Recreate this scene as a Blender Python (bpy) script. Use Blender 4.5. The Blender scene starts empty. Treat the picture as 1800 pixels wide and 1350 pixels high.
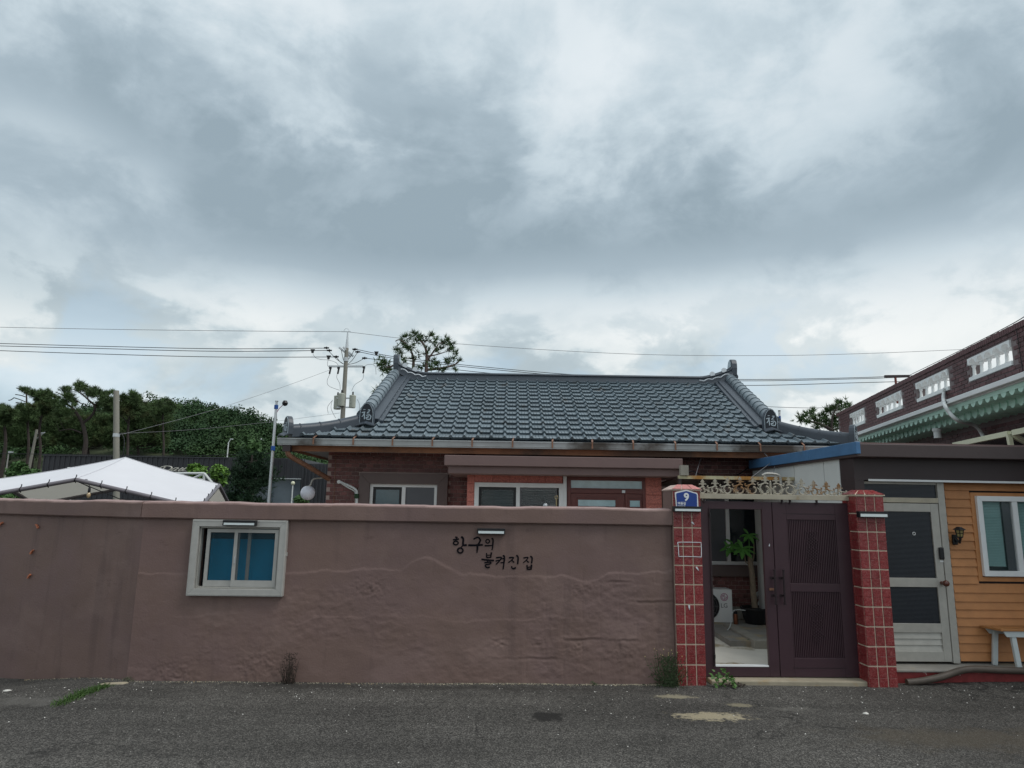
import bpy, bmesh, math, random
import numpy as np
from mathutils import Vector, Matrix

random.seed(7)
rng = np.random.default_rng(11)
rad = math.radians
sc = bpy.context.scene
COL = sc.collection

# ------------------------------------------------------------------ camera
F_PX, PITCH, ROLL, EYE = 1196.0, rad(10.2), 0.0153, 1.85
CAMROT = Matrix.Rotation(math.pi / 2 + PITCH, 3, 'X') @ Matrix.Rotation(ROLL, 3, 'Z')
cam_data = bpy.data.cameras.new('camera')
cam = bpy.data.objects.new('camera', cam_data)
COL.objects.link(cam)
cam.location = (0, 0, EYE)
cam.rotation_euler = CAMROT.to_euler()
cam_data.sensor_width = 36
cam_data.lens = 36 * F_PX / 1800
cam_data.clip_start = 0.05
cam_data.clip_end = 3000
sc.camera = cam


def ray(u, v):
    """viewing direction of a photo pixel (1800 x 1350)"""
    return CAMROT @ Vector(((u - 900) / F_PX, -(v - 675) / F_PX, -1))


# ------------------------------------------------------------------ world: overcast sky
SUN_EL, SUN_AZ = rad(56), rad(108)          # azimuth clockwise from +Y
world = bpy.data.worlds.new('World')
sc.world = world
world.use_nodes = True
wn, wl = world.node_tree.nodes, world.node_tree.links
wn.clear()


def N(tree, t, **k):
    n = tree.nodes.new(t)
    for a, b in k.items():
        setattr(n, a, b)
    return n


def build_sky():
    T = world.node_tree
    L = T.links.new

    def math_(op, a, b=None, c=None, clamp=False):
        n = N(T, 'ShaderNodeMath', operation=op, use_clamp=clamp)
        for i, x in enumerate((a, b, c)):
            if x is None:
                continue
            if isinstance(x, (int, float)):
                n.inputs[i].default_value = x
            else:
                L(x, n.inputs[i])
        return n.outputs[0]

    tc = N(T, 'ShaderNodeTexCoord')
    nrm = N(T, 'ShaderNodeVectorMath', operation='NORMALIZE')
    L(tc.outputs['Generated'], nrm.inputs[0])
    sep = N(T, 'ShaderNodeSeparateXYZ')
    L(nrm.outputs[0], sep.inputs[0])
    x, y, z = sep.outputs
    zc = math_('MAXIMUM', z, 0.0)
    den = math_('ADD', zc, 0.22)
    px, py = math_('DIVIDE', x, den), math_('DIVIDE', y, den)
    comb = N(T, 'ShaderNodeCombineXYZ')
    L(px, comb.inputs[0])
    L(py, comb.inputs[1])
    az = math_('ARCTAN2', x, y)
    el = math_('ARCSINE', z)

    def noise(vec, scale, detail, rough, dist=0.0, off=0.0):
        m = N(T, 'ShaderNodeMapping')
        m.inputs['Location'].default_value = (off, off * 1.7, off * 0.3)
        L(vec, m.inputs[0])
        n = N(T, 'ShaderNodeTexNoise')
        n.inputs['Scale'].default_value = scale
        n.inputs['Detail'].default_value = detail
        n.inputs['Roughness'].default_value = rough
        n.inputs['Distortion'].default_value = dist
        L(m.outputs[0], n.inputs['Vector'])
        return n.outputs['Fac']

    ang = N(T, 'ShaderNodeCombineXYZ')
    L(az, ang.inputs[0])
    L(math_('MULTIPLY', el, 1.55), ang.inputs[1])
    n_big = noise(ang.outputs[0], 1.6, 4, 0.5, 0.4, 3.1)
    n_mid = noise(ang.outputs[0], 3.4, 7, 0.55, 0.35, 8.4)
    # lumps of distant cumulus
    n_low = noise(ang.outputs[0], 4.6, 8, 0.55, 0.25, 1.3)
    n_fine = noise(ang.outputs[0], 11.0, 7, 0.6, 0.3, 5.3)
    # warp for the soft cloud masses
    wz = math_('ADD', math_('MULTIPLY', math_('SUBTRACT', n_mid, 0.5), 0.20), math_('MULTIPLY', math_('SUBTRACT', n_fine, 0.5), 0.07))
    wa = math_('MULTIPLY', math_('SUBTRACT', n_big, 0.5), 0.30)
    azw, elw = math_('ADD', az, wa), math_('ADD', el, wz)

    # cloud masses: (u, v, half width px, half height px, amplitude)
    masses = [
        (560, 330, 420, 130, -0.34), (640, 430, 230, 70, -0.22), (230, 470, 260, 90, -0.22),
        (1330, 390, 430, 80, -0.38), (1620, 290, 260, 110, -0.20), (90, 110, 240, 110, -0.16),
        (1760, 60, 160, 110, -0.18), (330, 240, 260, 60, -0.14), (1000, 420, 240, 60, -0.12), (820, 250, 160, 150, -0.10),
        (1090, 110, 170, 150, 0.05), (1300, 160, 170, 150, 0.02), (60, 235, 90, 45, 0.22), (480, 200, 130, 42, 0.20),
        (200, 300, 130, 35, 0.10), (700, 345, 120, 30, 0.14), (470, 30, 420, 60, 0.10), (1640, 480, 300, 75, 0.10),
        (1000, 545, 420, 70, 0.10), (150, 635, 300, 50, 0.30), (440, 520, 110, 45, 0.24), (1200, 600, 350, 50, 0.05),
    ]
    nm = N(T, 'ShaderNodeMapRange', interpolation_type='SMOOTHSTEP')
    L(math_('ADD', n_mid, math_('MULTIPLY', math_('SUBTRACT', n_fine, 0.5), 0.22)), nm.inputs['Value'])
    nm.inputs['From Min'].default_value, nm.inputs['From Max'].default_value = 0.36, 0.62
    val = math_('ADD', 0.57, math_('MULTIPLY', math_('SUBTRACT', nm.outputs[0], 0.5), 0.26))
    val = math_('ADD', val, math_('MULTIPLY', math_('SUBTRACT', n_big, 0.5), 0.30))
    for (u, v, hw, hh, a) in masses:
        d = ray(u, v).normalized()
        a0, e0 = math.atan2(d.x, d.y), math.asin(d.z)
        ra, re = hw / F_PX / max(math.cos(e0), .5), hh / F_PX
        dx = math_('DIVIDE', math_('SUBTRACT', azw, a0), ra)
        dy = math_('DIVIDE', math_('SUBTRACT', elw, e0), re)
        r2 = math_('ADD', math_('MULTIPLY', dx, dx), math_('MULTIPLY', dy, dy))
        g = math_('POWER', 2.718, math_('MULTIPLY', r2, -0.7))
        val = math_('MULTIPLY_ADD', g, a, val)
    # cumulus bank near the horizon all round
    low = N(T, 'ShaderNodeMapRange', interpolation_type='SMOOTHSTEP')
    L(el, low.inputs['Value'])
    low.inputs['From Min'].default_value = 0.36
    low.inputs['From Max'].default_value = 0.20
    lump = N(T, 'ShaderNodeMapRange', interpolation_type='SMOOTHSTEP')
    L(math_('ADD', n_low, math_('MULTIPLY', math_('SUBTRACT', n_fine, 0.5), 0.25)), lump.inputs['Value'])
    lump.inputs['From Min'].default_value = 0.47
    lump.inputs['From Max'].default_value = 0.555
    bank = math_('MULTIPLY', math_('SUBTRACT', lump.outputs[0], 0.55), 0.30)
    val = math_('ADD', val, math_('MULTIPLY', bank, low.outputs[0]))
    val = math_('ADD', val, math_('MULTIPLY', math_('SUBTRACT', n_fine, 0.5), 0.14))

    ramp = N(T, 'ShaderNodeValToRGB')
    L(val, ramp.inputs[0])
    els = ramp.color_ramp.elements
    els[0].position, els[0].color = 0.0, (0.270, 0.345, 0.400, 1)
    els[1].position, els[1].color = 1.0, (0.815, 0.845, 0.865, 1)
    for p, c in ((0.25, (0.350, 0.432, 0.492, 1)), (0.5, (0.500, 0.585, 0.640, 1)), (0.75, (0.645, 0.708, 0.748, 1))):
        e = els.new(p)
        e.color = c
    warm = N(T, 'ShaderNodeMix', data_type='RGBA')
    L(math_('MULTIPLY', low.outputs[0], 0.8), warm.inputs['Factor'])
    warm.inputs[6].default_value = (1, 1, 1, 1)
    warm.inputs[7].default_value = (1.02, 1.0, 0.955, 1)
    tint = N(T, 'ShaderNodeVectorMath', operation='MULTIPLY')
    L(ramp.outputs[0], tint.inputs[0])
    L(warm.outputs[2], tint.inputs[1])
    # clear sky seen through gaps
    sky = N(T, 'ShaderNodeTexSky', sky_type='NISHITA')
    sky.sun_disc = False
    sky.sun_elevation = SUN_EL
    sky.sun_rotation = SUN_AZ
    STR = 0.10
    gain = N(T, 'ShaderNodeVectorMath', operation='SCALE')
    L(tint.outputs[0], gain.inputs[0])
    gain.inputs['Scale'].default_value = 0.90 / STR
    gap = N(T, 'ShaderNodeMapRange', interpolation_type='SMOOTHSTEP')
    L(n_low, gap.inputs['Value'])
    gap.inputs['From Min'].default_value = 0.47
    gap.inputs['From Max'].default_value = 0.38
    gapf = math_('MULTIPLY', math_('MULTIPLY', gap.outputs[0], low.outputs[0]), 0.34)
    mix = N(T, 'ShaderNodeMix', data_type='RGBA')
    L(gapf, mix.inputs['Factor'])
    L(gain.outputs[0], mix.inputs[6])
    pale = N(T, 'ShaderNodeMix', data_type='RGBA')
    pale.inputs['Factor'].default_value = 0.45
    L(sky.outputs[0], pale.inputs[6])
    pale.inputs[7].default_value = (5.2, 7.2, 8.6, 1)
    L(pale.outputs[2], mix.inputs[7])
    bg = N(T, 'ShaderNodeBackground')
    L(mix.outputs[2], bg.inputs['Color'])
    bg.inputs['Strength'].default_value = STR
    out = N(T, 'ShaderNodeOutputWorld')
    L(bg.outputs[0], out.inputs['Surface'])


build_sky()

sun_d = bpy.data.lights.new('sun', 'SUN')
sun_d.energy = 1.5
sun_d.angle = rad(30)
sun_d.color = (1.0, 0.97, 0.93)
sun = bpy.data.objects.new('sun', sun_d)
COL.objects.link(sun)
sdir = Vector((math.sin(SUN_AZ) * math.cos(SUN_EL), math.cos(SUN_AZ) * math.cos(SUN_EL), math.sin(SUN_EL)))
sun.rotation_euler = (-sdir).to_track_quat('-Z', 'Y').to_euler()
sun.location = (0, 0, 40)

vs = sc.view_settings
vs.view_transform = 'Standard'
vs.look = 'None'
vs.exposure = 0.36
vs.gamma = 1.0
vs.use_curve_mapping = False
sc.cycles.max_bounces = 6
sc.cycles.transparent_max_bounces = 12


# ------------------------------------------------------------------ frames of reference
class Frame:
    """a vertical working plane: local x along it, local y = depth behind it"""

    def __init__(s, origin, ang):
        s.O, s.a = Vector(origin), ang
        s.ex = Vector((math.cos(ang), math.sin(ang), 0))
        s.ey = Vector((-math.sin(ang), math.cos(ang), 0))

    def px(s, u, v, d=0.0):
        w, C = ray(u, v), Vector((0, 0, EYE)) - s.O
        t = (d - C.dot(s.ey)) / w.dot(s.ey)
        p = C + w * t
        return p.dot(s.ex), p.z

    def P3(s, u, v, d):
        x, z = s.px(u, v, d)
        return Vector((x, d, z))

    def X(s, u, v, d=0.0):
        return s.px(u, v, d)[0]

    def Z(s, u, v, d=0.0):
        return s.px(u, v, d)[1]

    def world(s, p):
        p = Vector(p)
        return s.O + s.ex * p.x + s.ey * p.y + Vector((0, 0, p.z))


W = Frame((0, 0, 0), 0)                     # world-aligned (house, background)
S = Frame((0, 7.676, 0), rad(2.0))          # street front: wall, gate, shed
NB = Frame((7.3, 9.38, 0), rad(78.7))       # flank of the brick neighbour; +y is outward


def on_ground(u, v, z=0.0):
    w = ray(u, v)
    t = (z - EYE) / w.z
    return Vector((w.x * t, w.y * t, z))


# ------------------------------------------------------------------ object helpers
BASE = {}
ROOTFRAME = {}


def tag(o, label=None, cat=None, group=None, kind=None):
    if label:
        o['label'] = label
    if cat:
        o['category'] = cat
    if group:
        o['group'] = group
    if kind:
        o['kind'] = kind
    return o


def thing(name, label, cat, base=(0, 0, 0), frame=W, group=None):
    o = bpy.data.objects.new(name, None)
    COL.objects.link(o)
    o.empty_display_size = 0.2
    o.location = frame.world(base)
    o.rotation_euler = (0, 0, frame.a)
    BASE[o.name] = Vector(base)
    return tag(o, label, cat, group)


def base_of(o):
    while o.parent:
        o = o.parent
    return BASE[o.name]


def piece(name, mesh, parent, loc, rot=None, scale=None):
    o = bpy.data.objects.new(name, mesh)
    COL.objects.link(o)
    o.parent = parent
    o.location = Vector(loc) - base_of(parent)
    if rot:
        o.rotation_euler = rot
    if scale:
        o.scale = scale
    return o


def dup(root, base, frame=W, label=None, group=None):
    def cp(o, par):
        c = o.copy()
        COL.objects.link(c)
        c.parent = par
        for ch in [k for k in o.children]:
            cp(ch, c)
        return c
    r = cp(root, None)
    r.location = frame.world(base)
    r.rotation_euler = (0, 0, frame.a)
    BASE[r.name] = Vector(base)
    return tag(r, label, None, group)


class MB:
    def __init__(s):
        s.v, s.f = [], []

    def add(s, verts, faces):
        n = len(s.v)
        s.v += [tuple(p) for p in verts]
        s.f += [tuple(i + n for i in f) for f in faces]
        return s

    def hexa(s, p):
        return s.add(p, [(0, 3, 2, 1), (4, 5, 6, 7), (0, 1, 5, 4), (1, 2, 6, 5), (2, 3, 7, 6), (3, 0, 4, 7)])

    def box(s, x0, x1, y0, y1, z0, z1):
        return s.hexa([(x0, y0, z0), (x1, y0, z0), (x1, y1, z0), (x0, y1, z0),
                       (x0, y0, z1), (x1, y0, z1), (x1, y1, z1), (x0, y1, z1)])

    def bar(s, p0, p1, w, h, up=(0, 0, 1)):
        p0, p1, up = Vector(p0), Vector(p1), Vector(up)
        t = (p1 - p0).normalized()
        a = t.cross(up)
        if a.length < 1e-4:
            a = t.cross(Vector((0, 1, 0)))
        a.normalize()
        b = a.cross(t).normalized()
        a, b = a * w / 2, b * h / 2
        return s.hexa([p0 - a - b, p0 + a - b, p1 + a - b, p1 - a - b, p0 - a + b, p0 + a + b, p1 + a + b, p1 - a + b])

    def tube(s, pts, r, n=8):
        pts = [Vector(p) for p in pts]
        k = len(pts)
        rs = r if isinstance(r, (list, tuple)) else [r] * k
        ref = None
        rings = []
        for i, p in enumerate(pts):
            t = (pts[min(i + 1, k - 1)] - pts[max(i - 1, 0)])
            if t.length < 1e-9:
                t = Vector((0, 0, 1))
            t.normalize()
            if ref is None:
                ref = t.cross(Vector((0, 0, 1)))
                if ref.length < 1e-3:
                    ref = t.cross(Vector((0, 1, 0)))
            a = (ref - t * ref.dot(t)).normalized()
            ref = a
            b = t.cross(a)
            rings.append([p + (a * math.cos(q) + b * math.sin(q)) * rs[i] for q in [2 * math.pi * j / n for j in range(n)]])
        vv = [q for ring in rings for q in ring]
        ff = []
        for i in range(k - 1):
            for j in range(n):
                ff.append((i * n + j, i * n + (j + 1) % n, (i + 1) * n + (j + 1) % n, (i + 1) * n + j))
        ff.append(tuple(range(n - 1, -1, -1)))
        ff.append(tuple((k - 1) * n + j for j in range(n)))
        return s.add(vv, ff)

    def cyl(s, p0, p1, r0, r1=None, n=12):
        return s.tube([p0, p1], [r0, r0 if r1 is None else r1], n)

    def prism(s, poly, y0, y1):
        """polygon in (x, z) swept along y"""
        n = len(poly)
        vv = [(x, y0, z) for x, z in poly] + [(x, y1, z) for x, z in poly]
        ff = [tuple(range(n)), tuple(range(2 * n - 1, n - 1, -1))]
        ff += [(i, i + n, (i + 1) % n + n, (i + 1) % n) for i in range(n)]
        return s.add(vv, ff)

    def lathe(s, prof, c, n=14):
        c = Vector(c)
        vv = [c + Vector((r * math.cos(2 * math.pi * j / n), r * math.sin(2 * math.pi * j / n), h)) for r, h in prof for j in range(n)]
        ff = []
        for i in range(len(prof) - 1):
            for j in range(n):
                ff.append((i * n + j, i * n + (j + 1) % n, (i + 1) * n + (j + 1) % n, (i + 1) * n + j))
        ff.append(tuple(range(n - 1, -1, -1)))
        ff.append(tuple((len(prof) - 1) * n + j for j in range(n)))
        return s.add(vv, ff)

    def sphere(s, c, r, n=14):
        prof = [(max(1e-4, r * math.sin(math.pi * i / n)), -r * math.cos(math.pi * i / n)) for i in range(n + 1)]
        return s.lathe(prof, c, n)

    def frame(s, x0, x1, z0, z1, w, y0, y1):
        """four mitred bars round a rectangle"""
        o = [(x0, z0), (x1, z0), (x1, z1), (x0, z1)]
        i = [(x0 + w, z0 + w), (x1 - w, z0 + w), (x1 - w, z1 - w), (x0 + w, z1 - w)]
        for k in range(4):
            l = (k + 1) % 4
            s.prism([o[k], o[l], i[l], i[k]], y0, y1)
        return s

    def mesh(s, name, mat):
        m = bpy.data.meshes.new(name)
        m.from_pydata(s.v, [], s.f)
        m.materials.append(mat)
        bm = bmesh.new()
        bm.from_mesh(m)
        bmesh.ops.recalc_face_normals(bm, faces=bm.faces)
        bm.to_mesh(m)
        bm.free()
        return m

    def build(s, name, mat, parent=None, base=None, frame=W, smooth=False, bevel=0.0, recalc=True):
        b = base_of(parent) if parent else Vector(base or (0, 0, 0))
        if b.length > 0:
            s.v = [(x - b.x, y - b.y, z - b.z) for x, y, z in s.v]
        if recalc:
            m = s.mesh(name, mat)
        else:
            m = bpy.data.meshes.new(name)
            m.from_pydata(s.v, [], s.f)
            m.materials.append(mat)
        o = bpy.data.objects.new(name, m)
        COL.objects.link(o)
        if parent:
            o.parent = parent
        else:
            o.location = frame.world(b)
            o.rotation_euler = (0, 0, frame.a)
            BASE[o.name] = b
        if smooth:
            m.polygons.foreach_set('use_smooth', [True] * len(m.polygons))
            try:
                m.set_sharp_from_angle(angle=rad(40))
            except Exception:
                pass
        if bevel:
            bv = o.modifiers.new('edge', 'BEVEL')
            bv.width = bevel
            bv.segments = 2
            bv.limit_method = 'ANGLE'
        return o


def np_mesh(name, verts, faces, mat, parent=None, base=(0, 0, 0), frame=W, smooth=False):
    """faces: (n, k) array"""
    m = bpy.data.meshes.new(name)
    b = base_of(parent) if parent else Vector(base)
    verts = np.asarray(verts, dtype=np.float32) - np.array(b, dtype=np.float32)
    k = faces.shape[1]
    m.vertices.add(len(verts))
    m.vertices.foreach_set('co', verts.ravel())
    m.loops.add(faces.size)
    m.loops.foreach_set('vertex_index', faces.astype(np.int32).ravel())
    m.polygons.add(len(faces))
    m.polygons.foreach_set('loop_start', np.arange(0, faces.size, k, dtype=np.int32))
    m.polygons.foreach_set('loop_total', np.full(len(faces), k, dtype=np.int32))
    if smooth:
        m.polygons.foreach_set('use_smooth', np.ones(len(faces), dtype=bool))
    m.update(calc_edges=True)
    m.materials.append(mat)
    o = bpy.data.objects.new(name, m)
    COL.objects.link(o)
    if parent:
        o.parent = parent
    else:
        o.location = frame.world(b)
        o.rotation_euler = (0, 0, frame.a)
        BASE[o.name] = b
    return o


def vnoise(x, y, seed=0):
    xi, yi = np.floor(x).astype(np.int64), np.floor(y).astype(np.int64)
    fx, fy = x - xi, y - yi
    fx, fy = fx * fx * (3 - 2 * fx), fy * fy * (3 - 2 * fy)

    def h(a, b):
        n = (a * 374761393 + b * 668265263 + seed * 974711) & 0x7fffffff
        n = ((n ^ (n >> 13)) * 1274126177) & 0x7fffffff
        return ((n ^ (n >> 16)) & 0xffff) / 65535.0
    return (h(xi, yi) * (1 - fx) + h(xi + 1, yi) * fx) * (1 - fy) + (h(xi, yi + 1) * (1 - fx) + h(xi + 1, yi + 1) * fx) * fy


def fbm(x, y, octs=5, seed=0, gain=.5):
    t, a, s = 0, 1.0, 0
    for o in range(octs):
        t = t + a * vnoise(x * 2 ** o, y * 2 ** o, seed + o * 17)
        s += a
        a *= gain
    return t / s


def catmull(pts, k=6):
    pts = [Vector(p) for p in pts]
    if len(pts) < 3:
        return pts
    out = []
    for i in range(len(pts) - 1):
        p0, p1, p2, p3 = pts[max(i - 1, 0)], pts[i], pts[i + 1], pts[min(i + 2, len(pts) - 1)]
        for j in range(k):
            t = j / k
            out.append(0.5 * ((2 * p1) + (p2 - p0) * t + (2 * p0 - 5 * p1 + 4 * p2 - p3) * t * t + (3 * p1 - p0 - 3 * p2 + p3) * t ** 3))
    out.append(pts[-1])
    return out


def stroke(mb, pts, w0, w1, y0, y1, closed=False, k=6):
    """brush stroke in the (x, z) plane, thickness y0..y1"""
    c = catmull([(p[0], 0, p[1]) for p in pts], k)
    n = len(c)
    L, R = [], []
    for i, p in enumerate(c):
        if closed:
            t = c[(i + 1) % (n - 1)] - c[(i - 1) % (n - 1)]
        else:
            t = c[min(i + 1, n - 1)] - c[max(i - 1, 0)]
        if t.length < 1e-9:
            t = Vector((1, 0, 0))
        t.normalize()
        q = Vector((-t.z, 0, t.x))
        f = i / max(n - 1, 1)
        w = (w0 + (w1 - w0) * f) / 2
        L.append(p + q * w)
        R.append(p - q * w)
    if not closed:
        for arr_end, idx, sgn in ((0, 0, -1), (1, n - 1, 1)):
            t = (c[1] - c[0]) if arr_end == 0 else (c[-1] - c[-2])
            t.normalize()
            w = (w0 if arr_end == 0 else w1) / 2
            e = c[idx] + t * sgn * w * .8
            a, b = L[idx].lerp(e, .7) if False else e.lerp(L[idx], .45), e.lerp(R[idx], .45)
            if arr_end == 0:
                L.insert(0, a)
                R.insert(0, b)
            else:
                L.append(a)
                R.append(b)
    n = len(L)
    vv = [(p.x, y0, p.z) for p in L] + [(p.x, y0, p.z) for p in R] + [(p.x, y1, p.z) for p in L] + [(p.x, y1, p.z) for p in R]
    ff = []
    for i in range(n - 1):
        ff.append((i, i + 1, n + i + 1, n + i))
        ff.append((2 * n + i, 3 * n + i, 3 * n + i + 1, 2 * n + i + 1))
        ff.append((i, 2 * n + i, 2 * n + i + 1, i + 1))
        ff.append((n + i, n + i + 1, 3 * n + i + 1, 3 * n + i))
    ff.append((0, n, 3 * n, 2 * n))
    ff.append((n - 1, 2 * n + n - 1, 3 * n + n - 1, n + n - 1))
    mb.add(vv, ff)


def ellipse(cx, cz, rx, rz, n=12, a0=0.0):
    return [(cx + rx * math.cos(a0 + 2 * math.pi * i / n), cz + rz * math.sin(a0 + 2 * math.pi * i / n)) for i in range(n + 1)]


# ------------------------------------------------------------------ materials
def mat(name, col, rough=.7, metal=0.0, spec=.3, var=.12, vscale=5.0, bump=0.0, bscale=80.0, bdist=.004, rand=0.0,
        second=None, smask=(.55, .7), sscale=3.0, alpha=1.0, coord='pos', detail=5, bdetail=4):
    m = bpy.data.materials.new(name)
    m.use_nodes = True
    T = m.node_tree
    L = T.links.new
    b = T.nodes['Principled BSDF']
    b.inputs['Roughness'].default_value = rough
    b.inputs['Metallic'].default_value = metal
    b.inputs['Specular IOR Level'].default_value = spec
    b.inputs['Alpha'].default_value = alpha
    if coord == 'pos':
        vec = N(T, 'ShaderNodeNewGeometry').outputs['Position']
    else:
        vec = N(T, 'ShaderNodeTexCoord').outputs['Object']
    last = None
    rgb = N(T, 'ShaderNodeRGB')
    rgb.outputs[0].default_value = (*col, 1)
    last = rgb.outputs[0]
    if second:
        n2 = N(T, 'ShaderNodeTexNoise')
        n2.inputs['Scale'].default_value = sscale
        n2.inputs['Detail'].default_value = 8
        n2.inputs['Roughness'].default_value = .6
        L(vec, n2.inputs['Vector'])
        mr = N(T, 'ShaderNodeMapRange')
        mr.inputs['From Min'].default_value, mr.inputs['From Max'].default_value = smask
        L(n2.outputs['Fac'], mr.inputs['Value'])
        mx = N(T, 'ShaderNodeMix', data_type='RGBA')
        L(mr.outputs[0], mx.inputs['Factor'])
        L(last, mx.inputs[6])
        mx.inputs[7].default_value = (*second, 1)
        last = mx.outputs[2]
    f = None
    if var:
        n1 = N(T, 'ShaderNodeTexNoise')
        n1.inputs['Scale'].default_value = vscale
        n1.inputs['Detail'].default_value = detail
        n1.inputs['Roughness'].default_value = .6
        L(vec, n1.inputs['Vector'])
        mr = N(T, 'ShaderNodeMapRange')
        mr.inputs['From Min'].default_value, mr.inputs['From Max'].default_value = .25, .75
        mr.inputs['To Min'].default_value, mr.inputs['To Max'].default_value = 1 - var, 1 + var
        L(n1.outputs['Fac'], mr.inputs['Value'])
        f = mr.outputs[0]
    if rand:
        oi = N(T, 'ShaderNodeObjectInfo')
        mr = N(T, 'ShaderNodeMapRange')
        mr.inputs['To Min'].default_value, mr.inputs['To Max'].default_value = 1 - rand, 1 + rand
        L(oi.outputs['Random'], mr.inputs['Value'])
        if f is None:
            f = mr.outputs[0]
        else:
            mm = N(T, 'ShaderNodeMath', operation='MULTIPLY')
            L(f, mm.inputs[0])
            L(mr.outputs[0], mm.inputs[1])
            f = mm.outputs[0]
    if f is not None:
        sc_ = N(T, 'ShaderNodeVectorMath', operation='SCALE')
        L(last, sc_.inputs[0])
        L(f, sc_.inputs['Scale'])
        last = sc_.outputs[0]
    L(last, b.inputs['Base Color'])
    if bump:
        nb = N(T, 'ShaderNodeTexNoise')
        nb.inputs['Scale'].default_value = bscale
        nb.inputs['Detail'].default_value = bdetail
        L(vec, nb.inputs['Vector'])
        bp = N(T, 'ShaderNodeBump')
        bp.inputs['Strength'].default_value = bump
        bp.inputs['Distance'].default_value = bdist
        L(nb.outputs['Fac'], bp.inputs['Height'])
        L(bp.outputs[0], b.inputs['Normal'])
    return m


def M_asphalt():
    m = bpy.data.materials.new('asphalt')
    m.use_nodes = True
    T = m.node_tree
    L = T.links.new
    b = T.nodes['Principled BSDF']
    b.inputs['Roughness'].default_value = .85
    b.inputs['Specular IOR Level'].default_value = .25
    pos = N(T, 'ShaderNodeNewGeometry').outputs['Position']

    def nz(scale, detail=4, rough=.6):
        n = N(T, 'ShaderNodeTexNoise')
        n.inputs['Scale'].default_value = scale
        n.inputs['Detail'].default_value = detail
        n.inputs['Roughness'].default_value = rough
        L(pos, n.inputs['Vector'])
        return n.outputs['Fac']

    def rng_(v, a, c, lo, hi, smooth=False):
        r = N(T, 'ShaderNodeMapRange', interpolation_type='SMOOTHSTEP' if smooth else 'LINEAR')
        L(v, r.inputs['Value'])
        for k, x in (('From Min', a), ('From Max', c), ('To Min', lo), ('To Max', hi)):
            r.inputs[k].default_value = x
        return r.outputs[0]

    def mul(a, c):
        r = N(T, 'ShaderNodeMath', operation='MULTIPLY')
        for i, x in enumerate((a, c)):
            if isinstance(x, float):
                r.inputs[i].default_value = x
            else:
                L(x, r.inputs[i])
        return r.outputs[0]

    vo = N(T, 'ShaderNodeTexVoronoi')
    vo.inputs['Scale'].default_value = 110
    L(pos, vo.inputs['Vector'])
    sepc = N(T, 'ShaderNodeSeparateColor')
    L(vo.outputs['Color'], sepc.inputs[0])
    pw = N(T, 'ShaderNodeMath', operation='POWER')
    L(sepc.outputs[0], pw.inputs[0])
    pw.inputs[1].default_value = 2.2
    agg = rng_(pw.outputs[0], 0, 1, .55, 2.6)
    big = rng_(nz(.55, 6), .3, .7, .70, 1.28)
    med = rng_(nz(9, 6, .7), .3, .7, .82, 1.18)
    fac = mul(mul(agg, big), med)
    base = N(T, 'ShaderNodeRGB')
    base.outputs[0].default_value = (.058, .0545, .0495, 1)
    s = N(T, 'ShaderNodeVectorMath', operation='SCALE')
    L(base.outputs[0], s.inputs[0])
    L(fac, s.inputs['Scale'])
    last = s.outputs[0]

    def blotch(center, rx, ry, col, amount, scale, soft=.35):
        """stains, and a darker wall-foot strip, at real places on the road"""
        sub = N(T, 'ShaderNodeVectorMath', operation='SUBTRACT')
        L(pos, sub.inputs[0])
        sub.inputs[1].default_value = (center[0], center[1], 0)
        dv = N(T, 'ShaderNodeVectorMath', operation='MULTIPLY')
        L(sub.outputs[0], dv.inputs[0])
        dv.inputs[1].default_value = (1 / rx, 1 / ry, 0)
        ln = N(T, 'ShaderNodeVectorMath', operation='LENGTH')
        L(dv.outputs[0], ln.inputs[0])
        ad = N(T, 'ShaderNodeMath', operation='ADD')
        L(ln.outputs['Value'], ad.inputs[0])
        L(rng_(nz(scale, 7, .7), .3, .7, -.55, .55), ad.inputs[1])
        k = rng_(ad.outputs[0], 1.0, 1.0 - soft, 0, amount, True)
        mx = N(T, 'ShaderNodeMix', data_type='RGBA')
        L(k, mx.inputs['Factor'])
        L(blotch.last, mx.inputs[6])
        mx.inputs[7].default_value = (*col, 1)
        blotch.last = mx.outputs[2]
    blotch.last = last
    mpw = N(T, 'ShaderNodeMapping')
    mpw.inputs['Scale'].default_value = (.12, 1.1, 1)
    L(pos, mpw.inputs[0])
    nw = N(T, 'ShaderNodeTexNoise')
    nw.inputs['Scale'].default_value = 1.6
    nw.inputs['Detail'].default_value = 5
    L(mpw.outputs[0], nw.inputs['Vector'])
    sw = N(T, 'ShaderNodeVectorMath', operation='SCALE')
    L(blotch.last, sw.inputs[0])
    L(rng_(nw.outputs['Fac'], .35, .65, .80, 1.20), sw.inputs['Scale'])
    blotch.last = sw.outputs[0]
    wob = N(T, 'ShaderNodeVectorMath', operation='ADD')
    cl_ = N(T, 'ShaderNodeTexNoise')
    cl_.inputs['Scale'].default_value = 2.5
    cl_.inputs['Detail'].default_value = 6
    L(pos, cl_.inputs['Vector'])
    scl = N(T, 'ShaderNodeVectorMath', operation='SCALE')
    L(cl_.outputs['Color'], scl.inputs[0])
    scl.inputs['Scale'].default_value = .55
    L(pos, wob.inputs[0])
    L(scl.outputs[0], wob.inputs[1])
    vc = N(T, 'ShaderNodeTexVoronoi', feature='DISTANCE_TO_EDGE')
    vc.inputs['Scale'].default_value = .42
    L(wob.outputs[0], vc.inputs['Vector'])
    ck = mul(rng_(vc.outputs['Distance'], .0075, .003, 0, .75), rng_(nz(.6, 3), .48, .60, 0, 1))
    mc = N(T, 'ShaderNodeMix', data_type='RGBA')
    L(ck, mc.inputs['Factor'])
    L(blotch.last, mc.inputs[6])
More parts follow.
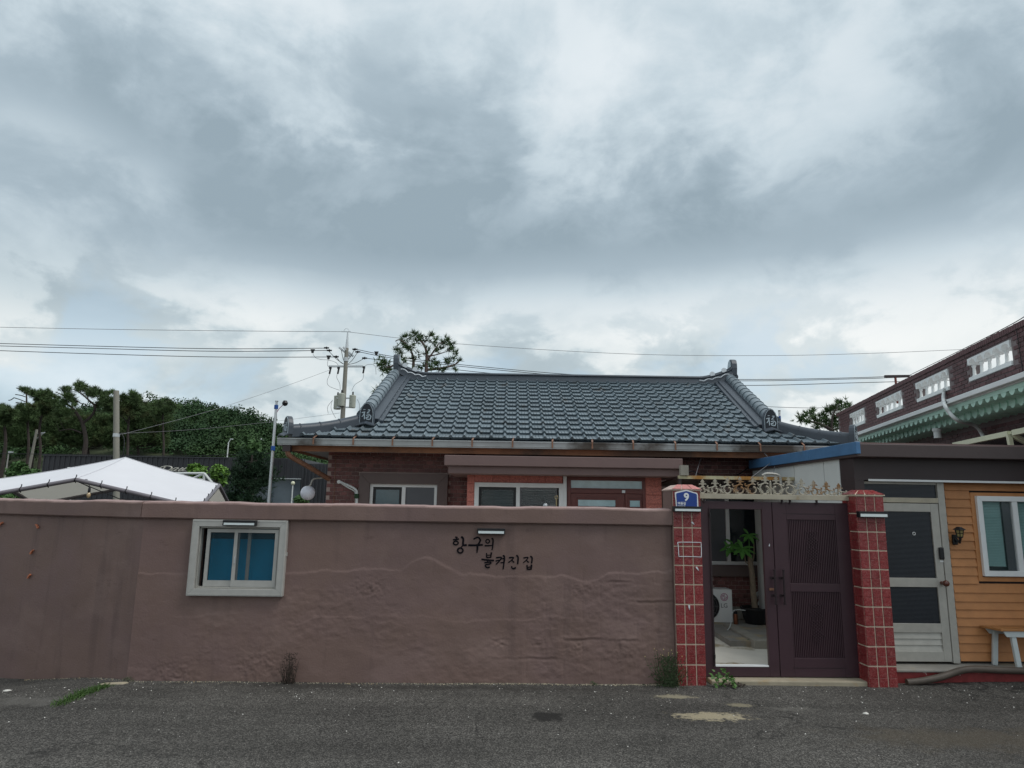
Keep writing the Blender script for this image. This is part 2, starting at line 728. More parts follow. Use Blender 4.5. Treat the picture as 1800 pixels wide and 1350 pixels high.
    mc.inputs[7].default_value = (.016, .015, .014, 1)
    blotch.last = mc.outputs[2]
    for (u, v, hw, hh, col, am, scl, soft) in (
            (1250, 1259, 75, 9, (.36, .31, .21), .85, 14, .5), (1185, 1224, 42, 4, (.36, .32, .22), .6, 18, .5),
            (1300, 1239, 26, 4, (.34, .30, .2), .5, 18, .5), (963, 1260, 33, 9, (.016, .015, .014), .9, 9, .35),
            (700, 1208, 520, 5, (.03, .027, .024), .55, 5, .7), (1390, 1245, 60, 6, (.2, .19, .17), .35, 14, .8),  # long thin entry: darker asphalt along the wall foot
            (60, 1232, 120, 12, (.15, .142, .13), .45, 6, .7), (1700, 1300, 260, 30, (.085, .07, .05), .55, 3, .9)):
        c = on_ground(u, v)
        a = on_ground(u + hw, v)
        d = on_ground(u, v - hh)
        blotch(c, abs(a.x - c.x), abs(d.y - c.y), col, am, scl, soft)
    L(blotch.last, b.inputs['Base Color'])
    bp = N(T, 'ShaderNodeBump')
    bp.inputs['Strength'].default_value = .8
    bp.inputs['Distance'].default_value = .006
    ad = N(T, 'ShaderNodeMath', operation='ADD')
    L(vo.outputs['Distance'], ad.inputs[0])
    L(nz(150, 2), ad.inputs[1])
    L(ad.outputs[0], bp.inputs['Height'])
    L(bp.outputs[0], b.inputs['Normal'])
    return m


MT = {}
MT['asphalt'] = M_asphalt()
MT['wall'] = mat('wall_paint', (.185, .119, .101), .62, spec=.35, var=.10, vscale=2.2, bump=.35, bscale=55, bdist=.006,
                 second=(.170, .110, .100), sscale=1.1, smask=(.45, .62))
def weather_wall(m):
    """rain streaks, faded patches and scuffs in the paint"""
    T = m.node_tree
    L = T.links.new
    b = T.nodes['Principled BSDF']
    src = b.inputs['Base Color'].links[0].from_socket
    pos = N(T, 'ShaderNodeNewGeometry').outputs['Position']

    def nz(scale, vec3, detail=5, rough=.6):
        mp = N(T, 'ShaderNodeMapping')
        mp.inputs['Scale'].default_value = vec3
        L(pos, mp.inputs[0])
        n = N(T, 'ShaderNodeTexNoise')
        n.inputs['Scale'].default_value = scale
        n.inputs['Detail'].default_value = detail
        n.inputs['Roughness'].default_value = rough
        L(mp.outputs[0], n.inputs['Vector'])
        return n.outputs['Fac']

    def mixin(cur, fac, a, c, col, amt):
        r = N(T, 'ShaderNodeMapRange', interpolation_type='SMOOTHSTEP')
        L(fac, r.inputs['Value'])
        r.inputs['From Min'].default_value, r.inputs['From Max'].default_value = a, c
        r.inputs['To Max'].default_value = amt
        mx = N(T, 'ShaderNodeMix', data_type='RGBA')
        L(r.outputs[0], mx.inputs['Factor'])
        L(cur, mx.inputs[6])
        mx.inputs[7].default_value = (*col, 1)
        return mx.outputs[2]
    c = mixin(src, nz(5, (1, 1, .10)), .52, .72, (.11, .072, .066), .55)      # streaks
    c = mixin(c, nz(1.3, (1, 1, 1.6), 7), .50, .70, (.23, .155, .136), .55)    # faded paint
    c = mixin(c, nz(9, (1, 1, 1), 8, .7), .66, .74, (.24, .165, .15), .35)     # scuffs
    c = mixin(c, nz(3.1, (1, 1, 2.5), 8, .7), .62, .72, (.105, .064, .057), .55)
    L(c, b.inputs['Base Color'])


weather_wall(MT['wall'])
MT['wall_top'] = mat('wall_top_pale', (.30, .205, .19), .7, var=.2, vscale=9, bump=.4, bscale=40)
MT['trim_brown'] = mat('brown_trim_paint', (.125, .093, .088), .6, var=.06, vscale=3, bump=.12, bscale=60)
MT['canopy_brown'] = mat('canopy_paint', (.180, .120, .113), .6, var=.07, vscale=3, bump=.12, bscale=60)
MT['ink'] = mat('black_letter_paint', (.006, .005, .008), .7, spec=.1, var=.1)
MT['alu'] = mat('aluminium', (.42, .41, .385), .36, metal=.15, spec=.5, var=.08, vscale=14, bump=.05, bscale=200)
MT['alu_dull'] = mat('dull_aluminium', (.40, .385, .35), .5, metal=.25, spec=.4, var=.10, vscale=10)
MT['white'] = mat('white_frame', (.74, .75, .75), .4, var=.05, vscale=7)
MT['black'] = mat('black_plastic', (.012, .012, .014), .4, spec=.4, var=.1)
MT['diffuser'] = mat('lamp_diffuser', (.70, .76, .76), .35, var=.03)
MT['pane_blue'] = mat('blue_pane', (.010, .085, .150), .06, spec=.7, var=.18, vscale=3)
MT['pane_tint'] = mat('tinted_pane', (.020, .060, .085), .04, spec=.8, var=0, alpha=.28)
MT['blue_board'] = mat('blue_board', (.012, .32, .56), .6, var=.14, vscale=2.5)
MT['pane_dark'] = mat('dark_pane', (.020, .026, .032), .05, spec=.8, var=.15, vscale=4)
MT['pane_teal'] = mat('teal_pane', (.030, .070, .085), .06, spec=.9, var=.2, vscale=4)
MT['pane_painted_sky'] = mat('painted_sky_pane', (.36, .52, .56), .12, spec=.9, var=.25, vscale=5)  # pale blue base stands in for sky reflected in the glass
MT['pane_grey'] = mat('grey_screen', (.085, .088, .10), .3, spec=.5, var=.1)
MT['pane_clear'] = mat('clear_pane', (.05, .09, .09), .04, spec=.8, var=0, alpha=.16)
MT['blind_dark'] = mat('dark_blind', (.055, .075, .095), .5, var=.06)
MT['blind_teal'] = mat('teal_blind', (.42, .68, .66), .5, var=.08)
MT['blind_grey'] = mat('grey_blind', (.17, .17, .18), .5, var=.06)
MT['gate'] = mat('gate_maroon', (.048, .023, .030), .42, spec=.4, var=.12, vscale=4, bump=.08, bscale=150)
MT['gate_dark'] = mat('gate_maroon_slat', (.026, .016, .019), .5, spec=.3, var=.1)
MT['cream_steel'] = mat('cream_steel', (.40, .36, .28), .5, var=.14, vscale=6, second=(.30, .22, .13), sscale=8, smask=(.6, .72))
MT['iron'] = mat('cast_iron_paint', (.34, .31, .25), .55, var=.15, vscale=20, second=(.22, .115, .045), sscale=3.2, smask=(.52, .60))
MT['grout'] = mat('cream_grout', (.66, .57, .44), .85, var=.15, vscale=10)
MT['plaster'] = mat('worn_plaster', (.52, .40, .35), .85, var=.25, vscale=12, bump=.4)
MT['brick_dark'] = mat('dark_brick', (.150, .060, .054), .55, spec=.4, var=.22, vscale=9, rand=.32, bump=.2, bscale=70)
MT['mortar'] = mat('mortar', (.40, .31, .28), .9, var=.15)
MT['brick_nb'] = mat('maroon_brick', (.105, .047, .049), .6, spec=.35, var=.2, vscale=7, rand=.28, bump=.2, bscale=60)
MT['mortar_nb'] = mat('dark_mortar', (.20, .165, .165), .9, var=.2)
MT['granite'] = mat('red_granite_tile', (.50, .165, .130), .5, spec=.4, var=.5, vscale=70, detail=3, bump=.3, bscale=90, rand=.08)
MT['tile'] = mat('roof_tile', (.150, .188, .212), .32, spec=.62, var=.20, vscale=2.2, rand=.16, bump=.05, bscale=80,
                 second=(.13, .115, .10), sscale=3.4, smask=(.60, .74))
MT['ridge'] = mat('ridge_steel', (.046, .058, .074), .42, spec=.5, var=.12, vscale=4)
MT['cap_dark'] = mat('cap_dark_face', (.022, .028, .036), .5, var=.1)
MT['pale_paint'] = mat('pale_relief_paint', (.42, .50, .55), .5, var=.08)
MT['white_line'] = mat('white_relief_paint', (.68, .72, .75), .5, var=.05)
MT['gutter'] = mat('gutter_steel', (.38, .40, .40), .45, metal=.2, spec=.45, var=.2, vscale=2.5, second=(.085, .072, .06), sscale=.55, smask=(.50, .58))
MT['copper'] = mat('copper_strap', (.24, .125, .080), .45, metal=.3, var=.3, vscale=12)
MT['fascia'] = mat('stained_fascia', (.27, .115, .055), .5, var=.3, vscale=3, second=(.10, .055, .035), sscale=.9, smask=(.45, .58))
MT['soffit'] = mat('grey_soffit', (.34, .34, .34), .7, var=.1)
MT['door_maroon'] = mat('maroon_door', (.150, .044, .038), .38, spec=.45, var=.12, vscale=8)
MT['concrete'] = mat('concrete', (.66, .625, .55), .9, var=.10, vscale=3, second=(.30, .24, .15), sscale=1.3, smask=(.55, .62), bump=.2, bscale=60)
MT['concrete_old'] = mat('old_concrete', (.27, .255, .23), .9, var=.2, vscale=4, bump=.4, bscale=30, second=(.36, .29, .19), sscale=2.5, smask=(.5, .65))
MT['threshold'] = mat('threshold_concrete', (.33, .285, .21), .9, var=.2, vscale=5, bump=.3, bscale=40, second=(.38, .24, .10), sscale=3, smask=(.58, .7))
MT['panel_white'] = mat('white_panel', (.58, .595, .575), .5, var=.07, vscale=1.6)
MT['blue_trim'] = mat('blue_trim', (.060, .155, .30), .5, spec=.4, var=.16, vscale=5, second=(.10, .16, .22), sscale=4, smask=(.62, .72))
MT['brown_metal'] = mat('dark_brown_metal', (.042, .029, .030), .45, spec=.4, var=.12, vscale=2.5)
MT['brown_fascia'] = mat('brown_fascia', (.066, .046, .045), .42, spec=.45, var=.12, vscale=2.5)
MT['siding'] = mat('orange_siding', (.46, .205, .080), .5, spec=.35, second=(.36, .15, .055), sscale=2.2, smask=(.5, .75), var=.12, vscale=6, rand=.06, bump=.05, bscale=120)
MT['red_paint'] = mat('red_kerb_paint', (.20, .030, .030), .5, var=.25, vscale=15, second=(.55, .47, .43), sscale=7, smask=(.64, .70))
MT['hose'] = mat('grey_brown_hose', (.085, .068, .055), .55, spec=.35, var=.2, vscale=9)
MT['bench_wood'] = mat('bench_wood', (.36, .165, .062), .5, var=.2, vscale=12)
MT['bench_grey'] = mat('bench_paint', (.50, .54, .54), .55, var=.1, vscale=9)
MT['knob'] = mat('brown_knob', (.10, .028, .018), .25, spec=.6, var=.1)
MT['lantern_glass'] = mat('lantern_glass', (.30, .24, .10), .25, var=.2)
MT['brass'] = mat('brass', (.30, .24, .13), .35, metal=.5, var=.1)
MT['glass_bulb'] = mat('bulb_glass', (.55, .58, .6), .08, spec=.9, var=.1, alpha=.55)
MT['amber_bulb'] = mat('amber_glass', (.50, .36, .20), .08, spec=.9, var=.2, vscale=30, alpha=.85)
MT['globe'] = mat('white_globe', (.70, .71, .78), .3, spec=.5, var=.03)
MT['fabric'] = mat('white_tent_fabric', (.84, .84, .88), .8, var=.03, vscale=2)
def M_fabric():
    m = MT['fabric']
    T = m.node_tree
    b = T.nodes['Principled BSDF']
    tr = N(T, 'ShaderNodeBsdfTranslucent')
    tr.inputs['Color'].default_value = (.80, .76, .66, 1)
    mx = N(T, 'ShaderNodeMixShader')
    mx.inputs[0].default_value = .25
    T.links.new(b.outputs[0], mx.inputs[1])
    T.links.new(tr.outputs[0], mx.inputs[2])
    T.links.new(mx.outputs[0], T.nodes['Material Output'].inputs['Surface'])


M_fabric()
MT['pipe_grey'] = mat('grey_tent_pipe', (.16, .145, .16), .4, spec=.5, var=.1)
MT['pipe_white'] = mat('white_pipe', (.62, .64, .63), .4, var=.08)
MT['sign_blue'] = mat('sign_blue', (.010, .045, .245), .35, spec=.5, var=.03)
MT['steel'] = mat('bright_steel', (.55, .57, .58), .35, metal=.6, var=.08)
MT['blue_band'] = mat('blue_band', (.02, .08, .30), .4, var=.05)
MT['pole_conc'] = mat('pole_concrete', (.25, .24, .205), .85, var=.1, vscale=3, bump=.15)
MT['transformer'] = mat('transformer_paint', (.47, .49, .42), .5, var=.06)
MT['cladding'] = mat('charcoal_cladding', (.040, .041, .047), .5, spec=.4, var=.15, vscale=.5)
MT['far_glass'] = mat('far_glass', (.09, .115, .135), .15, spec=.6, var=.4, vscale=.9)
MT['sign_white'] = mat('sign_letters', (.60, .58, .52), .5, var=.04)
MT['bark'] = mat('pine_bark', (.050, .040, .035), .9, var=.3, vscale=6)
MT['bark_red'] = mat('red_pine_bark', (.115, .082, .072), .9, var=.3, vscale=6)
MT['pine'] = mat('pine_needles', (.075, .120, .046), .7, spec=.2, var=.5, vscale=1.1, second=(.075, .075, .030), sscale=.9, smask=(.55, .68))
MT['pine_near'] = mat('pine_needles_near', (.066, .112, .042), .65, spec=.2, var=.45, vscale=2.5, second=(.07, .065, .03), sscale=2, smask=(.6, .7))
MT['forest'] = mat('forest_leaves', (.028, .060, .024), .7, spec=.15, var=.45, vscale=.14, second=(.042, .078, .026), sscale=.09, smask=(.45, .65))
MT['leaf_bright'] = mat('bright_leaves', (.105, .205, .035), .6, spec=.3, var=.4, vscale=2)
MT['leaf_mid'] = mat('mid_leaves', (.052, .105, .034), .65, spec=.2, var=.45, vscale=1)
MT['conifer'] = mat('dark_conifer', (.020, .045, .022), .7, spec=.2, var=.45, vscale=1.2)
MT['plant_leaf'] = mat('pot_plant_leaf', (.10, .26, .055), .45, spec=.45, var=.25, vscale=9)
MT['plant_trunk'] = mat('pot_plant_trunk', (.21, .165, .12), .85, var=.25, vscale=22, bump=.4, bscale=60)
MT['weed'] = mat('weed_leaf', (.058, .085, .040), .65, var=.35, vscale=14)
MT['weed_fresh'] = mat('fresh_leaf', (.055, .125, .026), .5, var=.3, vscale=14)
MT['dry_stem'] = mat('dry_stem', (.055, .042, .034), .8, var=.3, vscale=20)
MT['grass'] = mat('grass_blade', (.055, .105, .024), .6, var=.35, vscale=9)
MT['flower'] = mat('yellow_flower', (.42, .33, .16), .7, var=.15)
MT['shell'] = mat('shell_white', (.60, .58, .54), .7, var=.2, vscale=30)
MT['ac_white'] = mat('ac_white', (.80, .81, .80), .45, var=.03)
MT['ac_grey'] = mat('ac_print_grey', (.14, .14, .15), .5, var=.03)
MT['ac_pink'] = mat('ac_print_pink', (.42, .16, .27), .5, var=.03)
MT['canister'] = mat('copper_canister', (.22, .085, .045), .3, metal=.6, var=.2, vscale=12)
MT['brick_step'] = mat('ledge_concrete', (.30, .28, .24), .9, var=.2, vscale=4, bump=.3, bscale=40)
MT['mint'] = mat('mint_paint', (.52, .78, .66), .55, var=.08, vscale=2.5)
MT['cornice_white'] = mat('cornice_white', (.80, .82, .81), .5, var=.07, vscale=2)
MT['cream_frame'] = mat('cream_frame', (.66, .66, .48), .45, var=.06)
MT['antenna_red'] = mat('rusty_red', (.20, .06, .045), .6, var=.2)
MT['seam'] = mat('tent_seam', (.62, .62, .65), .8, var=.05)
MT['wire'] = mat('cable_black', (.02, .02, .022), .6, var=0)
MT['wire_pale'] = mat('cable_pale', (.20, .20, .21), .6, var=0)
MT['paint_chip'] = mat('paint_chip', (.50, .17, .09), .7, var=.3, vscale=60)
MT['terrain'] = mat('terrain', (.06, .075, .04), .9, var=.3, vscale=.05)
MT['rust_beam'] = mat('rusty_cream_beam', (.46, .42, .27), .6, var=.15, vscale=5, second=(.36, .17, .04), sscale=2.2, smask=(.46, .56))


def M_ceramic():
    m = mat('pillar_tile', (.185, .016, .018), .28, spec=.5, var=.25, vscale=30, rand=.14)
    T = m.node_tree
    L = T.links.new
    b = T.nodes['Principled BSDF']
    src = b.inputs['Base Color'].links[0].from_socket
    pos = N(T, 'ShaderNodeNewGeometry').outputs['Position']
    n = N(T, 'ShaderNodeTexNoise')
    n.inputs['Scale'].default_value = 42
    n.inputs['Detail'].default_value = 3
    n.inputs['Distortion'].default_value = 1.2
    L(pos, n.inputs['Vector'])
    s1 = N(T, 'ShaderNodeMath', operation='SUBTRACT')
    L(n.outputs['Fac'], s1.inputs[0])
    s1.inputs[1].default_value = .5
    ab = N(T, 'ShaderNodeMath', operation='ABSOLUTE')
    L(s1.outputs[0], ab.inputs[0])
    r = N(T, 'ShaderNodeMapRange')
    L(ab.outputs[0], r.inputs['Value'])
    r.inputs['From Min'].default_value, r.inputs['From Max'].default_value = .038, .010
    r.inputs['To Min'].default_value, r.inputs['To Max'].default_value = 0, .46
    mx = N(T, 'ShaderNodeMix', data_type='RGBA')
    L(r.outputs[0], mx.inputs['Factor'])
    L(src, mx.inputs[6])
    mx.inputs[7].default_value = (.48, .22, .20, 1)
    L(mx.outputs[2], b.inputs['Base Color'])
    bp = N(T, 'ShaderNodeBump')
    bp.inputs['Strength'].default_value = .6
    bp.inputs['Distance'].default_value = .004
    L(n.outputs['Fac'], bp.inputs['Height'])
    L(bp.outputs[0], b.inputs['Normal'])
    return m


MT['ceramic'] = M_ceramic()
MT['ceramic_pale'] = mat('sun_faded_tile', (.46, .17, .155), .4, spec=.5, var=.25, vscale=25, rand=.1)


def ribbed_glass():
    m = mat('ribbed_glass', (.012, .015, .021), .15, spec=.45, var=.12, vscale=3)
    T = m.node_tree
    L = T.links.new
    b = T.nodes['Principled BSDF']
    pos = N(T, 'ShaderNodeNewGeometry').outputs['Position']
    hs = []
    for dr in ('Z', 'X'):
        w = N(T, 'ShaderNodeTexWave', wave_type='BANDS', bands_direction=dr)
        w.inputs['Scale'].default_value = 22
        L(pos, w.inputs['Vector'])
        hs.append(w.outputs['Fac'])
    ad = N(T, 'ShaderNodeMath', operation='ADD')
    L(hs[0], ad.inputs[0])
    L(hs[1], ad.inputs[1])
    bp = N(T, 'ShaderNodeBump')
    bp.inputs['Strength'].default_value = .18
    bp.inputs['Distance'].default_value = .003
    L(ad.outputs[0], bp.inputs['Height'])
    L(bp.outputs[0], b.inputs['Normal'])
    return m


MT['ribbed'] = ribbed_glass()


def frustum(w, h, t, bev, blocks=1, gap=.004):
    """face plate in the x-z plane, front at y=-t; used for tiles and bricks"""
    mb = MB()
    bh = (h - gap * (blocks - 1)) / blocks
    ins = .0025 if gap < .002 else bev
    for k in range(blocks):
        z0 = -h / 2 + k * (bh + gap)
        a = [(-w / 2, 0, z0), (w / 2, 0, z0), (w / 2, 0, z0 + bh), (-w / 2, 0, z0 + bh)]
        m_ = [(-w / 2, -t + bev * .6, z0), (w / 2, -t + bev * .6, z0), (w / 2, -t + bev * .6, z0 + bh), (-w / 2, -t + bev * .6, z0 + bh)]
        f = [(-w / 2 + bev, -t, z0 + ins), (w / 2 - bev, -t, z0 + ins), (w / 2 - bev, -t, z0 + bh - ins), (-w / 2 + bev, -t, z0 + bh - ins)]
        ff = [(8, 9, 10, 11)]
        for i in range(4):
            j = (i + 1) % 4
            ff += [(i, j, 4 + j, 4 + i), (4 + i, 4 + j, 8 + j, 8 + i)]
        mb.add(a + m_ + f, ff)
    return mb


# ================================================================== GROUND
def smooth(a, b, x):
    t = np.clip((x - a) / (b - a), 0, 1)
    return t * t * (3 - 2 * t)


def road_z(x, y):
    z = (fbm(x * .7, y * .7, 4, 3) - .5) * .03 + (fbm(x * 6, y * 6, 3, 9) - .5) * .008
    z = z - .17 * smooth(-4.0, -5.9, x) * smooth(6.3, 8.1, y)
    z = z + .03 * smooth(4.3, 6.5, x) * smooth(6.5, 8.0, y)
    return z


nx, ny = 300, 130
gx, gy = np.meshgrid(np.linspace(-9, 9, nx), np.linspace(1.5, 8.6, ny))
gz = road_z(gx, gy)
idx = np.arange(nx * ny).reshape(ny, nx)
quads = np.stack([idx[:-1, :-1], idx[:-1, 1:], idx[1:, 1:], idx[1:, :-1]], -1).reshape(-1, 4)
road = np_mesh('road', np.stack([gx, gy, gz], -1).reshape(-1, 3), quads, MT['asphalt'], smooth=True)
tag(road, kind='structure')
g = MB()
g.add([(-900, -900, -.26), (900, -900, -.26), (900, 900, -.26), (-900, 900, -.26)], [(0, 1, 2, 3)])
tag(g.build('ground', MT['asphalt']), kind='structure')
# courtyard slab behind the gate
yd = MB()
yd.box(-3.2, 4.3, 8.05, 11.6, -.04, .045)
tag(yd.build('courtyard_floor', MT['concrete']), kind='structure')

# loose chips and shell grit on the asphalt
mb = MB()
for k in range(620):
    x = random.uniform(-6, 6.3)
    y = 7.62 + .035 * x - abs(random.gauss(0, 1)) * (.5 if random.random() < .6 else 1.6)
    if y < 4.6 or y > 8.1:
        continue
    r = random.choice((.0022, .003, .0035, .004, .005, .0075))
    z = float(road_z(np.array([x]), np.array([y]))[0])
    a = random.uniform(0, 6.28)
    pts = [(x + r * random.uniform(.6, 1.4) * math.cos(a + q), y + r * random.uniform(.6, 1.4) * math.sin(a + q), z) for q in (0, 1.6, 3.1, 4.7)]
    mb.add(pts + [(x, y, z + r * .8)], [(0, 1, 4), (1, 2, 4), (2, 3, 4), (3, 0, 4)])
tag(mb.build('stone_chips', MT['shell']), 'pale stone chips and shell grit strewn on the asphalt', 'grit', kind='stuff')
mb = MB()
for k in range(2600):
    x = random.uniform(-5.4, 1.75)
    dens = .25 + .75 * float(smooth(-1.6, .3, x))
    if random.random() > dens:
        continue
    yw = 7.676 + .035 * x if x > -3.95 else 7.54 + (-3.95 - x) * .394
    y = yw - .02 - abs(random.gauss(0, .028))
    z = float(road_z(np.array([x]), np.array([y]))[0])
    r = random.uniform(.003, .009)
    a = random.uniform(0, 6.28)
    pts = [(x + r * random.uniform(.6, 1.4) * math.cos(a + q), y + r * random.uniform(.6, 1.4) * math.sin(a + q), z - .001) for q in (0, 2.1, 4.2)]
    mb.add(pts + [(x, y, z + r * .9)], [(0, 1, 3), (1, 2, 3), (2, 0, 3)])
tag(mb.build('wall_foot_grit', MT['threshold']), 'line of buff grit and crumbled render along the wall foot', 'grit', kind='stuff')
for (u, v, r, lab) in ((1522, 1254, .030, 'thin white shell shard lying alone on the open asphalt'),
                       (1702, 1199, .042, 'pale round shell at the foot of the red step'),
                       (1766, 1196, .040, 'chipped white shell near the bench end of the red step'),
                       (14, 1206, .045, 'white litter scrap on the raised asphalt below the angled wall')):
    c = on_ground(u, v, .0)
    z = float(road_z(np.array([c.x]), np.array([c.y]))[0])
    mb = MB()
    ring = [(c.x + r * random.uniform(.75, 1.15) * math.cos(q), c.y + .7 * r * random.uniform(.75, 1.15) * math.sin(q), z) for q in np.linspace(0, 5.7, 9)]
    mid = [((p[0] + c.x) / 2, (p[1] + c.y) / 2, z + .010) for p in ring]
    n = len(ring)
    mb.add(ring + mid + [(c.x, c.y, z + .014)], [(i, (i + 1) % n, n + (i + 1) % n, n + i) for i in range(n)] + [(n + i, n + (i + 1) % n, 2 * n) for i in range(n)])
    tag(mb.build('shell_fragment', MT['shell'], base=(c.x, c.y, z)), lab, 'shell', 'shell fragments on the road')

# ================================================================== BOUNDARY WALL
COP_T, COP_B, WL = 1.838, 1.665, S.X(222, 1197, 0)
WR = 1.80
wall = thing('boundary_wall', 'long mauve brown plastered garden wall along the road with brush lettering', 'wall', ((WL + WR) / 2, 0, 0), S)
# window opening
wx0, wx1 = S.X(333, 980, -.06), S.X(501, 980, -.06)
wz0, wz1 = S.Z(410, 1048, -.06), S.Z(420, 914, -.06)


def poly_v(pts):
    q = sorted(S.px(u, v, 0) for u, v in pts)
    return np.array([p[0] for p in q]), np.array([p[1] for p in q])


def wall_relief(s, z):
    h = (fbm(s * 1.3, z * 1.3, 4, 5) - .5) * .012 + (fbm(s * 7, z * 9, 4, 21) - .5) * .004
    e1 = poly_v([(222, 1008), (300, 1008), (340, 1010), (500, 1010), (545, 1006), (580, 1003), (610, 1005), (638, 998), (645, 1001), (668, 1000),
                 (690, 1004), (705, 1003), (733, 981), (758, 979), (776, 993), (795, 1003), (815, 1010), (826, 1007), (842, 1012), (880, 1015), (935, 1013), (1000, 1015),
                 (1020, 1021), (1050, 1020), (1068, 1008), (1095, 1006), (1115, 1010), (1160, 1005), (1184, 1004)])
    j = (fbm(s * 7, z * 0 + 3, 6, 31, .65) - .5) * .05
    edge = np.interp(s, *e1) + j
    lower = 1 / (1 + np.exp((z - edge) / .004))
    h = h + lower * (.0045 + .003 * fbm(s * 3, z * 3, 3, 44))
    # thin raised ridge along the lip, breaking up here and there
    h = h + .0030 * np.exp(-((z - edge) / .005) ** 2) * smooth(.35, .6, fbm(s * 4, s * 0 + 1, 3, 77))
    rough = lower * smooth(.45, .68, fbm(s * 1.1 + 4, z * 1.6, 3, 63))
    h = h + rough * ((fbm(s * 14, z * 22, 5, 81, .6) - .5) * .010)
    h = h + lower * (fbm(s * 2.6, z * 4, 5, 91, .5) - .5) * .010
    # second trowel edge lower down
    e2 = .62 + (fbm(s * 2.2, s * 0, 5, 13) - .5) * .22
    h = h + .0025 / (1 + np.exp((z - e2) / .006)) * smooth(-4, -1.5, s) + .0018 * np.exp(-((z - e2) / .008) ** 2) * smooth(.45, .65, fbm(s * 2.3, s * 0 + 6, 4, 19))
    # blockwork telegraphing through the paint at the gate end
    blk = smooth(-.4, .5, s) * smooth(1.25, 1.1, z)
    zz = z + (fbm(s * 4, z * 2, 4, 3, .6) - .5) * .07
    for zc in (1.045, .845, .645, .445, .245):
        msk = smooth(.48, .66, fbm(s * 2.6, z * 0 + zc * 7, 4, 57))
        h = h - blk * .0045 * np.exp(-((zz - zc) / .014) ** 2) * msk
        h = h + blk * .0035 * np.exp(-((zz - zc - .024) / .013) ** 2) * msk
    for sc_ in np.arange(-.2, 1.8, .4):
        h = h - blk * .003 * np.exp(-((s + (fbm(z * 6, z * 0, 2, 8) - .5) * .03 - sc_ - .2 * (np.floor((z - .045) / .2) % 2)) / .010) ** 2)
    h = h + smooth(-.3, .5, s) * smooth(1.15, 1.0, z) * (fbm(s * 13, z * 19, 5, 131, .62) - .5) * .012 * smooth(.35, .6, fbm(s * 2, z * 2.5, 3, 7))
    # spalled patches
    for (u, v, r) in ((945, 1130, .10), (1015, 1138, .13), (1095, 1148, .15), (1020, 1035, .12), (650, 1035, .2), (455, 1170, .3), (300, 1190, .3), (880, 1130, .1)):
        cs, cz = S.px(u, v, 0)
        m_ = np.exp(-(((s - cs) / r) ** 2 + ((z - cz) / (r * .6)) ** 2))
        h = h + m_ * (fbm(s * 30, z * 36, 4, 101, .7) - .55) * .022
    return h


ns, nz_ = 560, 170
gs, gzz = np.meshgrid(np.linspace(WL, WR, ns), np.linspace(-.05, COP_B + .01, nz_))
hh = wall_relief(gs, gzz)
idx = np.arange(ns * nz_).reshape(nz_, ns)
quads = np.stack([idx[:-1, :-1], idx[:-1, 1:], idx[1:, 1:], idx[1:, :-1]], -1).reshape(-1, 4)
cs = (gs[:-1, :-1] + gs[1:, 1:]).ravel() / 2
cz = (gzz[:-1, :-1] + gzz[1:, 1:]).ravel() / 2
keep = ~((cs > wx0 + .06) & (cs < wx1 - .06) & (cz > wz0 + .06) & (cz < wz1 - .06))
np_mesh('plaster_face', np.stack([gs, -hh + .004, gzz], -1).reshape(-1, 3), quads[keep], MT['wall'], wall, smooth=True)
mb = MB()
mb.box(WL, wx0 + .06, .05, .2, -.05, COP_B)
mb.box(wx1 - .06, WR, .05, .2, -.05, COP_B)
mb.box(wx0 + .06, wx1 - .06, .05, .2, -.05, wz0 + .06)
mb.box(wx0 + .06, wx1 - .06, .05, .2, wz1 - .06, COP_B)
mb.build('masonry_core', MT['wall'], wall)
# coping with a slightly wavering arris
def coping(x0, x1, n, seed, fr=None):
    xs = np.linspace(x0, x1, n)
    v, f = [], []
    for i, x in enumerate(xs):
        wv = (fbm(np.array([x * 1.4]), np.array([seed]), 4, seed)[0] - .5)
        wt = (fbm(np.array([x * 4.0]), np.array([seed + 5.]), 4, seed + 3)[0] - .5)
        fy = -.045 + wv * .016
        t = COP_T + wt * .018 + wv * .014
        prof = [(fy + .012, COP_B + wt * .006), (fy, COP_B + .012), (fy + wt * .004, t - .016), (fy + .010, t - .004), (fy + .03, t), (.10, t + .012), (.225, t), (.23, COP_B), (.05, COP_B + .001)]
        v += [(x, a, b) for a, b in prof]
    k = len(prof)
    for i in range(n - 1):
        for j in range(k):
            f.append((i * k + j, (i + 1) * k + j, (i + 1) * k + (j + 1) % k, i * k + (j + 1) % k))
    f.append(tuple(range(k)))
    f.append(tuple((n - 1) * k + j for j in range(k - 1, -1, -1)))
    return MB().add(v, f)


cp = coping(WL - .01, WR, 420, 4).build('coping', MT['wall'], wall)
# paler strip over the coping's upper face
def cop_top(x0, x1, n, seed):
    xs = np.linspace(x0, x1, n)
    v, f = [], []
    for x in xs:
        wv = (fbm(np.array([x * 1.4]), np.array([seed]), 4, seed)[0] - .5)
        wt = (fbm(np.array([x * 4.0]), np.array([seed + 5.]), 4, seed + 3)[0] - .5)
        fy = -.045 + wv * .016
        t = COP_T + wt * .018 + wv * .014
        v += [(x, fy + .010, t - .003), (x, fy + .03, t + .004), (x, .10, t + .016), (x, .224, t + .003)]
    for i in range(n - 1):
        for j in range(3):
            f.append((i * 4 + j, (i + 1) * 4 + j, (i + 1) * 4 + j + 1, i * 4 + j + 1))
    return MB().add(v, f)


cop_top(WL - .005, WR - .005, 420, 4).build('coping_top', MT['wall_top'], wall, smooth=True)

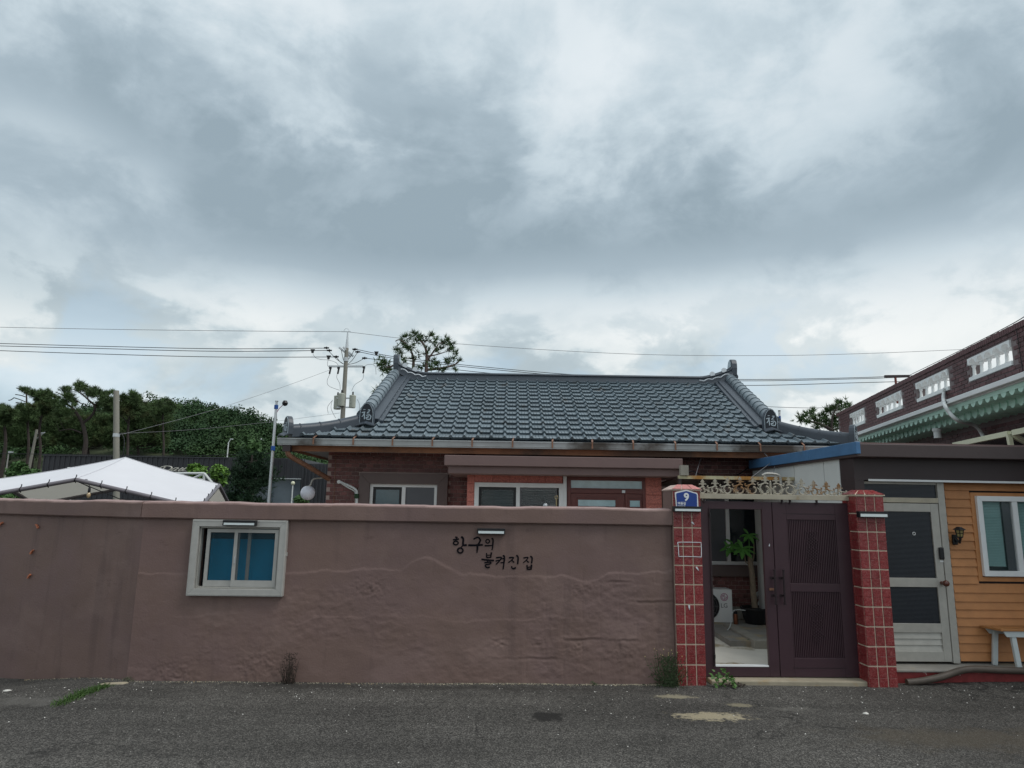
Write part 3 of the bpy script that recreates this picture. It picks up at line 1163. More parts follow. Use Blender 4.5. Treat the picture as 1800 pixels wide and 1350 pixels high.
# angled stretch that turns back from the corner
A = Frame(S.world((WL, 0, 0)), rad(180 - 21.5 + 0) - math.pi)   # local x runs towards the corner (negative = away)
aw = thing('angled_wall', 'plain darker mauve garden wall turning back from the corner with chipped paint', 'wall', (-2.2, 0, 0), A)
ns2, nz2 = 160, 60
gs, gzz = np.meshgrid(np.linspace(-5.5, 0.004, ns2), np.linspace(-.45, COP_B + .01, nz2))
hh = (fbm(gs * 1.2, gzz * 1.2, 4, 15) - .5) * .014 + (fbm(gs * 6, gzz * 8, 4, 25) - .5) * .005
idx = np.arange(ns2 * nz2).reshape(nz2, ns2)
quads = np.stack([idx[:-1, :-1], idx[:-1, 1:], idx[1:, 1:], idx[1:, :-1]], -1).reshape(-1, 4)
np_mesh('plaster_face', np.stack([gs, -hh + .004, gzz], -1).reshape(-1, 3), quads, MT['wall'], aw, smooth=True)
MB().box(-5.5, -.02, .05, .2, -.45, COP_B).build('masonry_core', MT['wall'], aw)
coping(-5.5, 0.0, 300, 9).build('coping', MT['wall'], aw)
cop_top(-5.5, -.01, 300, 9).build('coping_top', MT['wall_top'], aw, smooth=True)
for (u, v, dx, dz) in ((3, 922, .03, .025), (67, 925, .022, -.02), (58, 970, -.02, -.022), (53, 1013, .018, .022)):
    x, z = A.px(u, v, 0)
    mb = MB()
    stroke(mb, [(x - dx, z - dz), (x, z + .006), (x + dx, z + dz)], .010, .020, -.022, -.004)
    mb.build('paint_chip', MT['paint_chip'], aw)

# lettering -----------------------------------------------------------------
def lp(x, y):
    return S.px(780 + x / 10, 920 + y / 10, -.012)


PXM = (S.X(861, 960) - S.X(860, 960)) / 10       # metres per lettering unit
hang = [
    [[(205, 240), (240, 258)], 20, 24], [[(165, 287), (215, 284), (265, 275)], 16, 20], [ellipse(212, 345, 42, 32), 17, 17],
    [[(312, 237), (342, 272), (340, 330), (338, 392)], 26, 22], [[(350, 388), (404, 380)], 20, 26], [[(338, 392), (300, 420)], 14, 10],
    [ellipse(290, 477, 46, 44), 19, 19]]
gu = [[[(525, 277), (600, 247), (642, 292), (622, 345), (600, 378)], 18, 22], [[(436, 385), (560, 386), (684, 378)], 24, 22], [[(592, 386), (590, 450), (583, 520)], 27, 12]]
ui = [[ellipse(772, 315, 32, 33), 14, 14], [[(724, 393), (785, 393), (846, 390)], 18, 13], [[(847, 264), (866, 292), (860, 400), (850, 468)], 22, 14]]
bul = [[[(752, 525), (756, 605)], 14, 16], [[(838, 515), (825, 605)], 20, 14], [[(758, 562), (828, 556)], 11, 11], [[(756, 602), (825, 598)], 14, 14],
       [[(668, 632), (760, 645), (882, 655)], 18, 20], [[(770, 650), (772, 686)], 15, 13], [[(718, 692), (822, 683), (812, 714), (738, 730), (742, 766), (775, 780), (806, 768)], 14, 18]]
kyeo = [[[(925, 606), (1010, 600), (985, 655), (918, 724)], 18, 14], [[(916, 660), (995, 646)], 15, 12], [[(1046, 566), (1068, 602), (1056, 720), (1045, 810)], 24, 14],
        [[(1008, 626), (1056, 618)], 12, 13], [[(1000, 691), (1052, 689)], 13, 15]]
jin = [[[(1150, 606), (1225, 600), (1200, 640), (1135, 694)], 18, 12], [[(1197, 644), (1238, 690)], 12, 18], [[(1282, 564), (1308, 602), (1300, 720)], 22, 18],
       [[(1195, 755), (1202, 786), (1228, 797), (1266, 780)], 14, 22]]
jip = [[[(1405, 609), (1480, 600), (1455, 645), (1396, 696)], 17, 11], [[(1452, 648), (1495, 690)], 12, 18], [[(1527, 580), (1555, 612), (1545, 705)], 20, 18],
       [[(1465, 735), (1470, 815)], 16, 16], [[(1545, 730), (1535, 815)], 20, 18], [[(1470, 772), (1535, 768)], 12, 12], [[(1470, 808), (1535, 806)], 16, 16]]
lett = bpy.data.objects.new('lettering', None)
COL.objects.link(lett)
lett.parent = wall
for gl in (hang, gu, ui, bul, kyeo, jin, jip):
    mb = MB()
    lc = [lp(*p) for pts, _, _ in gl for p in pts]
    yl = float(np.min(-wall_relief(np.array([p[0] for p in lc]), np.array([p[1] for p in lc])))) + .004
    for k, (pts, w0, w1) in enumerate(gl):
        closed = len(pts) > 10
        stroke(mb, [lp(*p) for p in pts], w0 * PXM * 1.5, w1 * PXM * 1.5, yl - .0025 - .0003 * k, yl + .012, closed, 2 if closed else 6)
    mb.build('letter', MT['ink'], lett)

# window in the wall ----------------------------------------------------------
win = MB().frame(wx0, wx1, wz0, wz1, .074, -.065, .03).build('window', MT['alu'], wall, bevel=.003)
MB().frame(wx0 + .077, wx1 - .077, wz0 + .077, wz1 - .077, .014, -.030, .03).build('inner_frame', MT['alu_dull'], win)
MB().frame(wx0 + .012, wx1 - .012, wz0 + .012, wz1 - .012, .006, -.068, -.064).build('raised_bead', MT['alu'], win)
ix0, ix1, iz0, iz1 = wx0 + .094, wx1 - .094, wz0 + .094, wz1 - .094
mid = S.X(413, 985, -.04)


def sash(par, x0, x1, z0, z1, y0, y1, w, wb, fm, pm, pane_d=.012):
    b = MB()
    b.box(x0, x0 + w, y0, y1, z0, z1)
    b.box(x1 - w, x1, y0, y1, z0, z1)
    b.box(x0 + w, x1 - w, y0, y1, z1 - w, z1)
    b.box(x0 + w, x1 - w, y0, y1, z0, z0 + wb)
    o = b.build('sash', fm, par)
    p = MB().box(x0 + w, x1 - w, y0 + pane_d, y0 + pane_d + .005, z0 + wb, z1 - w).build('pane', pm, par)
    return o, p


sash(win, ix0 + .05, mid + .02, iz0, iz1 - .005, -.006, .014, .036, .06, MT['alu'], MT['pane_tint'])
sash(win, mid - .03, ix1, iz0, iz1 - .005, -.032, -.012, .036, .065, MT['alu'], MT['pane_tint'])
MB().box(mid + .10, mid + .135, .016, .03, iz0, iz1).build('inner_sash', MT['alu_dull'], win)
MB().box(wx0 + .06, wx1 - .06, .16, .17, wz0 + .06, wz1 - .06).build('dark_interior_sheet', MT['pane_dark'], win)  # dark sheet stands in for the unlit space behind the window
MB().box(ix0 + .06, ix1, .10, .106, iz0 - .01, iz1 - .115).build('blue_board', MT['blue_board'], win)
MB().box(ix0 + .06, ix1, .108, .112, iz1 - .114, iz1 + .01).build('reflection_band', MT['pane_teal'], win)  # teal band coloured in for the greener reflection along the top
MB().box(mid - .012, mid + .002, -.045, -.032, (iz0 + iz1) / 2 - .06, (iz0 + iz1) / 2 + .01).build('latch', MT['steel'], win)
MB().box(wx1, wx1 + .012, -.03, -.01, (wz0 + wz1) / 2 + .02, (wz0 + wz1) / 2 + .06).build('hook', MT['alu'], win)


# ================================================================== BAR LIGHTS
def bar_light(label, u0, u1, v0, v1, d):
    um, vm = (u0 + u1) / 2, (v0 + v1) / 2
    x0, x1, z0, z1 = S.X(u0, vm, d - .07), S.X(u1, vm, d - .07), S.Z(um, v1, d - .07), S.Z(um, v0, d - .07)
    t = thing('bar_light', label, 'wall lamp', ((x0 + x1) / 2, d, z0), S, 'slim black bar lights on the street front')
    MB().box(x0, x1, d - .07, d - .002, z1 - .026, z1).box(x0, x0 + .012, d - .07, d - .002, z0 + .003, z1 - .026).box(x1 - .012, x1, d - .07, d - .002, z0 + .003, z1 - .026) \
        .box(x0, x1, d - .07, d - .002, z0 - .004, z0 + .003).box(x0, x1, d - .03, d - .002, z0 + .003, z1 - .026).build('housing', MT['black'], t, bevel=.002)
    MB().box(x0 + .012, x1 - .012, d - .068, d - .03, z0 + .004, z1 - .027).build('diffuser', MT['diffuser'], t)
    return t


bar_light('slim black bar light mounted above the brush lettering', 839, 888, 929, 938.5, 0)
bar_light('slim black bar light fixed over the aluminium wall window', 391, 449, 914.5, 923.5, -.065)
bar_light('slim black bar light under the blue number plate', 1185, 1234, 890, 899, -.055)
bar_light('slim black bar light on the tiled pillar beside the glazed aluminium door', 1511, 1562, 899, 909, -.055)

# ================================================================== GATE PILLARS
ceramic_cache = {}


def pillar(label, xf0, xf1, df, depth, ztop, rows_z, cols, left_tiles, cap_in):
    t = thing('gate_pillar', label, 'pillar', ((xf0 + xf1) / 2, df + depth / 2, 0), S, 'red tiled pillars flanking the gate')
    core = MB().box(xf0 + .006, xf1 - .006, df + .006, df + depth, -.05, ztop)
    core.build('core', MT['grout'], t)
    pitch = (xf1 - xf0) / cols
    joint = .013
    for k in range(len(rows_z) - 1):
        z0, z1 = max(rows_z[k], -.03), rows_z[k + 1]
        h = z1 - z0 - joint
        key = (round(pitch, 4), round(h, 3))
        if key not in ceramic_cache:
            ceramic_cache[key] = frustum(pitch - joint * .9, h, .009, .005, 2, .0012).mesh('tile', MT['ceramic'])
        for c in range(cols):
            piece('tile', ceramic_cache[key], t, (xf0 + (c + .5) * pitch, df + .006, (z0 + z1) / 2))
        if left_tiles:
            pl = depth / left_tiles
            key2 = ('s', round(pl, 4), round(h, 3))
            if key2 not in ceramic_cache:
                ceramic_cache[key2] = frustum(pl - joint * .9, h, .009, .005, 2, .0012).mesh('tile', MT['ceramic'])
            for c in range(left_tiles):
                piece('tile', ceramic_cache[key2], t, (xf0 + .006, df + .003 + (c + .5) * pl, (z0 + z1) / 2), rot=(0, 0, -math.pi / 2))
    # hipped cap
    o = .012
    b0 = [(xf0 - o, df - o, ztop), (xf1 + o, df - o, ztop), (xf1 + o, df + depth + o, ztop), (xf0 - o, df + depth + o, ztop)]
    lip = [(x, y, ztop + .012) for x, y, z in b0]
    zt = ztop + cap_in[1]
    ci = cap_in[0]
    tp = [(xf0 + ci, df + ci, zt), (xf1 - ci, df + ci, zt), (xf1 - ci, df + depth - ci, zt), (xf0 + ci, df + depth - ci, zt)]
    mb = MB()
    mb.add(b0 + lip + tp, [(3, 2, 1, 0), (0, 1, 5, 4), (1, 2, 6, 5), (2, 3, 7, 6), (3, 0, 4, 7), (4, 5, 9, 8), (5, 6, 10, 9), (6, 7, 11, 10), (7, 4, 8, 11), (8, 9, 10, 11)])
    mb.build('cap', MT['grout'] if left_tiles else MT['plaster'], t)
    n = cols
    for c in range(n):                       # three faded tiles on the front slope of the cap
        a0, a1 = c / n, (c + 1) / n
        L0, L1 = Vector(lip[0]), Vector(lip[1])
        T0, T1 = Vector(tp[0]), Vector(tp[1])
        g0, g1 = a0 + .02, a1 - .02
        p = [L0.lerp(L1, g0), L0.lerp(L1, g1), T0.lerp(T1, g1), T0.lerp(T1, g0)]
        off = Vector((0, -.006, .004))
        mb = MB()
        mb.hexa([q + Vector((0, .004, -.004)) for q in p] + [q + off for q in p])
        mb.build('cap_tile', MT['ceramic'] if left_tiles else MT['ceramic_pale'], t)
    if left_tiles:
        for c in range(2):
            L0, L1 = Vector(lip[3]), Vector(lip[0])
            T0, T1 = Vector(tp[3]), Vector(tp[0])
            g0, g1 = c / 2 + .02, c / 2 + .48
            p = [L0.lerp(L1, g0), L0.lerp(L1, g1), T0.lerp(T1, g1), T0.lerp(T1, g0)]
            mb = MB()
            mb.hexa([q + Vector((.004, 0, -.004)) for q in p] + [q + Vector((-.006, 0, .004)) for q in p])
            mb.build('cap_tile', MT['ceramic'], t)
    return t


PD = -.055
lx0, lx1 = S.X(1186.5, 1050, PD), S.X(1237.5, 1050, PD)
rowsL = [-.04] + [S.Z(1215, 830 + y / 3.375, PD) for y in (1143, 1022, 903, 785, 667, 553, 440, 330, 222)] + [S.Z(1205, 862, PD)]
pl = pillar('red tiled gate pillar carrying the blue number plate', lx0, lx1, PD, .40, S.Z(1207, 862, PD), rowsL, 3, 0, (.07, .062))
MB().box(lx0 - .004, lx0 + .012, PD + .02, PD + .40, -.05, S.Z(1207, 863, PD)).build('painted_flank', MT['wall'], pl)
# hand-painted outline on the tiles
mb = MB()
for a, b in (((1191, 953), (1232, 953.5)), ((1232, 953.5), (1232.5, 979)), ((1232.5, 979), (1193, 978)), ((1193, 978), (1191, 953))):
    stroke(mb, [S.px(*a, PD), S.px((a[0] + b[0]) / 2 + .4, (a[1] + b[1]) / 2 - .3, PD), S.px(*b, PD)], .006, .007, PD - .0075, PD - .002)
mb.build('painted_outline', MT['white_line'], pl)
mb = MB()
for a, b in (((1224, 997), (1228, 1003)), ((1211, 1064), (1212, 1072)), ((1216, 918), (1220, 922))):
    stroke(mb, [S.px(*a, PD), S.px(*b, PD)], .02, .008, PD - .0072, PD - .002)
mb.build('paint_splash', MT['white_line'], pl)

rx0, rx1 = S.X(1517, 1050, PD), S.X(1567, 1050, PD)
rowsR = [-.04] + [S.Z(1545, 830 + y / 3.375, PD) for y in (1152, 1035, 917, 800, 687, 578, 466, 355, 247)] + [S.Z(1525, 872, PD)]
pillar('red tiled gate pillar beside the closed louvred leaf', rx0, rx1, PD, .30, S.Z(1530, 871.5, PD), rowsR, 3, 2, (.075, .062))

# number plate ---------------------------------------------------------------
NPD = PD - .014
np_ = thing('number_plate', 'blue house number plate with white border reading 9', 'sign', (S.X(1209, 880, NPD), NPD, S.Z(1209, 892, NPD)), S)
o = [S.px(u, v, NPD) for u, v in ((1188.5, 891), (1186, 866), (1189, 864.5), (1206, 861), (1225, 866.5), (1226.5, 869), (1227.5, 891))]
MB().prism(o, NPD - .004, NPD + .004).build('border', MT['white'], np_)
c = Vector((sum(p[0] for p in o) / 7, 0, sum(p[1] for p in o) / 7))
ii = []
for (u, v) in ((1190.3, 893), (1188.2, 868), (1190.5, 866.6), (1206, 863), (1223.5, 868), (1224.8, 870), (1225.4, 893)):
    ii.append(S.px(u, v, NPD))
MB().prism(ii, NPD - .006, NPD + .001).build('plate', MT['sign_blue'], np_)


def text(name, body, size, loc, m, parent, depth=.001, align='CENTER', squash=1.0, rotz=0.0, bold=0.0):
    cu = bpy.data.curves.new(name, 'FONT')
    cu.body = body
    cu.size = size
    cu.align_x = align
    cu.extrude = depth
    cu.offset = bold
    cu.resolution_u = 3
    tmp = bpy.data.objects.new(name, cu)
    COL.objects.link(tmp)
    dg = bpy.context.evaluated_depsgraph_get()
    me = bpy.data.meshes.new_from_object(tmp.evaluated_get(dg))
    bpy.data.objects.remove(tmp)
    bpy.data.curves.remove(cu)
    me.transform(Matrix.Rotation(rotz, 4, 'Z') @ Matrix.Rotation(math.pi / 2, 4, 'X') @ Matrix.Diagonal((squash, 1, 1, 1)))
    me.materials.clear()
    me.materials.append(m)
    o_ = bpy.data.objects.new(name, me)
    COL.objects.link(o_)
    o_.parent = parent
    o_.location = Vector(loc) - base_of(parent)
    return o_


x, z = S.px(1206.4, 879, NPD)
for k, dx in enumerate((-.004, 0, .004)):
    pass
text('numeral', '9', .118, (x, NPD - .0075, z - .006), MT['white'], np_, .001, squash=1.0, bold=.004)
x, z = S.px(1190.8, 886.6, NPD)
text('street_name', '여동길', .034, (x, NPD - .0075, z), MT['white'], np_, .001, 'LEFT', bold=.0008)
x, z = S.px(1190.8, 889.6, NPD)
text('street_name', 'Yeodong-gil', .018, (x, NPD - .0075, z), MT['white'], np_, .001, 'LEFT')
MB().box(S.X(1191, 881, NPD), S.X(1223, 881, NPD), NPD - .0075, NPD - .004, S.Z(1206, 880.9, NPD), S.Z(1206, 880.5, NPD)).build('rule_line', MT['blue_band'], np_)

# ================================================================== GATE
GD = .13                                   # front of the leaves


def gx_(u, v):
    return S.X(u, v, GD)


def gz_(u, v):
    return S.Z(u, v, GD)


gate = thing('gate', 'double leaf maroon metal gate with one louvred leaf and one open frame leaf', 'gate', (S.X(1370, 1190, GD), GD, 0.04), S)
zt, zb = gz_(1360, 882.5), gz_(1365, 1190)
glx0, glx1 = lx1 + .004, gx_(1363.8, 1040)
grx0, grx1 = gx_(1365, 1040), S.X(1507.5, 1040, GD)
lo0, lo1 = gx_(1250, 1040), gx_(1346.5, 1040)
lz1, lz0 = gz_(1290, 895), gz_(1305, 1171.5)
leafL = MB().box(glx0, lo0 + .004, GD, GD + .05, zb, zt).box(lo1, glx1, GD, GD + .05, zb, zt) \
    .box(lo0 + .004, lo1, GD, GD + .05, lz1, zt).box(lo0 + .004, lo1, GD, GD + .05, zb, lz0).build('gate_leaf', MT['gate'], gate, bevel=.003)
leafL['label'] = 'leaf that is only a frame with a clear opening'
MB().box(lo0 + .0, lo0 + .018, GD - .012, GD, lz0, lz1).build('jamb_strip', MT['gate_dark'], leafL)
MB().box(lo0 + .003, lo1 - .01, GD - .004, GD + .05, lz0 - .002, lz0 + .012).build('sill_edge', MT['white'], leafL)
for v in (905, 1153):
    MB().cyl((lo0 + .01, GD - .02, gz_(1248, v) - .02), (lo0 + .01, GD - .02, gz_(1248, v) + .02), .009).build('hinge', MT['black'], leafL)
# louvred leaf
px0, px1 = gx_(1389, 1030), gx_(1476.5, 1030)
pz = [gz_(1425, 914), gz_(1428, 1026), gz_(1430, 1040.5), gz_(1440, 1157)]
leafR = MB().box(grx0, px0, GD, GD + .05, zb, zt).box(px1, grx1, GD, GD + .05, zb, zt).box(px0, px1, GD, GD + .05, pz[0], zt) \
    .box(px0, px1, GD, GD + .05, pz[2], pz[1]).box(px0, px1, GD, GD + .05, zb, pz[3]).build('gate_leaf', MT['gate'], gate, bevel=.003)
leafR['label'] = 'closed leaf filled with vertical slats'
MB().box(px0, px1, GD + .034, GD + .040, pz[3], pz[0]).build('backing_sheet', MT['gate_dark'], leafR)
nsl = 28
pitch = (px1 - px0) / nsl
for (a, b) in ((pz[1], pz[0]), (pz[3], pz[2])):
    me = MB().hexa([(-pitch * .30, 0, 0), (pitch * .30, 0, 0), (pitch * .30, .026, 0), (-pitch * .30, .026, 0), (-pitch * .30, 0, b - a), (pitch * .30, 0, b - a), (pitch * .30, .026, b - a), (-pitch * .30, .026, b - a)]).mesh('slat', MT['gate'])
    for k in range(nsl):
        piece('slat', me, leafR, (px0 + (k + .5) * pitch, GD + .008, a))
    cx, cz_ = (px0 + px1) / 2 + .005, (a + b) / 2 + .02
    mb = MB()
    for r_ in range(26):                    # small rungs between the slats make the motif
        zz = cz_ + (r_ - 13) * .0165
        hw = int(round(2.6 * abs(math.sin(r_ * .42)) + (1 if r_ % 3 else 0)))
        for k in range(-hw, hw + 1):
            if (k + r_) % 2 == 0:
                xx = px0 + (round((cx - px0) / pitch) + k) * pitch
                mb.box(xx - pitch * .34, xx + pitch * .34, GD - .002, GD + .02, zz, zz + .010)
    mo = mb.build('motif', MT['gate'], leafR)
    mo['kind'] = 'stuff'
MB().box(px0 - .04, px1 + .0, GD - .003, GD, pz[0] + .066, pz[0] + .070).box(px0 - .02, px1 + .02, GD - .003, GD, pz[3] - .105, pz[3] - .101).build('fold_line', MT['gate_dark'], leafR)
for u, lf in ((1359.3, leafL), (1374.8, leafR)):
    x = gx_(u, 1030)
    z0, z1 = gz_(u, 1061), gz_(u, 1001)
    h = MB().tube([(x, GD - .055, z0), (x, GD - .055, z1)], .011, 10)
    h.cyl((x, GD - .055, z0 - .004), (x, GD - .055, z0 + .012), .016).cyl((x, GD - .055, z1 - .012), (x, GD - .055, z1 + .004), .016)
    for zz in (z0 + .09, z1 - .09):
        h.cyl((x, GD - .055, zz), (x, GD + .002, zz), .008)
        h.box(x - .035, x + .012, GD - .004, GD + .001, zz - .012, zz + .012)
    h.build('pull_handle', MT['gate_dark'], lf, smooth=True)
x, z = gx_(1355, 1034), gz_(1355, 1036)
MB().box(x - .02, x + .03, GD - .012, GD, z - .010, z + .014).build('latch', MT['copper'], leafL)
x, z = gx_(1352, 958), gz_(1352, 958)
mb = MB()
stroke(mb, [(x, z - .012), (x + .006, z + .014)], .012, .006, GD - .0015, GD + .001)
mb.build('paint_scratch', MT['white_line'], leafL)

# lintel with scrollwork ------------------------------------------------------
LD = .10
lin = thing('gate_lintel', 'cream steel lintel over the gate topped by wrought iron scrollwork', 'gate lintel', (S.X(1360, 880, LD), LD, S.Z(1360, 879, LD)), S)
lbz0, lbz1 = S.Z(1360, 878.2, LD), S.Z(1360, 869.2, LD)
MB().box(lx1 - .01, rx0 + .01, LD, LD + .06, lbz0, lbz1).build('beam', MT['cream_steel'], lin, bevel=.003)
mb = MB()
for u in (1239, 1376, 1390, 1437):
    x = S.X(u, 880, LD)
    mb.box(x - .008, x + .008, LD + .01, LD + .04, zt - .02, lbz0)
mb.build('spacer', MT['gate_dark'], lin)
us = [1234.7, 1256.5, 1278.7, 1300.4, 1322.2, 1344.4, 1363.5, 1385.7, 1408, 1429.6, 1451.8, 1473.6]
tips = [842, 840.9, 838.9, 837.8, 837, 835.4, 836.2, 838.6, 841, 844, 846, 849.4]
SD = LD + .03
fin = MB()
fh = .078
prof = [(-.012, 0), (.012, 0), (.009, .018), (.011, .024), (.026, .030), (.033, .024), (.036, .034), (.024, .042), (.012, .042), (.010, .050), (.020, .055), (.009, .074), (0, .090)]
prof = [(x * 1.2, z) for x, z in prof]
fin.prism(prof + [(-x, z) for x, z in reversed(prof[:-1])], -.007, .007)
fme = fin.mesh('finial', MT['iron'])
scroll = []
for k, (u, tv) in enumerate(zip(us, tips)):
    x, ztip = S.px(u, tv, SD)
    zb_ = ztip - .090
    piece('finial', fme, lin, (x, SD, zb_))
    mir = 1 if k < 6 else -1
    r = (zb_ - lbz1) / 2
    cz_ = lbz1 + r
    # C scroll: almost a full ring, curling in to a bud
    pts = []
    for i in range(25):
        t = i / 24
        a = math.pi / 2 + mir * (-.55 + t * 6.6) if True else 0
        rr = r * (1 - .62 * max(0, t - .45) / .55)
        pts.append((x + rr * math.cos(a), SD, cz_ + rr * math.sin(a)))
    mb = MB()
    mb.tube(pts, [.0090] * 20 + [.010, .011, .013, .015, .012], 6)
    # S scroll running off to the neighbouring ring
    dxn = .138 * mir
    s0 = (x - mir * r * .95, cz_)
    p = [(x + mir * r * .9, SD, cz_ + r * .3), (x + mir * r * 1.25, SD, cz_ - r * .1), (x + mir * (r * 1.1 + .03), SD, lbz1 + .02), (x + mir * (.09), SD, lbz1 + .012), (x + mir * .115, SD, lbz1 + .03), (x + mir * .10, SD, lbz1 + .045)]
    mb.tube(catmull(p, 5), .0078, 6)
    q = [(x - mir * r * .3, SD, zb_ - .004), (x - mir * (r + .012), SD, zb_ - r * .35), (x - mir * (.075), SD, zb_ - r * .5), (x - mir * .092, SD, zb_ - r * .1), (x - mir * .08, SD, zb_ + .004)]
    mb.tube(catmull(q, 5), .0070, 6)
    # acanthus leaf on the stem
    lx, lz = x + mir * (r + .026), cz_ - .008
    leaf = [(-.012, -.026), (.004, -.018), (.018, -.008), (.010, .0), (.022, .014), (.006, .016), (.002, .034), (-.008, .016), (-.020, .012), (-.012, -.002)]
    mb.prism([(lx + mir * a, lz + b) for a, b in leaf], SD - .005, SD + .005)
    mb.build('scroll', MT['iron'], lin, smooth=True)
x, _ = S.px(1354, 850, SD)
MB().box(x - .009, x + .009, SD - .008, SD + .008, lbz1, S.Z(1354, 847, SD)).cyl((x, SD, S.Z(1354, 847, SD)), (x, SD, S.Z(1354, 844.5, SD)), .012, .002).build('centre_post', MT['iron'], lin)

# concrete threshold under the gate
mb = MB()
mb.box(S.X(1250, 1195, 0), rx0 + .02, -.02, .22, -.03, zb - .008)
th = mb.build('threshold', MT['threshold'], base=(S.X(1380, 1195), 0, 0), frame=S, bevel=.012)
tag(th, 'worn buff concrete threshold slab under the maroon gate', 'threshold')

# ================================================================== HOUSE
HY = 11.5                                   # front wall plane
hx0, hx1 = W.X(575, 840, HY), 4.85
house = thing('house', 'single storey brick house with dark grey hanok tile roof behind the wall', 'house', (.9, HY, 0))
EAVE_Y, EAVE_Z, SLOPE, RY = 10.82, 2.885, .449, 14.5
SA = math.atan(SLOPE)


def roof_z(y):
    return EAVE_Z + SLOPE * (y - EAVE_Y)


wall_h = 2.74
mb = MB()
mb.box(hx0, hx1, HY, 18.0, -.05, wall_h)
hw_ = mb.build('wall', MT['mortar'], house)

# facing bricks where the wall shows ---------------------------------------------
bl, bh_ = .118, .0665
brick_me = frustum(bl - .008, bh_ - .008, .012, .003).mesh('brick', MT['brick_dark'])
sx0, sx1, sz1 = W.X(631, 860, HY - .1), W.X(787, 860, HY - .1), W.Z(700, 832, HY - .1)
slots = []
for r_ in range(-2, 16):
    z = 2.715 - (r_ + .5) * bh_
    off = (r_ % 2) * bl / 2
    for c in range(0, 22):
        x = hx0 + off + (c + .5) * bl
        if r_ < 0 or x > -.62:
            continue
        if z < 1.76 or (x > sx0 - .02 and x < sx1 + .02 and z < sz1 + .02):
            continue
        slots.append((x, z))
    for c in range(0, 20):
        x = 2.42 + off + (c + .5) * bl
        if 0 <= r_ < 6 and x < 4.75:
            slots.append((x, z))
for r_ in range(8):
    z = .84 - (r_ + .5) * bh_
    off = (r_ % 2) * bl / 2
    for c in range(9):
        slots.append((3.28 + off + (c + .5) * bl, z))
slots.sort(key=lambda p: -p[1] * 0 + abs(p[0] - .0))
stuff = MB()
for k, (x, z) in enumerate(slots):
    jy = random.uniform(-.002, .002)
    if k < 300:
        piece('brick', brick_me, house, (x, HY + jy, z))
    else:
        stuff.box(x - bl / 2 + .004, x + bl / 2 - .004, HY - .012 + jy, HY, z - bh_ / 2 + .004, z + bh_ / 2 - .004)
if stuff.v:
    so = stuff.build('brick_courses', MT['brick_dark'], house)
    so['kind'] = 'stuff'
# left flank of the wall and plinth
MB().box(3.0, hx1, HY - .03, HY, 0.04, .30).build('plinth', MT['brick_step'], house)
# thin vertical cable down the brick at the corner
MB().tube([(W.X(590, 800, HY - .02), HY - .02, 2.7), (W.X(587, 885, HY - .02), HY - .02, 1.7)], .005, 6).build('wall_cable', MT['copper'], house)

# tiled front slope ----------------------------------------------------------------
TW, TL = .2145, .272
ROWS = 15
prof = [(0, 0), (.05, .012), (.11, .032), (.16, .037), (.21, .032), (.27, .012), (.32, 0), (.47, 0), (.50, .007), (.53, 0), (.70, 0), (.73, .007), (.76, 0), (1.0, 0)]
DIR = Vector((0, math.cos(SA), math.sin(SA)))       # up the slope
NRM = Vector((0, -math.sin(SA), math.cos(SA)))


def tile_verts(x0, t0, wob=0.0):
    """one pressed tile: lower edge at slope distance t0"""
    vv, ff = [], []
    n = len(prof)
    o = Vector((x0, 0, 0))
    rows = ((TL + .03, .002), (.0, .043 + wob), (.004, .034 + wob), (.024, .003))
    for (tt, lift) in rows:
        for (a, h) in prof:
            hgt = lift + h if lift > .004 else lift + h * (1.0 if tt > .1 else .3)
            vv.append(o + DIR * (t0 + tt) + NRM * hgt + Vector((a * TW, 0, 0)))
    for r_ in range(len(rows) - 1):
        for i in range(n - 1):
            ff.append((r_ * n + i, r_ * n + i + 1, (r_ + 1) * n + i + 1, (r_ + 1) * n + i))
    return vv, ff


tv, tf = tile_verts(0, 0)
tm = MB().add(tv, tf).mesh('roof_tile', MT['tile'])
E0 = Vector((0, EAVE_Y, EAVE_Z))
GRT = .075                                   # the right verge runs very slightly outwards up the slope
GL, GR = -2.42, 4.36                         # gable lines
CL, CR = -3.60, 5.50                         # eave corners
GY = 11.55


def edge_x(y, side):
    if y >= GY:
        return GL if side < 0 else GR + (y - GY) * GRT
    f = (y - (EAVE_Y - .05)) / (GY - EAVE_Y + .05)
    return CL + (GL - CL) * f if side < 0 else CR + (GR - CR) * f


tl = []
for r_ in range(ROWS):
    y = EAVE_Y + (r_ + .6) * TL * math.cos(SA)
    xl, xr = edge_x(y, -1) - .10, edge_x(y, 1) + .06
    c0 = int(math.floor((xl + 4) / TW)) + 1
    c1 = int(math.floor((xr + 4) / TW))
    for c in range(c0, c1):
        tl.append((-4 + c * TW, r_))
stuff = MB()
for k, (x, r_) in enumerate(tl):
    if k < 300:
        o = piece('roof_tile', tm, house, E0 + Vector((x, 0, 0)) + DIR * (r_ * TL + random.uniform(-.003, .003)) + NRM * random.uniform(-.002, .002))
    else:
        a, b = tile_verts(x, r_ * TL + random.uniform(-.003, .003), random.uniform(-.002, .002))
        stuff.add([p + E0 for p in a], b)
so = stuff.build('upper_roof_tiles', MT['tile'], house)
so['kind'] = 'stuff'

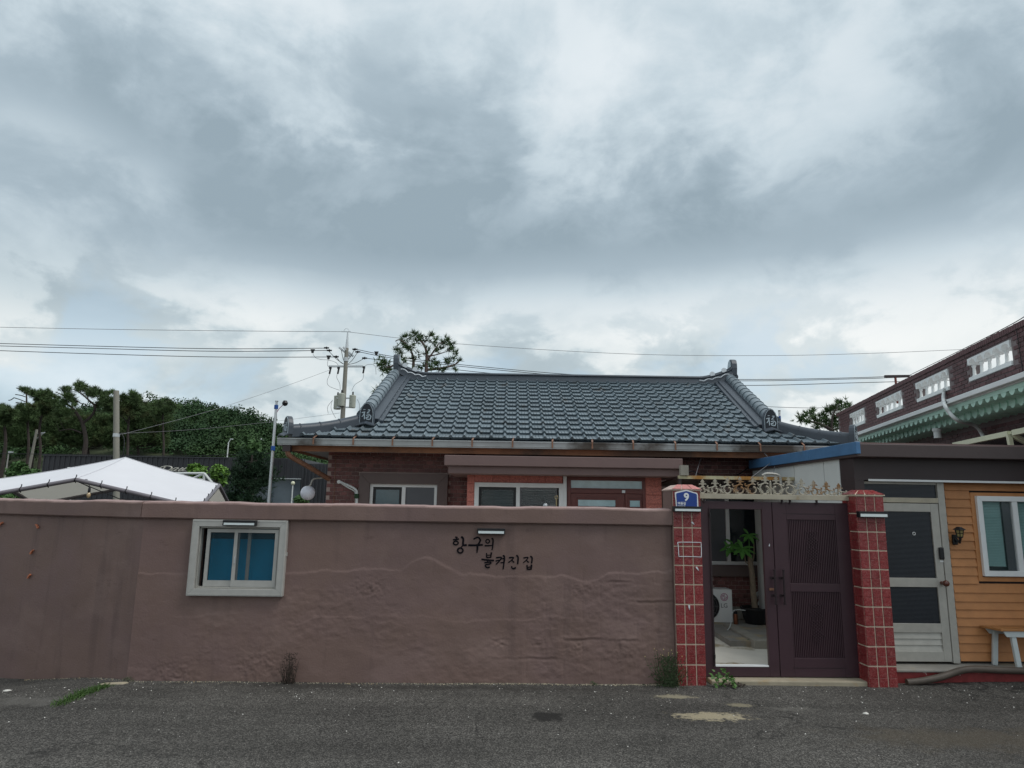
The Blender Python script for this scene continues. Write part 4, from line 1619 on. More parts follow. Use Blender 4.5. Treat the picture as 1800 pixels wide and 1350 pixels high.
# roof boarding, side and back slopes
mb = MB()
zg = roof_z(GY)
zr = roof_z(RY)
BY = 2 * RY - EAVE_Y
fl, fr = Vector((CL, EAVE_Y, EAVE_Z - .012)), Vector((CR, EAVE_Y, EAVE_Z - .012))
bl_, br_ = Vector((CL, BY, EAVE_Z)), Vector((CR, BY, EAVE_Z))
gl, gr = Vector((GL, GY, zg - .012)), Vector((GR, GY, zg - .012))
gbl, gbr = Vector((GL, 2 * RY - GY, zg - .012)), Vector((GR, 2 * RY - GY, zg - .012))
rl, rr_ = Vector((GL, RY, zr - .012)), Vector((GR + (RY - GY) * GRT, RY, zr - .012))
mb.add([fl, fr, gr, gl, rl, rr_, bl_, br_, gbl, gbr], [(0, 1, 2, 3), (3, 2, 5, 4), (6, 8, 9, 7), (8, 4, 5, 9), (0, 3, 8, 6), (1, 7, 9, 2), (3, 4, 8), (2, 9, 5)])
mb.build('roof_deck', MT['ridge'], house)

# main ridge with upturned ends
def sweep(mb, path, halfw, h0, h1):
    """box section along a path in the x-z plane at y = RY"""
    vv = []
    for (x, z) in path:
        vv += [(x, RY - halfw, z + h0), (x, RY + halfw, z + h0), (x, RY + halfw * .7, z + h1), (x, RY - halfw * .7, z + h1)]
    n = len(path)
    ff = [(0, 1, 2, 3), ((n - 1) * 4 + 3, (n - 1) * 4 + 2, (n - 1) * 4 + 1, (n - 1) * 4)]
    for i in range(n - 1):
        for j in range(4):
            ff.append((i * 4 + j, i * 4 + (j + 1) % 4, (i + 1) * 4 + (j + 1) % 4, (i + 1) * 4 + j))
    mb.add(vv, ff)


def ridge_end_curve(side):
    x_in, x_out = (-1.88, -2.46) if side < 0 else (4.06, 4.74)
    out = []
    for i in range(9):
        t = i / 8
        out.append((x_in + (x_out - x_in) * t, .20 * t ** 1.6))
    return out


zr0 = zr - .03
eL, eR = ridge_end_curve(-1), ridge_end_curve(1)
path = [(x, zr0 + dz) for x, dz in reversed(eL)] + [(x, zr0) for x in np.linspace(-1.6, 3.8, 12)] + [(x, zr0 + dz) for x, dz in eR]
mb = MB()
sweep(mb, path, .19, -.075, .125)
ridge = mb.build('ridge', MT['ridge'], house, bevel=.01)
mb = MB()
sweep(mb, path, .165, .125, .138)
# round caps along the top of the ridge
pts = [(x, RY, z + .130) for x, z in path]
mb.tube(pts, .055, 10)
mb.build('ridge_cover', MT['ridge'], ridge, smooth=True)
for side, e in ((-1, eL), (1, eR)):
    xe, dz = e[-1]
    ze = zr0 + dz
    # vertical arched end plate
    arch = [(-.15, -.10), (.15, -.10), (.16, .07), (.145, .17), (.10, .25), (0, .29), (-.10, .25), (-.145, .17), (-.16, .07)]
    x0, x1 = (xe - .10, xe + .02) if side < 0 else (xe - .02, xe + .10)
    mb = MB()
    n = len(arch)
    vv = [(x0 + .06 * side * max(0, b), RY + a, ze + .08 + b) for a, b in arch] + [(x1 + .06 * side * max(0, b), RY + a, ze + .08 + b) for a, b in arch]
    mb.add(vv, [tuple(range(n)), tuple(range(2 * n - 1, n - 1, -1))] + [(i, i + n, (i + 1) % n + n, (i + 1) % n) for i in range(n)])
    ep = mb.build('ridge_end', MT['ridge'], house, bevel=.012)
    mb = MB()
    inner = [(a * .72, b * .78 + .05) for a, b in arch[2:9]]
    xi = x1 + .004 if side < 0 else x0 - .004
    xb = xi - side * .0 + (.006 if side < 0 else -.006)
    vv = [(xi + .06 * side * max(0, b) + (.003 if side < 0 else -.003), RY + a, ze + .08 + b) for a, b in inner]
    mb.add(vv, [tuple(range(len(inner)))])
    mb.build('end_face', MT['pale_paint'], ep, recalc=False)
    # two rounded lumps below the plate
    mb = MB()
    for q in (-.04, -.17):
        mb.cyl((xe + side * .05, RY - .14, ze + q), (xe + side * .05, RY + .14, ze + q), .075, n=16)
    mb.build('rolled_end', MT['ridge'], ep, smooth=True)
    # white wave trim on the front face and two pale discs on top
    mb = MB()
    wv = []
    for i in range(25):
        t = i / 24
        xx = e[8][0] + (e[0][0] - e[8][0]) * (.12 + .95 * t)
        zz = zr0 + np.interp(1 - (.12 + .95 * t), [0, .5, 1], [0, .07, .20]) + .035 + .030 * abs(math.sin(t * math.pi * 3.5))
        wv.append((xx, RY - .185 + .0, zz))
    mb.tube(wv, .010, 5)
    mb.build('wave_trim', MT['white_line'], ridge)
    for f in (3, 6):
        xx, dzz = e[f]
        MB().cyl((xx, RY - .12, zr0 + dzz + .175), (xx, RY - .095, zr0 + dzz + .175), .055, n=14).build('disc', MT['white_line'], ridge)

# sloping ridges and hip ridges --------------------------------------------------
def onslope(x, y, up=0.0):
    return Vector((x, y, roof_z(y))) + NRM * up


half = MB()
seg = 10
for j, (t0, rr) in enumerate(((0, .112), (.205, .106))):
    pass


def half_round(p0, p1, r0, r1, n=9):
    p0, p1 = Vector(p0), Vector(p1)
    t = (p1 - p0).normalized()
    a = t.cross(Vector((0, 0, 1))).normalized()
    b = a.cross(t).normalized()
    vv = []
    for p, r in ((p0, r0), (p1, r1)):
        for i in range(n):
            q = math.pi * i / (n - 1)
            vv.append(p + a * math.cos(q) * r + b * math.sin(q) * r)
    ff = [(i, i + 1, n + i + 1, n + i) for i in range(n - 1)] + [tuple(range(n - 1, -1, -1)), tuple(range(n, 2 * n))]
    return vv, ff


for side in (-1, 1):
    gx0 = GL if side < 0 else GR
    gx1 = GL if side < 0 else GR + (RY - GY) * GRT
    # half-round cover tiles on the outer side, one by one
    nt = 13
    a0, a1 = onslope(gx0 + side * .10, GY - .02, .13), onslope(gx1 + side * .10, RY - .12, .13)
    for k in range(nt):
        p0, p1 = a0.lerp(a1, k / nt), a0.lerp(a1, (k + 1.12) / nt)
        vv, ff = half_round(p0, p1, .118, .104)
        MB().add(vv, ff).build('ridge_tile', MT['tile'], house, smooth=True)
    mb = MB()
    b0, b1 = onslope(gx0 + side * .10, GY - .02, .06), onslope(gx1 + side * .10, RY - .12, .06)
    mb.bar(b0, b1, .24, .15, NRM)
    # stepped flashing on the inner side
    for off, wd, ht, up in ((-.09, .16, .10, .05), (-.19, .10, .07, .035)):
        c0, c1 = onslope(gx0 - side * abs(off) , GY - .05, up), onslope(gx1 - side * abs(off), RY - .12, up)
        mb.bar(c0, c1, wd, ht, NRM)
    mb.build('verge_flashing', MT['ridge'], house, bevel=.01)
    # hip ridge sweeping out to the corner
    h0 = onslope(gx0 + side * .02, GY + .02, .10)
    h1 = Vector(((CL + .07) if side < 0 else (CR - .07), EAVE_Y + .02, EAVE_Z + .12))
    pts = []
    for i in range(9):
        t = i / 8
        p = h0.lerp(h1, t)
        p.z += -.045 * math.sin(math.pi * t)
        pts.append(p)
    mb = MB()
    mb.tube(pts, [.085] * 9, 12)
    for i in range(8):
        mb.bar(pts[i] - Vector((0, 0, .06)), pts[i + 1] - Vector((0, 0, .06)), .21, .13)
    mb.build('hip_ridge', MT['ridge'], house, smooth=True)
    for i in range(1, 8, 2):
        MB().tube([pts[i].lerp(pts[i + 1], .0), pts[i].lerp(pts[i + 1], .10)], .094, 12).build('hip_band', MT['ridge'], house)


def fu_cap(origin, ang, w=.235, h=.36):
    """arched plate with the character for good fortune"""
    O = Vector(origin)
    ca, sa = math.cos(ang), math.sin(ang)

    def tr(p):
        return Vector((O.x + p[0] * ca - p[1] * sa, O.y + p[0] * sa + p[1] * ca, O.z + p[2]))
    arch = [(-.5, 0), (.5, 0), (.5, .45), (.46, .62), (.36, .80), (.2, .94), (0, 1.0), (-.2, .94), (-.36, .80), (-.46, .62), (-.5, .45)]
    pl_ = [(a * w, b * h) for a, b in arch]
    mb = MB().prism(pl_, -.02, .06)
    mb.v = [tr(p) for p in mb.v]
    cap = mb.build('end_cap', MT['ridge'], house, bevel=.006)
    mb = MB().prism([(a * .84, b * .90 + .012) for a, b in pl_], -.026, -.018)
    mb.v = [tr(p) for p in mb.v]
    mb.build('cap_face', MT['cap_dark'], cap)
    mb = MB()
    loop = [(a * .90, b * .93 + .009) for a, b in pl_]
    loop = loop + loop[:1]
    for p, q in zip(loop[:-1], loop[1:]):
        mb.bar((p[0], -.024, p[1]), (q[0], -.024, q[1]), .006, .006)
    mb.v = [tr(p) for p in mb.v]
    mb.build('cap_line', MT['pale_paint'], cap)
    mb = MB()
    strokes = [([(290, 360), (380, 352)], 36, 20), ([(222, 470), (300, 452), (362, 440)], 40, 34), ([(345, 446), (300, 540), (228, 622)], 40, 26), ([(322, 490), (340, 600), (346, 705)], 50, 36),
               ([(478, 372), (552, 368), (540, 408), (455, 470)], 34, 30), ([(440, 488), (552, 474)], 34, 26), ([(418, 566), (545, 548), (615, 612), (570, 706), (450, 700), (412, 650), (470, 622), (535, 590)], 40, 30),
               ([(450, 655), (540, 650)], 24, 20)]
    for k, (pts, w0, w1) in enumerate(strokes):
        cv = [((x - 420) / 620 * w, (870 - y) / 790 * h) for x, y in pts]
        s_ = w / 620
        stroke(mb, cv, w0 * s_, w1 * s_, -.0285 - .0004 * k, -.020)
    mb.v = [tr(p) for p in mb.v]
    mb.build('character', MT['pale_paint'], cap)
    # peaked apron under the plate
    mb = MB()
    mb.hexa([(-w * .62, -.10, -.045), (0, -.12, -.01), (0, 0, .05), (-w * .52, 0, .01), (-w * .62, -.10, -.03), (0, -.12, .005), (0, 0, .065), (-w * .52, 0, .025)])
    mb.hexa([(0, -.12, -.01), (w * .62, -.10, -.045), (w * .52, 0, .01), (0, 0, .05), (0, -.12, .005), (w * .62, -.10, -.03), (w * .52, 0, .025), (0, 0, .065)])
    mb.v = [tr(p) for p in mb.v]
    mb.build('cap_apron', MT['ridge'], cap)


for side in (-1, 1):
    gx0 = GL if side < 0 else GR
    p = onslope(-2.43 if side < 0 else 4.35, GY - .18, .045)
    fu_cap(p, rad(6 * side), .25, .37)
    q = Vector(((CL + .03) if side < 0 else (CR - .03), EAVE_Y - .02, EAVE_Z + .035))
    fu_cap(q, rad(52 * side), .235, .30)

# gutter, straps, fascia, soffit --------------------------------------------------
gy0, gy1 = EAVE_Y - .12, EAVE_Y - .01
gz0, gz1 = EAVE_Z - .135, EAVE_Z - .025
mb = MB()
mb.add([(CL - .08, gy0, gz1), (CR, gy0, gz1), (CR, gy0 + .012, gz0), (CL - .08, gy0 + .012, gz0)], [(0, 1, 2, 3)])
mb.box(CL - .08, CR, gy0 - .008, gy0 + .012, gz1 - .018, gz1)
mb.box(CL - .08, CR, gy0 + .004, gy0 + .014, gz0 + .025, gz0 + .033)
mb.box(CL - .08, CR, gy0 + .012, gy1, gz0, gz0 + .006)
mb.box(CL - .08, CR, gy1 - .006, gy1, gz0, gz1)
mb.box(CL - .08, CL - .07, gy0 + .012, gy1 - .006, gz0 + .006, gz1)
gut = mb.build('gutter', MT['gutter'], house)
# left return of the gutter
MB().box(CL - .10, CL - .02, gy1 + .004, BY, gz0, gz1).build('gutter', MT['gutter'], house)
for u in (551, 621, 690, 760, 830, 901, 971, 1041, 1113, 1187, 1260, 1336, 1413):
    x = W.X(u, 778, gy0)
    mb = MB()
    mb.box(x - .012, x + .012, gy0 - .014, gy0 - .009, gz0 + .012, gz1 + .004)
    mb.bar((x, gy0 - .012, gz1 + .004), (x + .02, EAVE_Y + .06, EAVE_Z + .06), .026, .006)
    mb.build('gutter_strap', MT['copper'], house)
mb = MB()
mb.box(CL + .10, CR - .1, EAVE_Y + .04, EAVE_Y + .065, gz0 - .085, gz0 + .03)
mb.build('fascia_board', MT['fascia'], house)
MB().box(CL + .075, CL + .10, EAVE_Y + .04, BY - .1, gz0 - .085, gz0 + .03).build('fascia_board', MT['fascia'], house)
MB().box(CL + .10, CR - .1, EAVE_Y + .065, HY + .02, wall_h - .035, wall_h - .018).build('soffit', MT['soffit'], house)
MB().box(CL + .10, hx0 + .02, HY + .02, BY - .1, wall_h - .035, wall_h - .018).build('soffit', MT['soffit'], house)
# downpipe from the gutter corner back to the wall
dp = [W.P3(505, 782, EAVE_Y - .06), W.P3(506, 796, EAVE_Y - .05), W.P3(512, 803, EAVE_Y), W.P3(545, 822, 11.1), W.P3(578, 842, 11.46)]
MB().box(dp[0].x - .06, dp[0].x + .06, EAVE_Y - .10, EAVE_Y - .0, gz0 - .10, gz0 - .002).build('gutter_outlet', MT['brown_metal'], house)
MB().tube(catmull(dp, 5), .040, 12).build('downpipe', MT['copper'], house, smooth=True)

# windows --------------------------------------------------------------------------
def surround(x0, x1, z0, z1, w, y0, y1, m):
    return MB().frame(x0, x1, z0, z1, w, y0, y1).build('window_surround', m, house, bevel=.004)


ws = surround(sx0, sx1, .85, sz1, .175, HY - .12, HY + .01, MT['trim_brown'])
a0, a1 = sx0 + .175, sx1 - .175
zt2 = sz1 - .175
wf = MB().frame(a0, a1, 1.02, zt2, .05, HY - .055, HY - .013).build('window', MT['white'], house)
mdx = W.X(709.5, 870, HY - .05)
MB().box(mdx - .03, mdx + .03, HY - .062, HY - .02, 1.07, zt2 - .05).build('mullion', MT['white'], wf)
MB().frame(a0 + .05, mdx - .03, 1.07, zt2 - .05, .045, HY - .045, HY - .02).build('sash', MT['black'], wf)
MB().box(a0 + .095, mdx - .03, HY - .036, HY - .030, 1.1, zt2 - .095).build('pane', MT['pane_teal'], wf)
MB().box(mdx + .03, a1 - .05, HY - .036, HY - .030, 1.07, zt2 - .05).build('pane', MT['pane_grey'], wf)

# window seen through the gate
gwx0, gwx1 = W.X(1236, 940, HY - .04), W.X(1343.5, 940, HY - .04)
gwz0, gwz1 = W.Z(1300, 993, HY - .04), 2.08
wf = MB().frame(gwx0, gwx1, gwz0, gwz1, .055, HY - .06, HY + .0).build('window', MT['white'], house)
mdx = W.X(1279, 940, HY - .04)
MB().box(mdx - .03, mdx + .03, HY - .068, HY - .012, gwz0 + .055, gwz1 - .055).build('mullion', MT['white'], wf)
MB().box(gwx0 + .055, mdx - .03, HY - .04, HY - .034, gwz0 + .055, gwz1 - .055).build('pane', MT['pane_grey'], wf)
MB().box(mdx + .03, gwx1 - .055, HY - .03, HY - .024, gwz0 + .055, gwz1 - .055).build('pane', MT['pane_dark'], wf)
MB().box(gwx0 - .02, gwx1 + .25, HY - .10, HY + .01, gwz0 - .175, gwz0 - .002).build('sill_band', MT['trim_brown'], house)

# porch ------------------------------------------------------------------------------
PY = 10.35
CY = 9.85
px0_, px1_ = W.X(821, 860, PY), W.X(1163, 865, PY)
mb = MB()
c0, c1 = W.X(781, 806, CY), W.X(1200, 812, CY)
zc1, zc0 = W.Z(990, 803, CY), W.Z(990, 821, CY)
mb.box(c0, c1, CY, 11.45, zc0, zc1)
cn = mb.build('porch_canopy', MT['canopy_brown'], house, bevel=.008)
CY2 = CY + .06
mb = MB().box(W.X(788, 822, CY2), W.X(1194, 828, CY2), CY2, 11.4, W.Z(990, 835, CY2), zc0 - .001)
mb.build('canopy_beam', MT['canopy_brown'], cn, bevel=.006)
zpt = W.Z(990, 835, CY2) + .01
porch_core = MB()
wzt = W.Z(910, 849, PY)
dx0, dx1 = W.X(989, 860, PY), W.X(1135, 860, PY)
wpx0 = W.X(834, 870, PY)
porch_core.box(px0_, wpx0, PY, 11.45, -.02, zpt)
porch_core.box(wpx0, dx0, PY, 11.45, wzt, zpt)
porch_core.box(wpx0, dx0, PY, 11.45, -.02, 1.0)
porch_core.box(dx1, px1_, PY, 11.45, -.02, zpt)
porch_core.box(dx0, dx1, PY + .12, 11.45, -.02, zpt)
porch_core.build('porch_wall', MT['granite'], house)
gt_h = .128
gcache = {}


def granite(x0, x1, z0, z1, w):
    n = max(1, round((x1 - x0) / w))
    m_ = max(1, round((z1 - z0) / gt_h))
    tw, th_ = (x1 - x0) / n, (z1 - z0) / m_
    key = (round(tw, 3), round(th_, 3))
    if key not in gcache:
        gcache[key] = frustum(tw - .006, th_ - .006, .012, .005).mesh('wall_tile', MT['granite'])
    for i in range(n):
        for j in range(m_):
            piece('wall_tile', gcache[key], house, (x0 + (i + .5) * tw, PY, z0 + (j + .5) * th_))


granite(px0_, wpx0, 1.65, zpt, .15)
granite(wpx0, dx0, wzt, zpt, .27)
granite(dx1, px1_, 1.65, zpt, .26)
# porch window
wf = MB().frame(wpx0, W.X(990, 870, PY), 1.0, wzt, .065, PY - .03, PY + .06).build('window', MT['white'], house, bevel=.003)
mm = W.X(910.5, 870, PY)
r1 = W.X(983, 870, PY)
MB().box(mm - .028, mm + .028, PY - .022, PY + .04, 1.065, wzt - .065).build('mullion', MT['white'], wf)
MB().frame(wpx0 + .065, mm - .028, 1.065, wzt - .065, .04, PY + .0, PY + .03).build('sash', MT['black'], wf)
MB().frame(mm + .028, r1 - .03, 1.065, wzt - .065, .022, PY + .005, PY + .03).build('sash', MT['ac_grey'], wf)
MB().box(wpx0 + .105, mm - .028, PY + .012, PY + .016, 1.1, wzt - .105).build('pane', MT['pane_clear'], wf)
MB().box(mm + .05, r1 - .05, PY + .012, PY + .016, 1.08, wzt - .087).build('pane', MT['pane_clear'], wf)
for (xa, xb, mt) in ((wpx0 + .105, mm - .028, MT['blind_dark']), (mm + .05, r1 - .05, MT['blind_grey'])):
    me = MB().hexa([(0, 0, 0), (xb - xa, 0, 0), (xb - xa, .026, .012), (0, .026, .012), (0, 0, .002), (xb - xa, 0, .002), (xb - xa, .026, .014), (0, .026, .014)]).mesh('blind_slat', mt)
    for k in range(30):
        z = 1.62 + k * .0235
        if z > wzt - .11:
            break
        piece('blind_slat', me, wf, (xa, PY + .035, z))
    MB().box(xa, xb, PY + .07, PY + .075, 1.08, wzt - .07).build('room_dark_sheet', MT['pane_dark'], wf)  # dark sheet in place of the unlit room behind the blinds
# white post beside the door
MB().box(W.X(990.3, 860, PY - .03), W.X(996, 860, PY - .03), PY - .035, PY + .05, 0, zpt - .004).build('white_post', MT['white'], house)
# entrance door
DYp = PY + .04
ex0, ex1 = W.X(996.5, 865, DYp), W.X(1135, 865, DYp)
dz1 = zpt - .01
tz1, tz0 = W.Z(1065, 838, DYp), W.Z(1065, 858.5, DYp)
tx0, tx1 = W.X(1003.5, 848, DYp), W.X(1128, 848, DYp)
door = MB().frame(ex0, ex1, -.0, dz1, .055, DYp - .03, DYp + .04)
door.box(ex0 + .055, ex1 - .055, DYp - .03, DYp + .04, tz0 - .075, tz0 - .02)
door = door.build('entrance_door', MT['door_maroon'], house, bevel=.003)
MB().frame(tx0 - .02, tx1 + .02, tz0 - .02, tz1 + .02, .02, DYp - .022, DYp + .02).build('transom_frame', MT['door_maroon'], door)
MB().box(tx0, tx1, DYp - .004, DYp + .002, tz0, tz1).build('transom_pane', MT['pane_painted_sky'], door)
lz = tz0 - .078
sx = W.X(1098.5, 880, DYp)
mb = MB().box(ex0 + .058, sx - .004, DYp - .008, DYp + .03, 0.02, lz).box(sx + .004, ex1 - .058, DYp - .008, DYp + .03, .02, lz)
mb.build('door_leaf', MT['door_maroon'], door, bevel=.003)
pz1, pz0_ = W.Z(1050, 879, DYp), W.Z(1050, 890, DYp)
for (ua, ub) in ((1016, 1081.5), (1107, 1124.5)):
    xa, xb = W.X(ua, 885, DYp), W.X(ub, 885, DYp)
    MB().frame(xa - .028, xb + .028, pz0_ - .028, pz1 + .028, .026, DYp - .022, DYp - .008).build('lite_frame', MT['door_maroon'], door, bevel=.004)
    MB().box(xa, xb, DYp - .014, DYp - .0095, pz0_, pz1).build('lite_pane', MT['pane_painted_sky'], door)
MB().box(W.X(1092.5, 864, DYp), W.X(1098, 864, DYp), DYp - .05, DYp - .008, W.Z(1095, 866.5, DYp), W.Z(1095, 862, DYp)).build('door_closer', MT['steel'], door)

# lean-to frame between porch and shed
lt = thing('lean_to_awning', 'low lean-to awning with rusty cream edge beam right of the porch', 'awning', (3.6, 9.7, 0))
LY = 9.7
b0, b1 = W.X(1193, 842, LY), 4.06
bz0, bz1 = W.Z(1280, 842.8, LY), W.Z(1280, 837, LY)
MB().box(b0, b1, LY, LY + .05, bz0, bz1).build('edge_beam', MT['rust_beam'], lt)
mb = MB()
mb.hexa([(b0, LY + .05, bz0 + .01), (b1, LY + .05, bz0 + .01), (b1, HY - .13, bz0 - .06), (b0, HY - .13, bz0 - .06), (b0, LY + .05, bz0 + .035), (b1, LY + .05, bz0 + .035), (b1, HY - .13, bz0 - .035), (b0, HY - .13, bz0 - .035)])
mb.build('roof_sheet', MT['brown_metal'], lt)
MB().box(W.X(1196, 842, LY), W.X(1210, 842, LY), LY - .03, LY + .06, bz1 + .002, W.Z(1203, 818, LY)).build('box_end', MT['brick_step'], lt)
MB().box(b0, b0 + .04, LY + .005, LY + .045, .045, bz0).build('post', MT['brown_metal'], lt)
pp = [W.P3(1340, 836, 9.62), W.P3(1346, 833, 9.62), W.P3(1358, 833, 9.62), W.P3(1367, 835, 9.62), W.P3(1371.5, 840, 9.62), W.P3(1373, 852, 9.62)]
MB().tube(catmull(pp, 5), .018, 10).build('wrapped_pipe', MT['alu_dull'], lt, smooth=True)
# slack cables in front of the dark brick
for i, pts in enumerate(([(1205, 835, 9.68), (1215, 828, 10.6), (1240, 836, 11.2), (1290, 838, 11.3), (1345, 797, 11.3)],
                         [(1318, 841, 9.8), (1345, 821, 10.2), (1366, 805, 10.6)], [(1342, 795, 10.75), (1352, 806, 10.6), (1361, 818, 10.3), (1360, 832, 9.9)],
                         [(1237, 792, 10.8), (1229, 815, 10.9), (1222, 840, 9.75)])):
    MB().tube(catmull([W.P3(*p) for p in pts], 6), .0045 if i else .010, 6).build('slack_cable', MT['black'] if i == 0 else MT['ac_grey'], lt)

# corner lamp: white globe on a bracket -----------------------------------------------
gp = W.P3(541, 866.5, 11.35)
gl_ = thing('globe_lamp', 'white globe lamp on a curved bracket at the brick house corner', 'lamp', gp)
arm = [W.P3(577, 839.5, 11.46), W.P3(556, 841, 11.40), W.P3(549, 844, 11.37), W.P3(546, 852, 11.35), W.P3(541, 856, 11.35)]
MB().tube(catmull(arm, 6), .013, 10).build('bracket', MT['alu_dull'], gl_, smooth=True)
MB().lathe([(.03, .115), (.05, .112), (.05, .10), (.04, .095)], gp).build('collar', MT['alu_dull'], gl_)
MB().sphere(gp, .118, 20).build('globe', MT['globe'], gl_, smooth=True)
# conduit elbow on the brick
cd = thing('conduit_pipe', 'pair of white conduits curving down from a round wall flange', 'conduit', W.P3(596, 848, HY - .03))
f0 = W.P3(596, 847, HY - .04)
MB().cyl(f0 - Vector((0, .02, 0)), f0 + Vector((0, .03, 0)), .030, n=14).build('flange', MT['white'], cd)
for i, pts in enumerate(([(598, 847, 11.42), (612, 853, 11.38), (623, 859, 11.36), (627.5, 866, 11.36), (627, 890, 11.36)], [(599, 849, 11.43), (612, 857, 11.4), (621, 862, 11.4), (625, 868, 11.4), (625, 890, 11.4)])):
    MB().tube(catmull([W.P3(*p) for p in pts], 6), .018 - .006 * i, 8).build('pipe', MT['pipe_white'], cd, smooth=True)
MB().box(W.X(623, 872, 11.34), W.X(630, 872, 11.34), 11.33, 11.42, W.Z(626, 876, 11.34), W.Z(626, 868, 11.34)).build('tape_wrap', MT['sign_blue'] if False else MT['conifer'], cd)

# things on the porch side of the wall top: bulb and ring post
bp_ = W.P3(958.5, 889, 8.6)
bl2 = thing('clear_bulb', 'small clear glass bulb on a black holder above the wall', 'lamp', bp_)
MB().sphere(bp_, .030, 12).build('bulb', MT['glass_bulb'], bl2, smooth=True)
MB().cyl(bp_ + Vector((.025, 0, -.004)), bp_ + Vector((.13, .02, -.01)), .018).build('holder', MT['black'], bl2)
rp = W.P3(978, 885, 8.62)
rpo = thing('ring_post', 'thin brass eyelet rod standing just behind the wall coping', 'rod', (rp.x, rp.y, .05))
MB().cyl((rp.x, rp.y, .05), (rp.x, rp.y, W.Z(978, 877.5, 8.62)), .008).build('rod', MT['brass'], rpo)
zc = W.Z(978, 874.5, 8.62)
MB().tube([(rp.x + .019 * math.cos(q), rp.y, zc + .019 * math.sin(q)) for q in np.linspace(0, 6.28, 17)], .005, 6).build('ring', MT['brass'], rpo)

# ================================================================== COURTYARD ITEMS
# ledge / raised bed edge
led = thing('kerb_ledge', 'low concrete kerb ledge in the courtyard under the pot plant', 'ledge', on_ground(1310, 1110, .04))
k0, k1, k2 = on_ground(1271, 1108, .05), on_ground(1327, 1140, .05), on_ground(1420, 1140, .05)
dpt = Vector((-.0, .16, 0))
mb = MB()
def slab(mb, a, b, w, z0, z1):
    a, b = Vector((a.x, a.y, 0)), Vector((b.x, b.y, 0))
    t = (b - a).normalized()
    n = Vector((-t.y, t.x, 0)) * w
    mb.hexa([(*(p.xy), z0) for p in (a, b, b + n, a + n)] + [(*(p.xy), z1) for p in (a, b, b + n, a + n)])
slab(mb, k0, k1, .16, .02, .15)
mb.build('kerb', MT['brick_step'], led, bevel=.008)
mb = MB()
slab(mb, k1 + Vector((.01, .0, 0)), k2, .17, .02, .152)
mb.build('kerb', MT['brick_step'], led, bevel=.008)
MB().box(k1.x - .28, 4.05, k1.y + .14, HY - .04, .02, .115).build('bed', MT['concrete_old'], led)

# air conditioner outdoor unit
ac0 = on_ground(1288, 1098, .08)
acy = ac0.y
acx1 = W.X(1287.5, 1060, acy)
acx0 = acx1 - .78
acz0, acz1 = .10, W.Z(1270, 1036, acy)
ac = thing('air_conditioner', 'white LG outdoor air conditioner unit below the courtyard window', 'air conditioner', ((acx0 + acx1) / 2, acy + .15, .05))
MB().box(acx0, acx1, acy, acy + .30, acz0, acz1).build('casing', MT['ac_white'], ac, bevel=.012)
fcx, fcz, fr_ = acx1 - .425, (acz0 + acz1) / 2 + .0, min(.215, (acz1 - acz0) / 2 - .03)
MB().cyl((fcx, acy - .004, fcz), (fcx, acy + .006, fcz), fr_, n=28).build('fan_opening', MT['black'], ac)
mb = MB()
for k in range(1, 7):
    mb.tube([(fcx + fr_ * k / 6 * math.cos(q), acy - .012, fcz + fr_ * k / 6 * math.sin(q)) for q in np.linspace(0, 6.283, 29)], .003, 5)
for k in range(10):
    q = k * math.pi / 5
    mb.cyl((fcx, acy - .012, fcz), (fcx + fr_ * math.cos(q), acy - .012, fcz + fr_ * math.sin(q)), .003, n=5)
mb.build('fan_guard', MT['ac_grey'], ac)
lx_, lz_ = W.px(1273, 1049.5, acy)
mb = MB()
stroke(mb, ellipse(lx_, lz_, .054, .054), .010, .010, acy - .003, acy + .001, True, 2)
stroke(mb, [(lx_, lz_ + .034), (lx_, lz_ - .026), (lx_ + .014, lz_ - .026)], .008, .008, acy - .0034, acy + .001, k=1)
stroke(mb, [(lx_ + .010, lz_ + .036), (lx_ - .030, lz_ + .022), (lx_ - .034, lz_ - .012), (lx_ - .006, lz_ - .038), (lx_ + .028, lz_ - .022), (lx_ + .036, lz_), (lx_ + .012, lz_)], .008, .008, acy - .0038, acy + .001, k=3)
mb.cyl((lx_ - .016, acy - .003, lz_ + .014), (lx_ - .016, acy + .001, lz_ + .014), .008, n=10)
mb.build('emblem', MT['ac_pink'], ac)
x, z = W.px(1273, 1068, acy)
text('maker_name', 'LG', .092, (x, acy - .002, z), MT['ac_grey'], ac, .001)
MB().box(acx0 + .08, acx0 + .14, acy + .02, acy + .28, .045, acz0).box(acx1 - .14, acx1 - .08, acy + .02, acy + .28, .045, acz0).build('foot', MT['black'], ac)

# canister and hose by the unit
cp_ = on_ground(1293.5, 1093, .15)
cn2 = thing('canister', 'small copper canister between the air conditioner and the black pot', 'canister', (cp_.x, cp_.y, .045))
MB().lathe([(.032, 0), (.032, .135), (.026, .15)], (cp_.x, cp_.y, .116)).build('body', MT['canister'], cn2, smooth=True)
MB().lathe([(.024, .15), (.028, .155), (.028, .185), (.015, .19)], (cp_.x, cp_.y, .116)).build('lid', MT['black'], cn2, smooth=True)
hs = [W.P3(1310, 1073, 10.9), W.P3(1297, 1072, 10.85), W.P3(1288, 1076, 10.8), W.P3(1283, 1092, 10.5), W.P3(1272, 1104, 10.4)]
hs[-1].z = .07
hs[-2].z = .16
ho = MB().tube(catmull(hs, 6), .0065, 8).build('drain_hose', MT['pipe_white'], base=(hs[-1].x, hs[-1].y, .05), smooth=True)
tag(ho, 'thin white drain hose trailing from behind the air conditioner', 'hose')

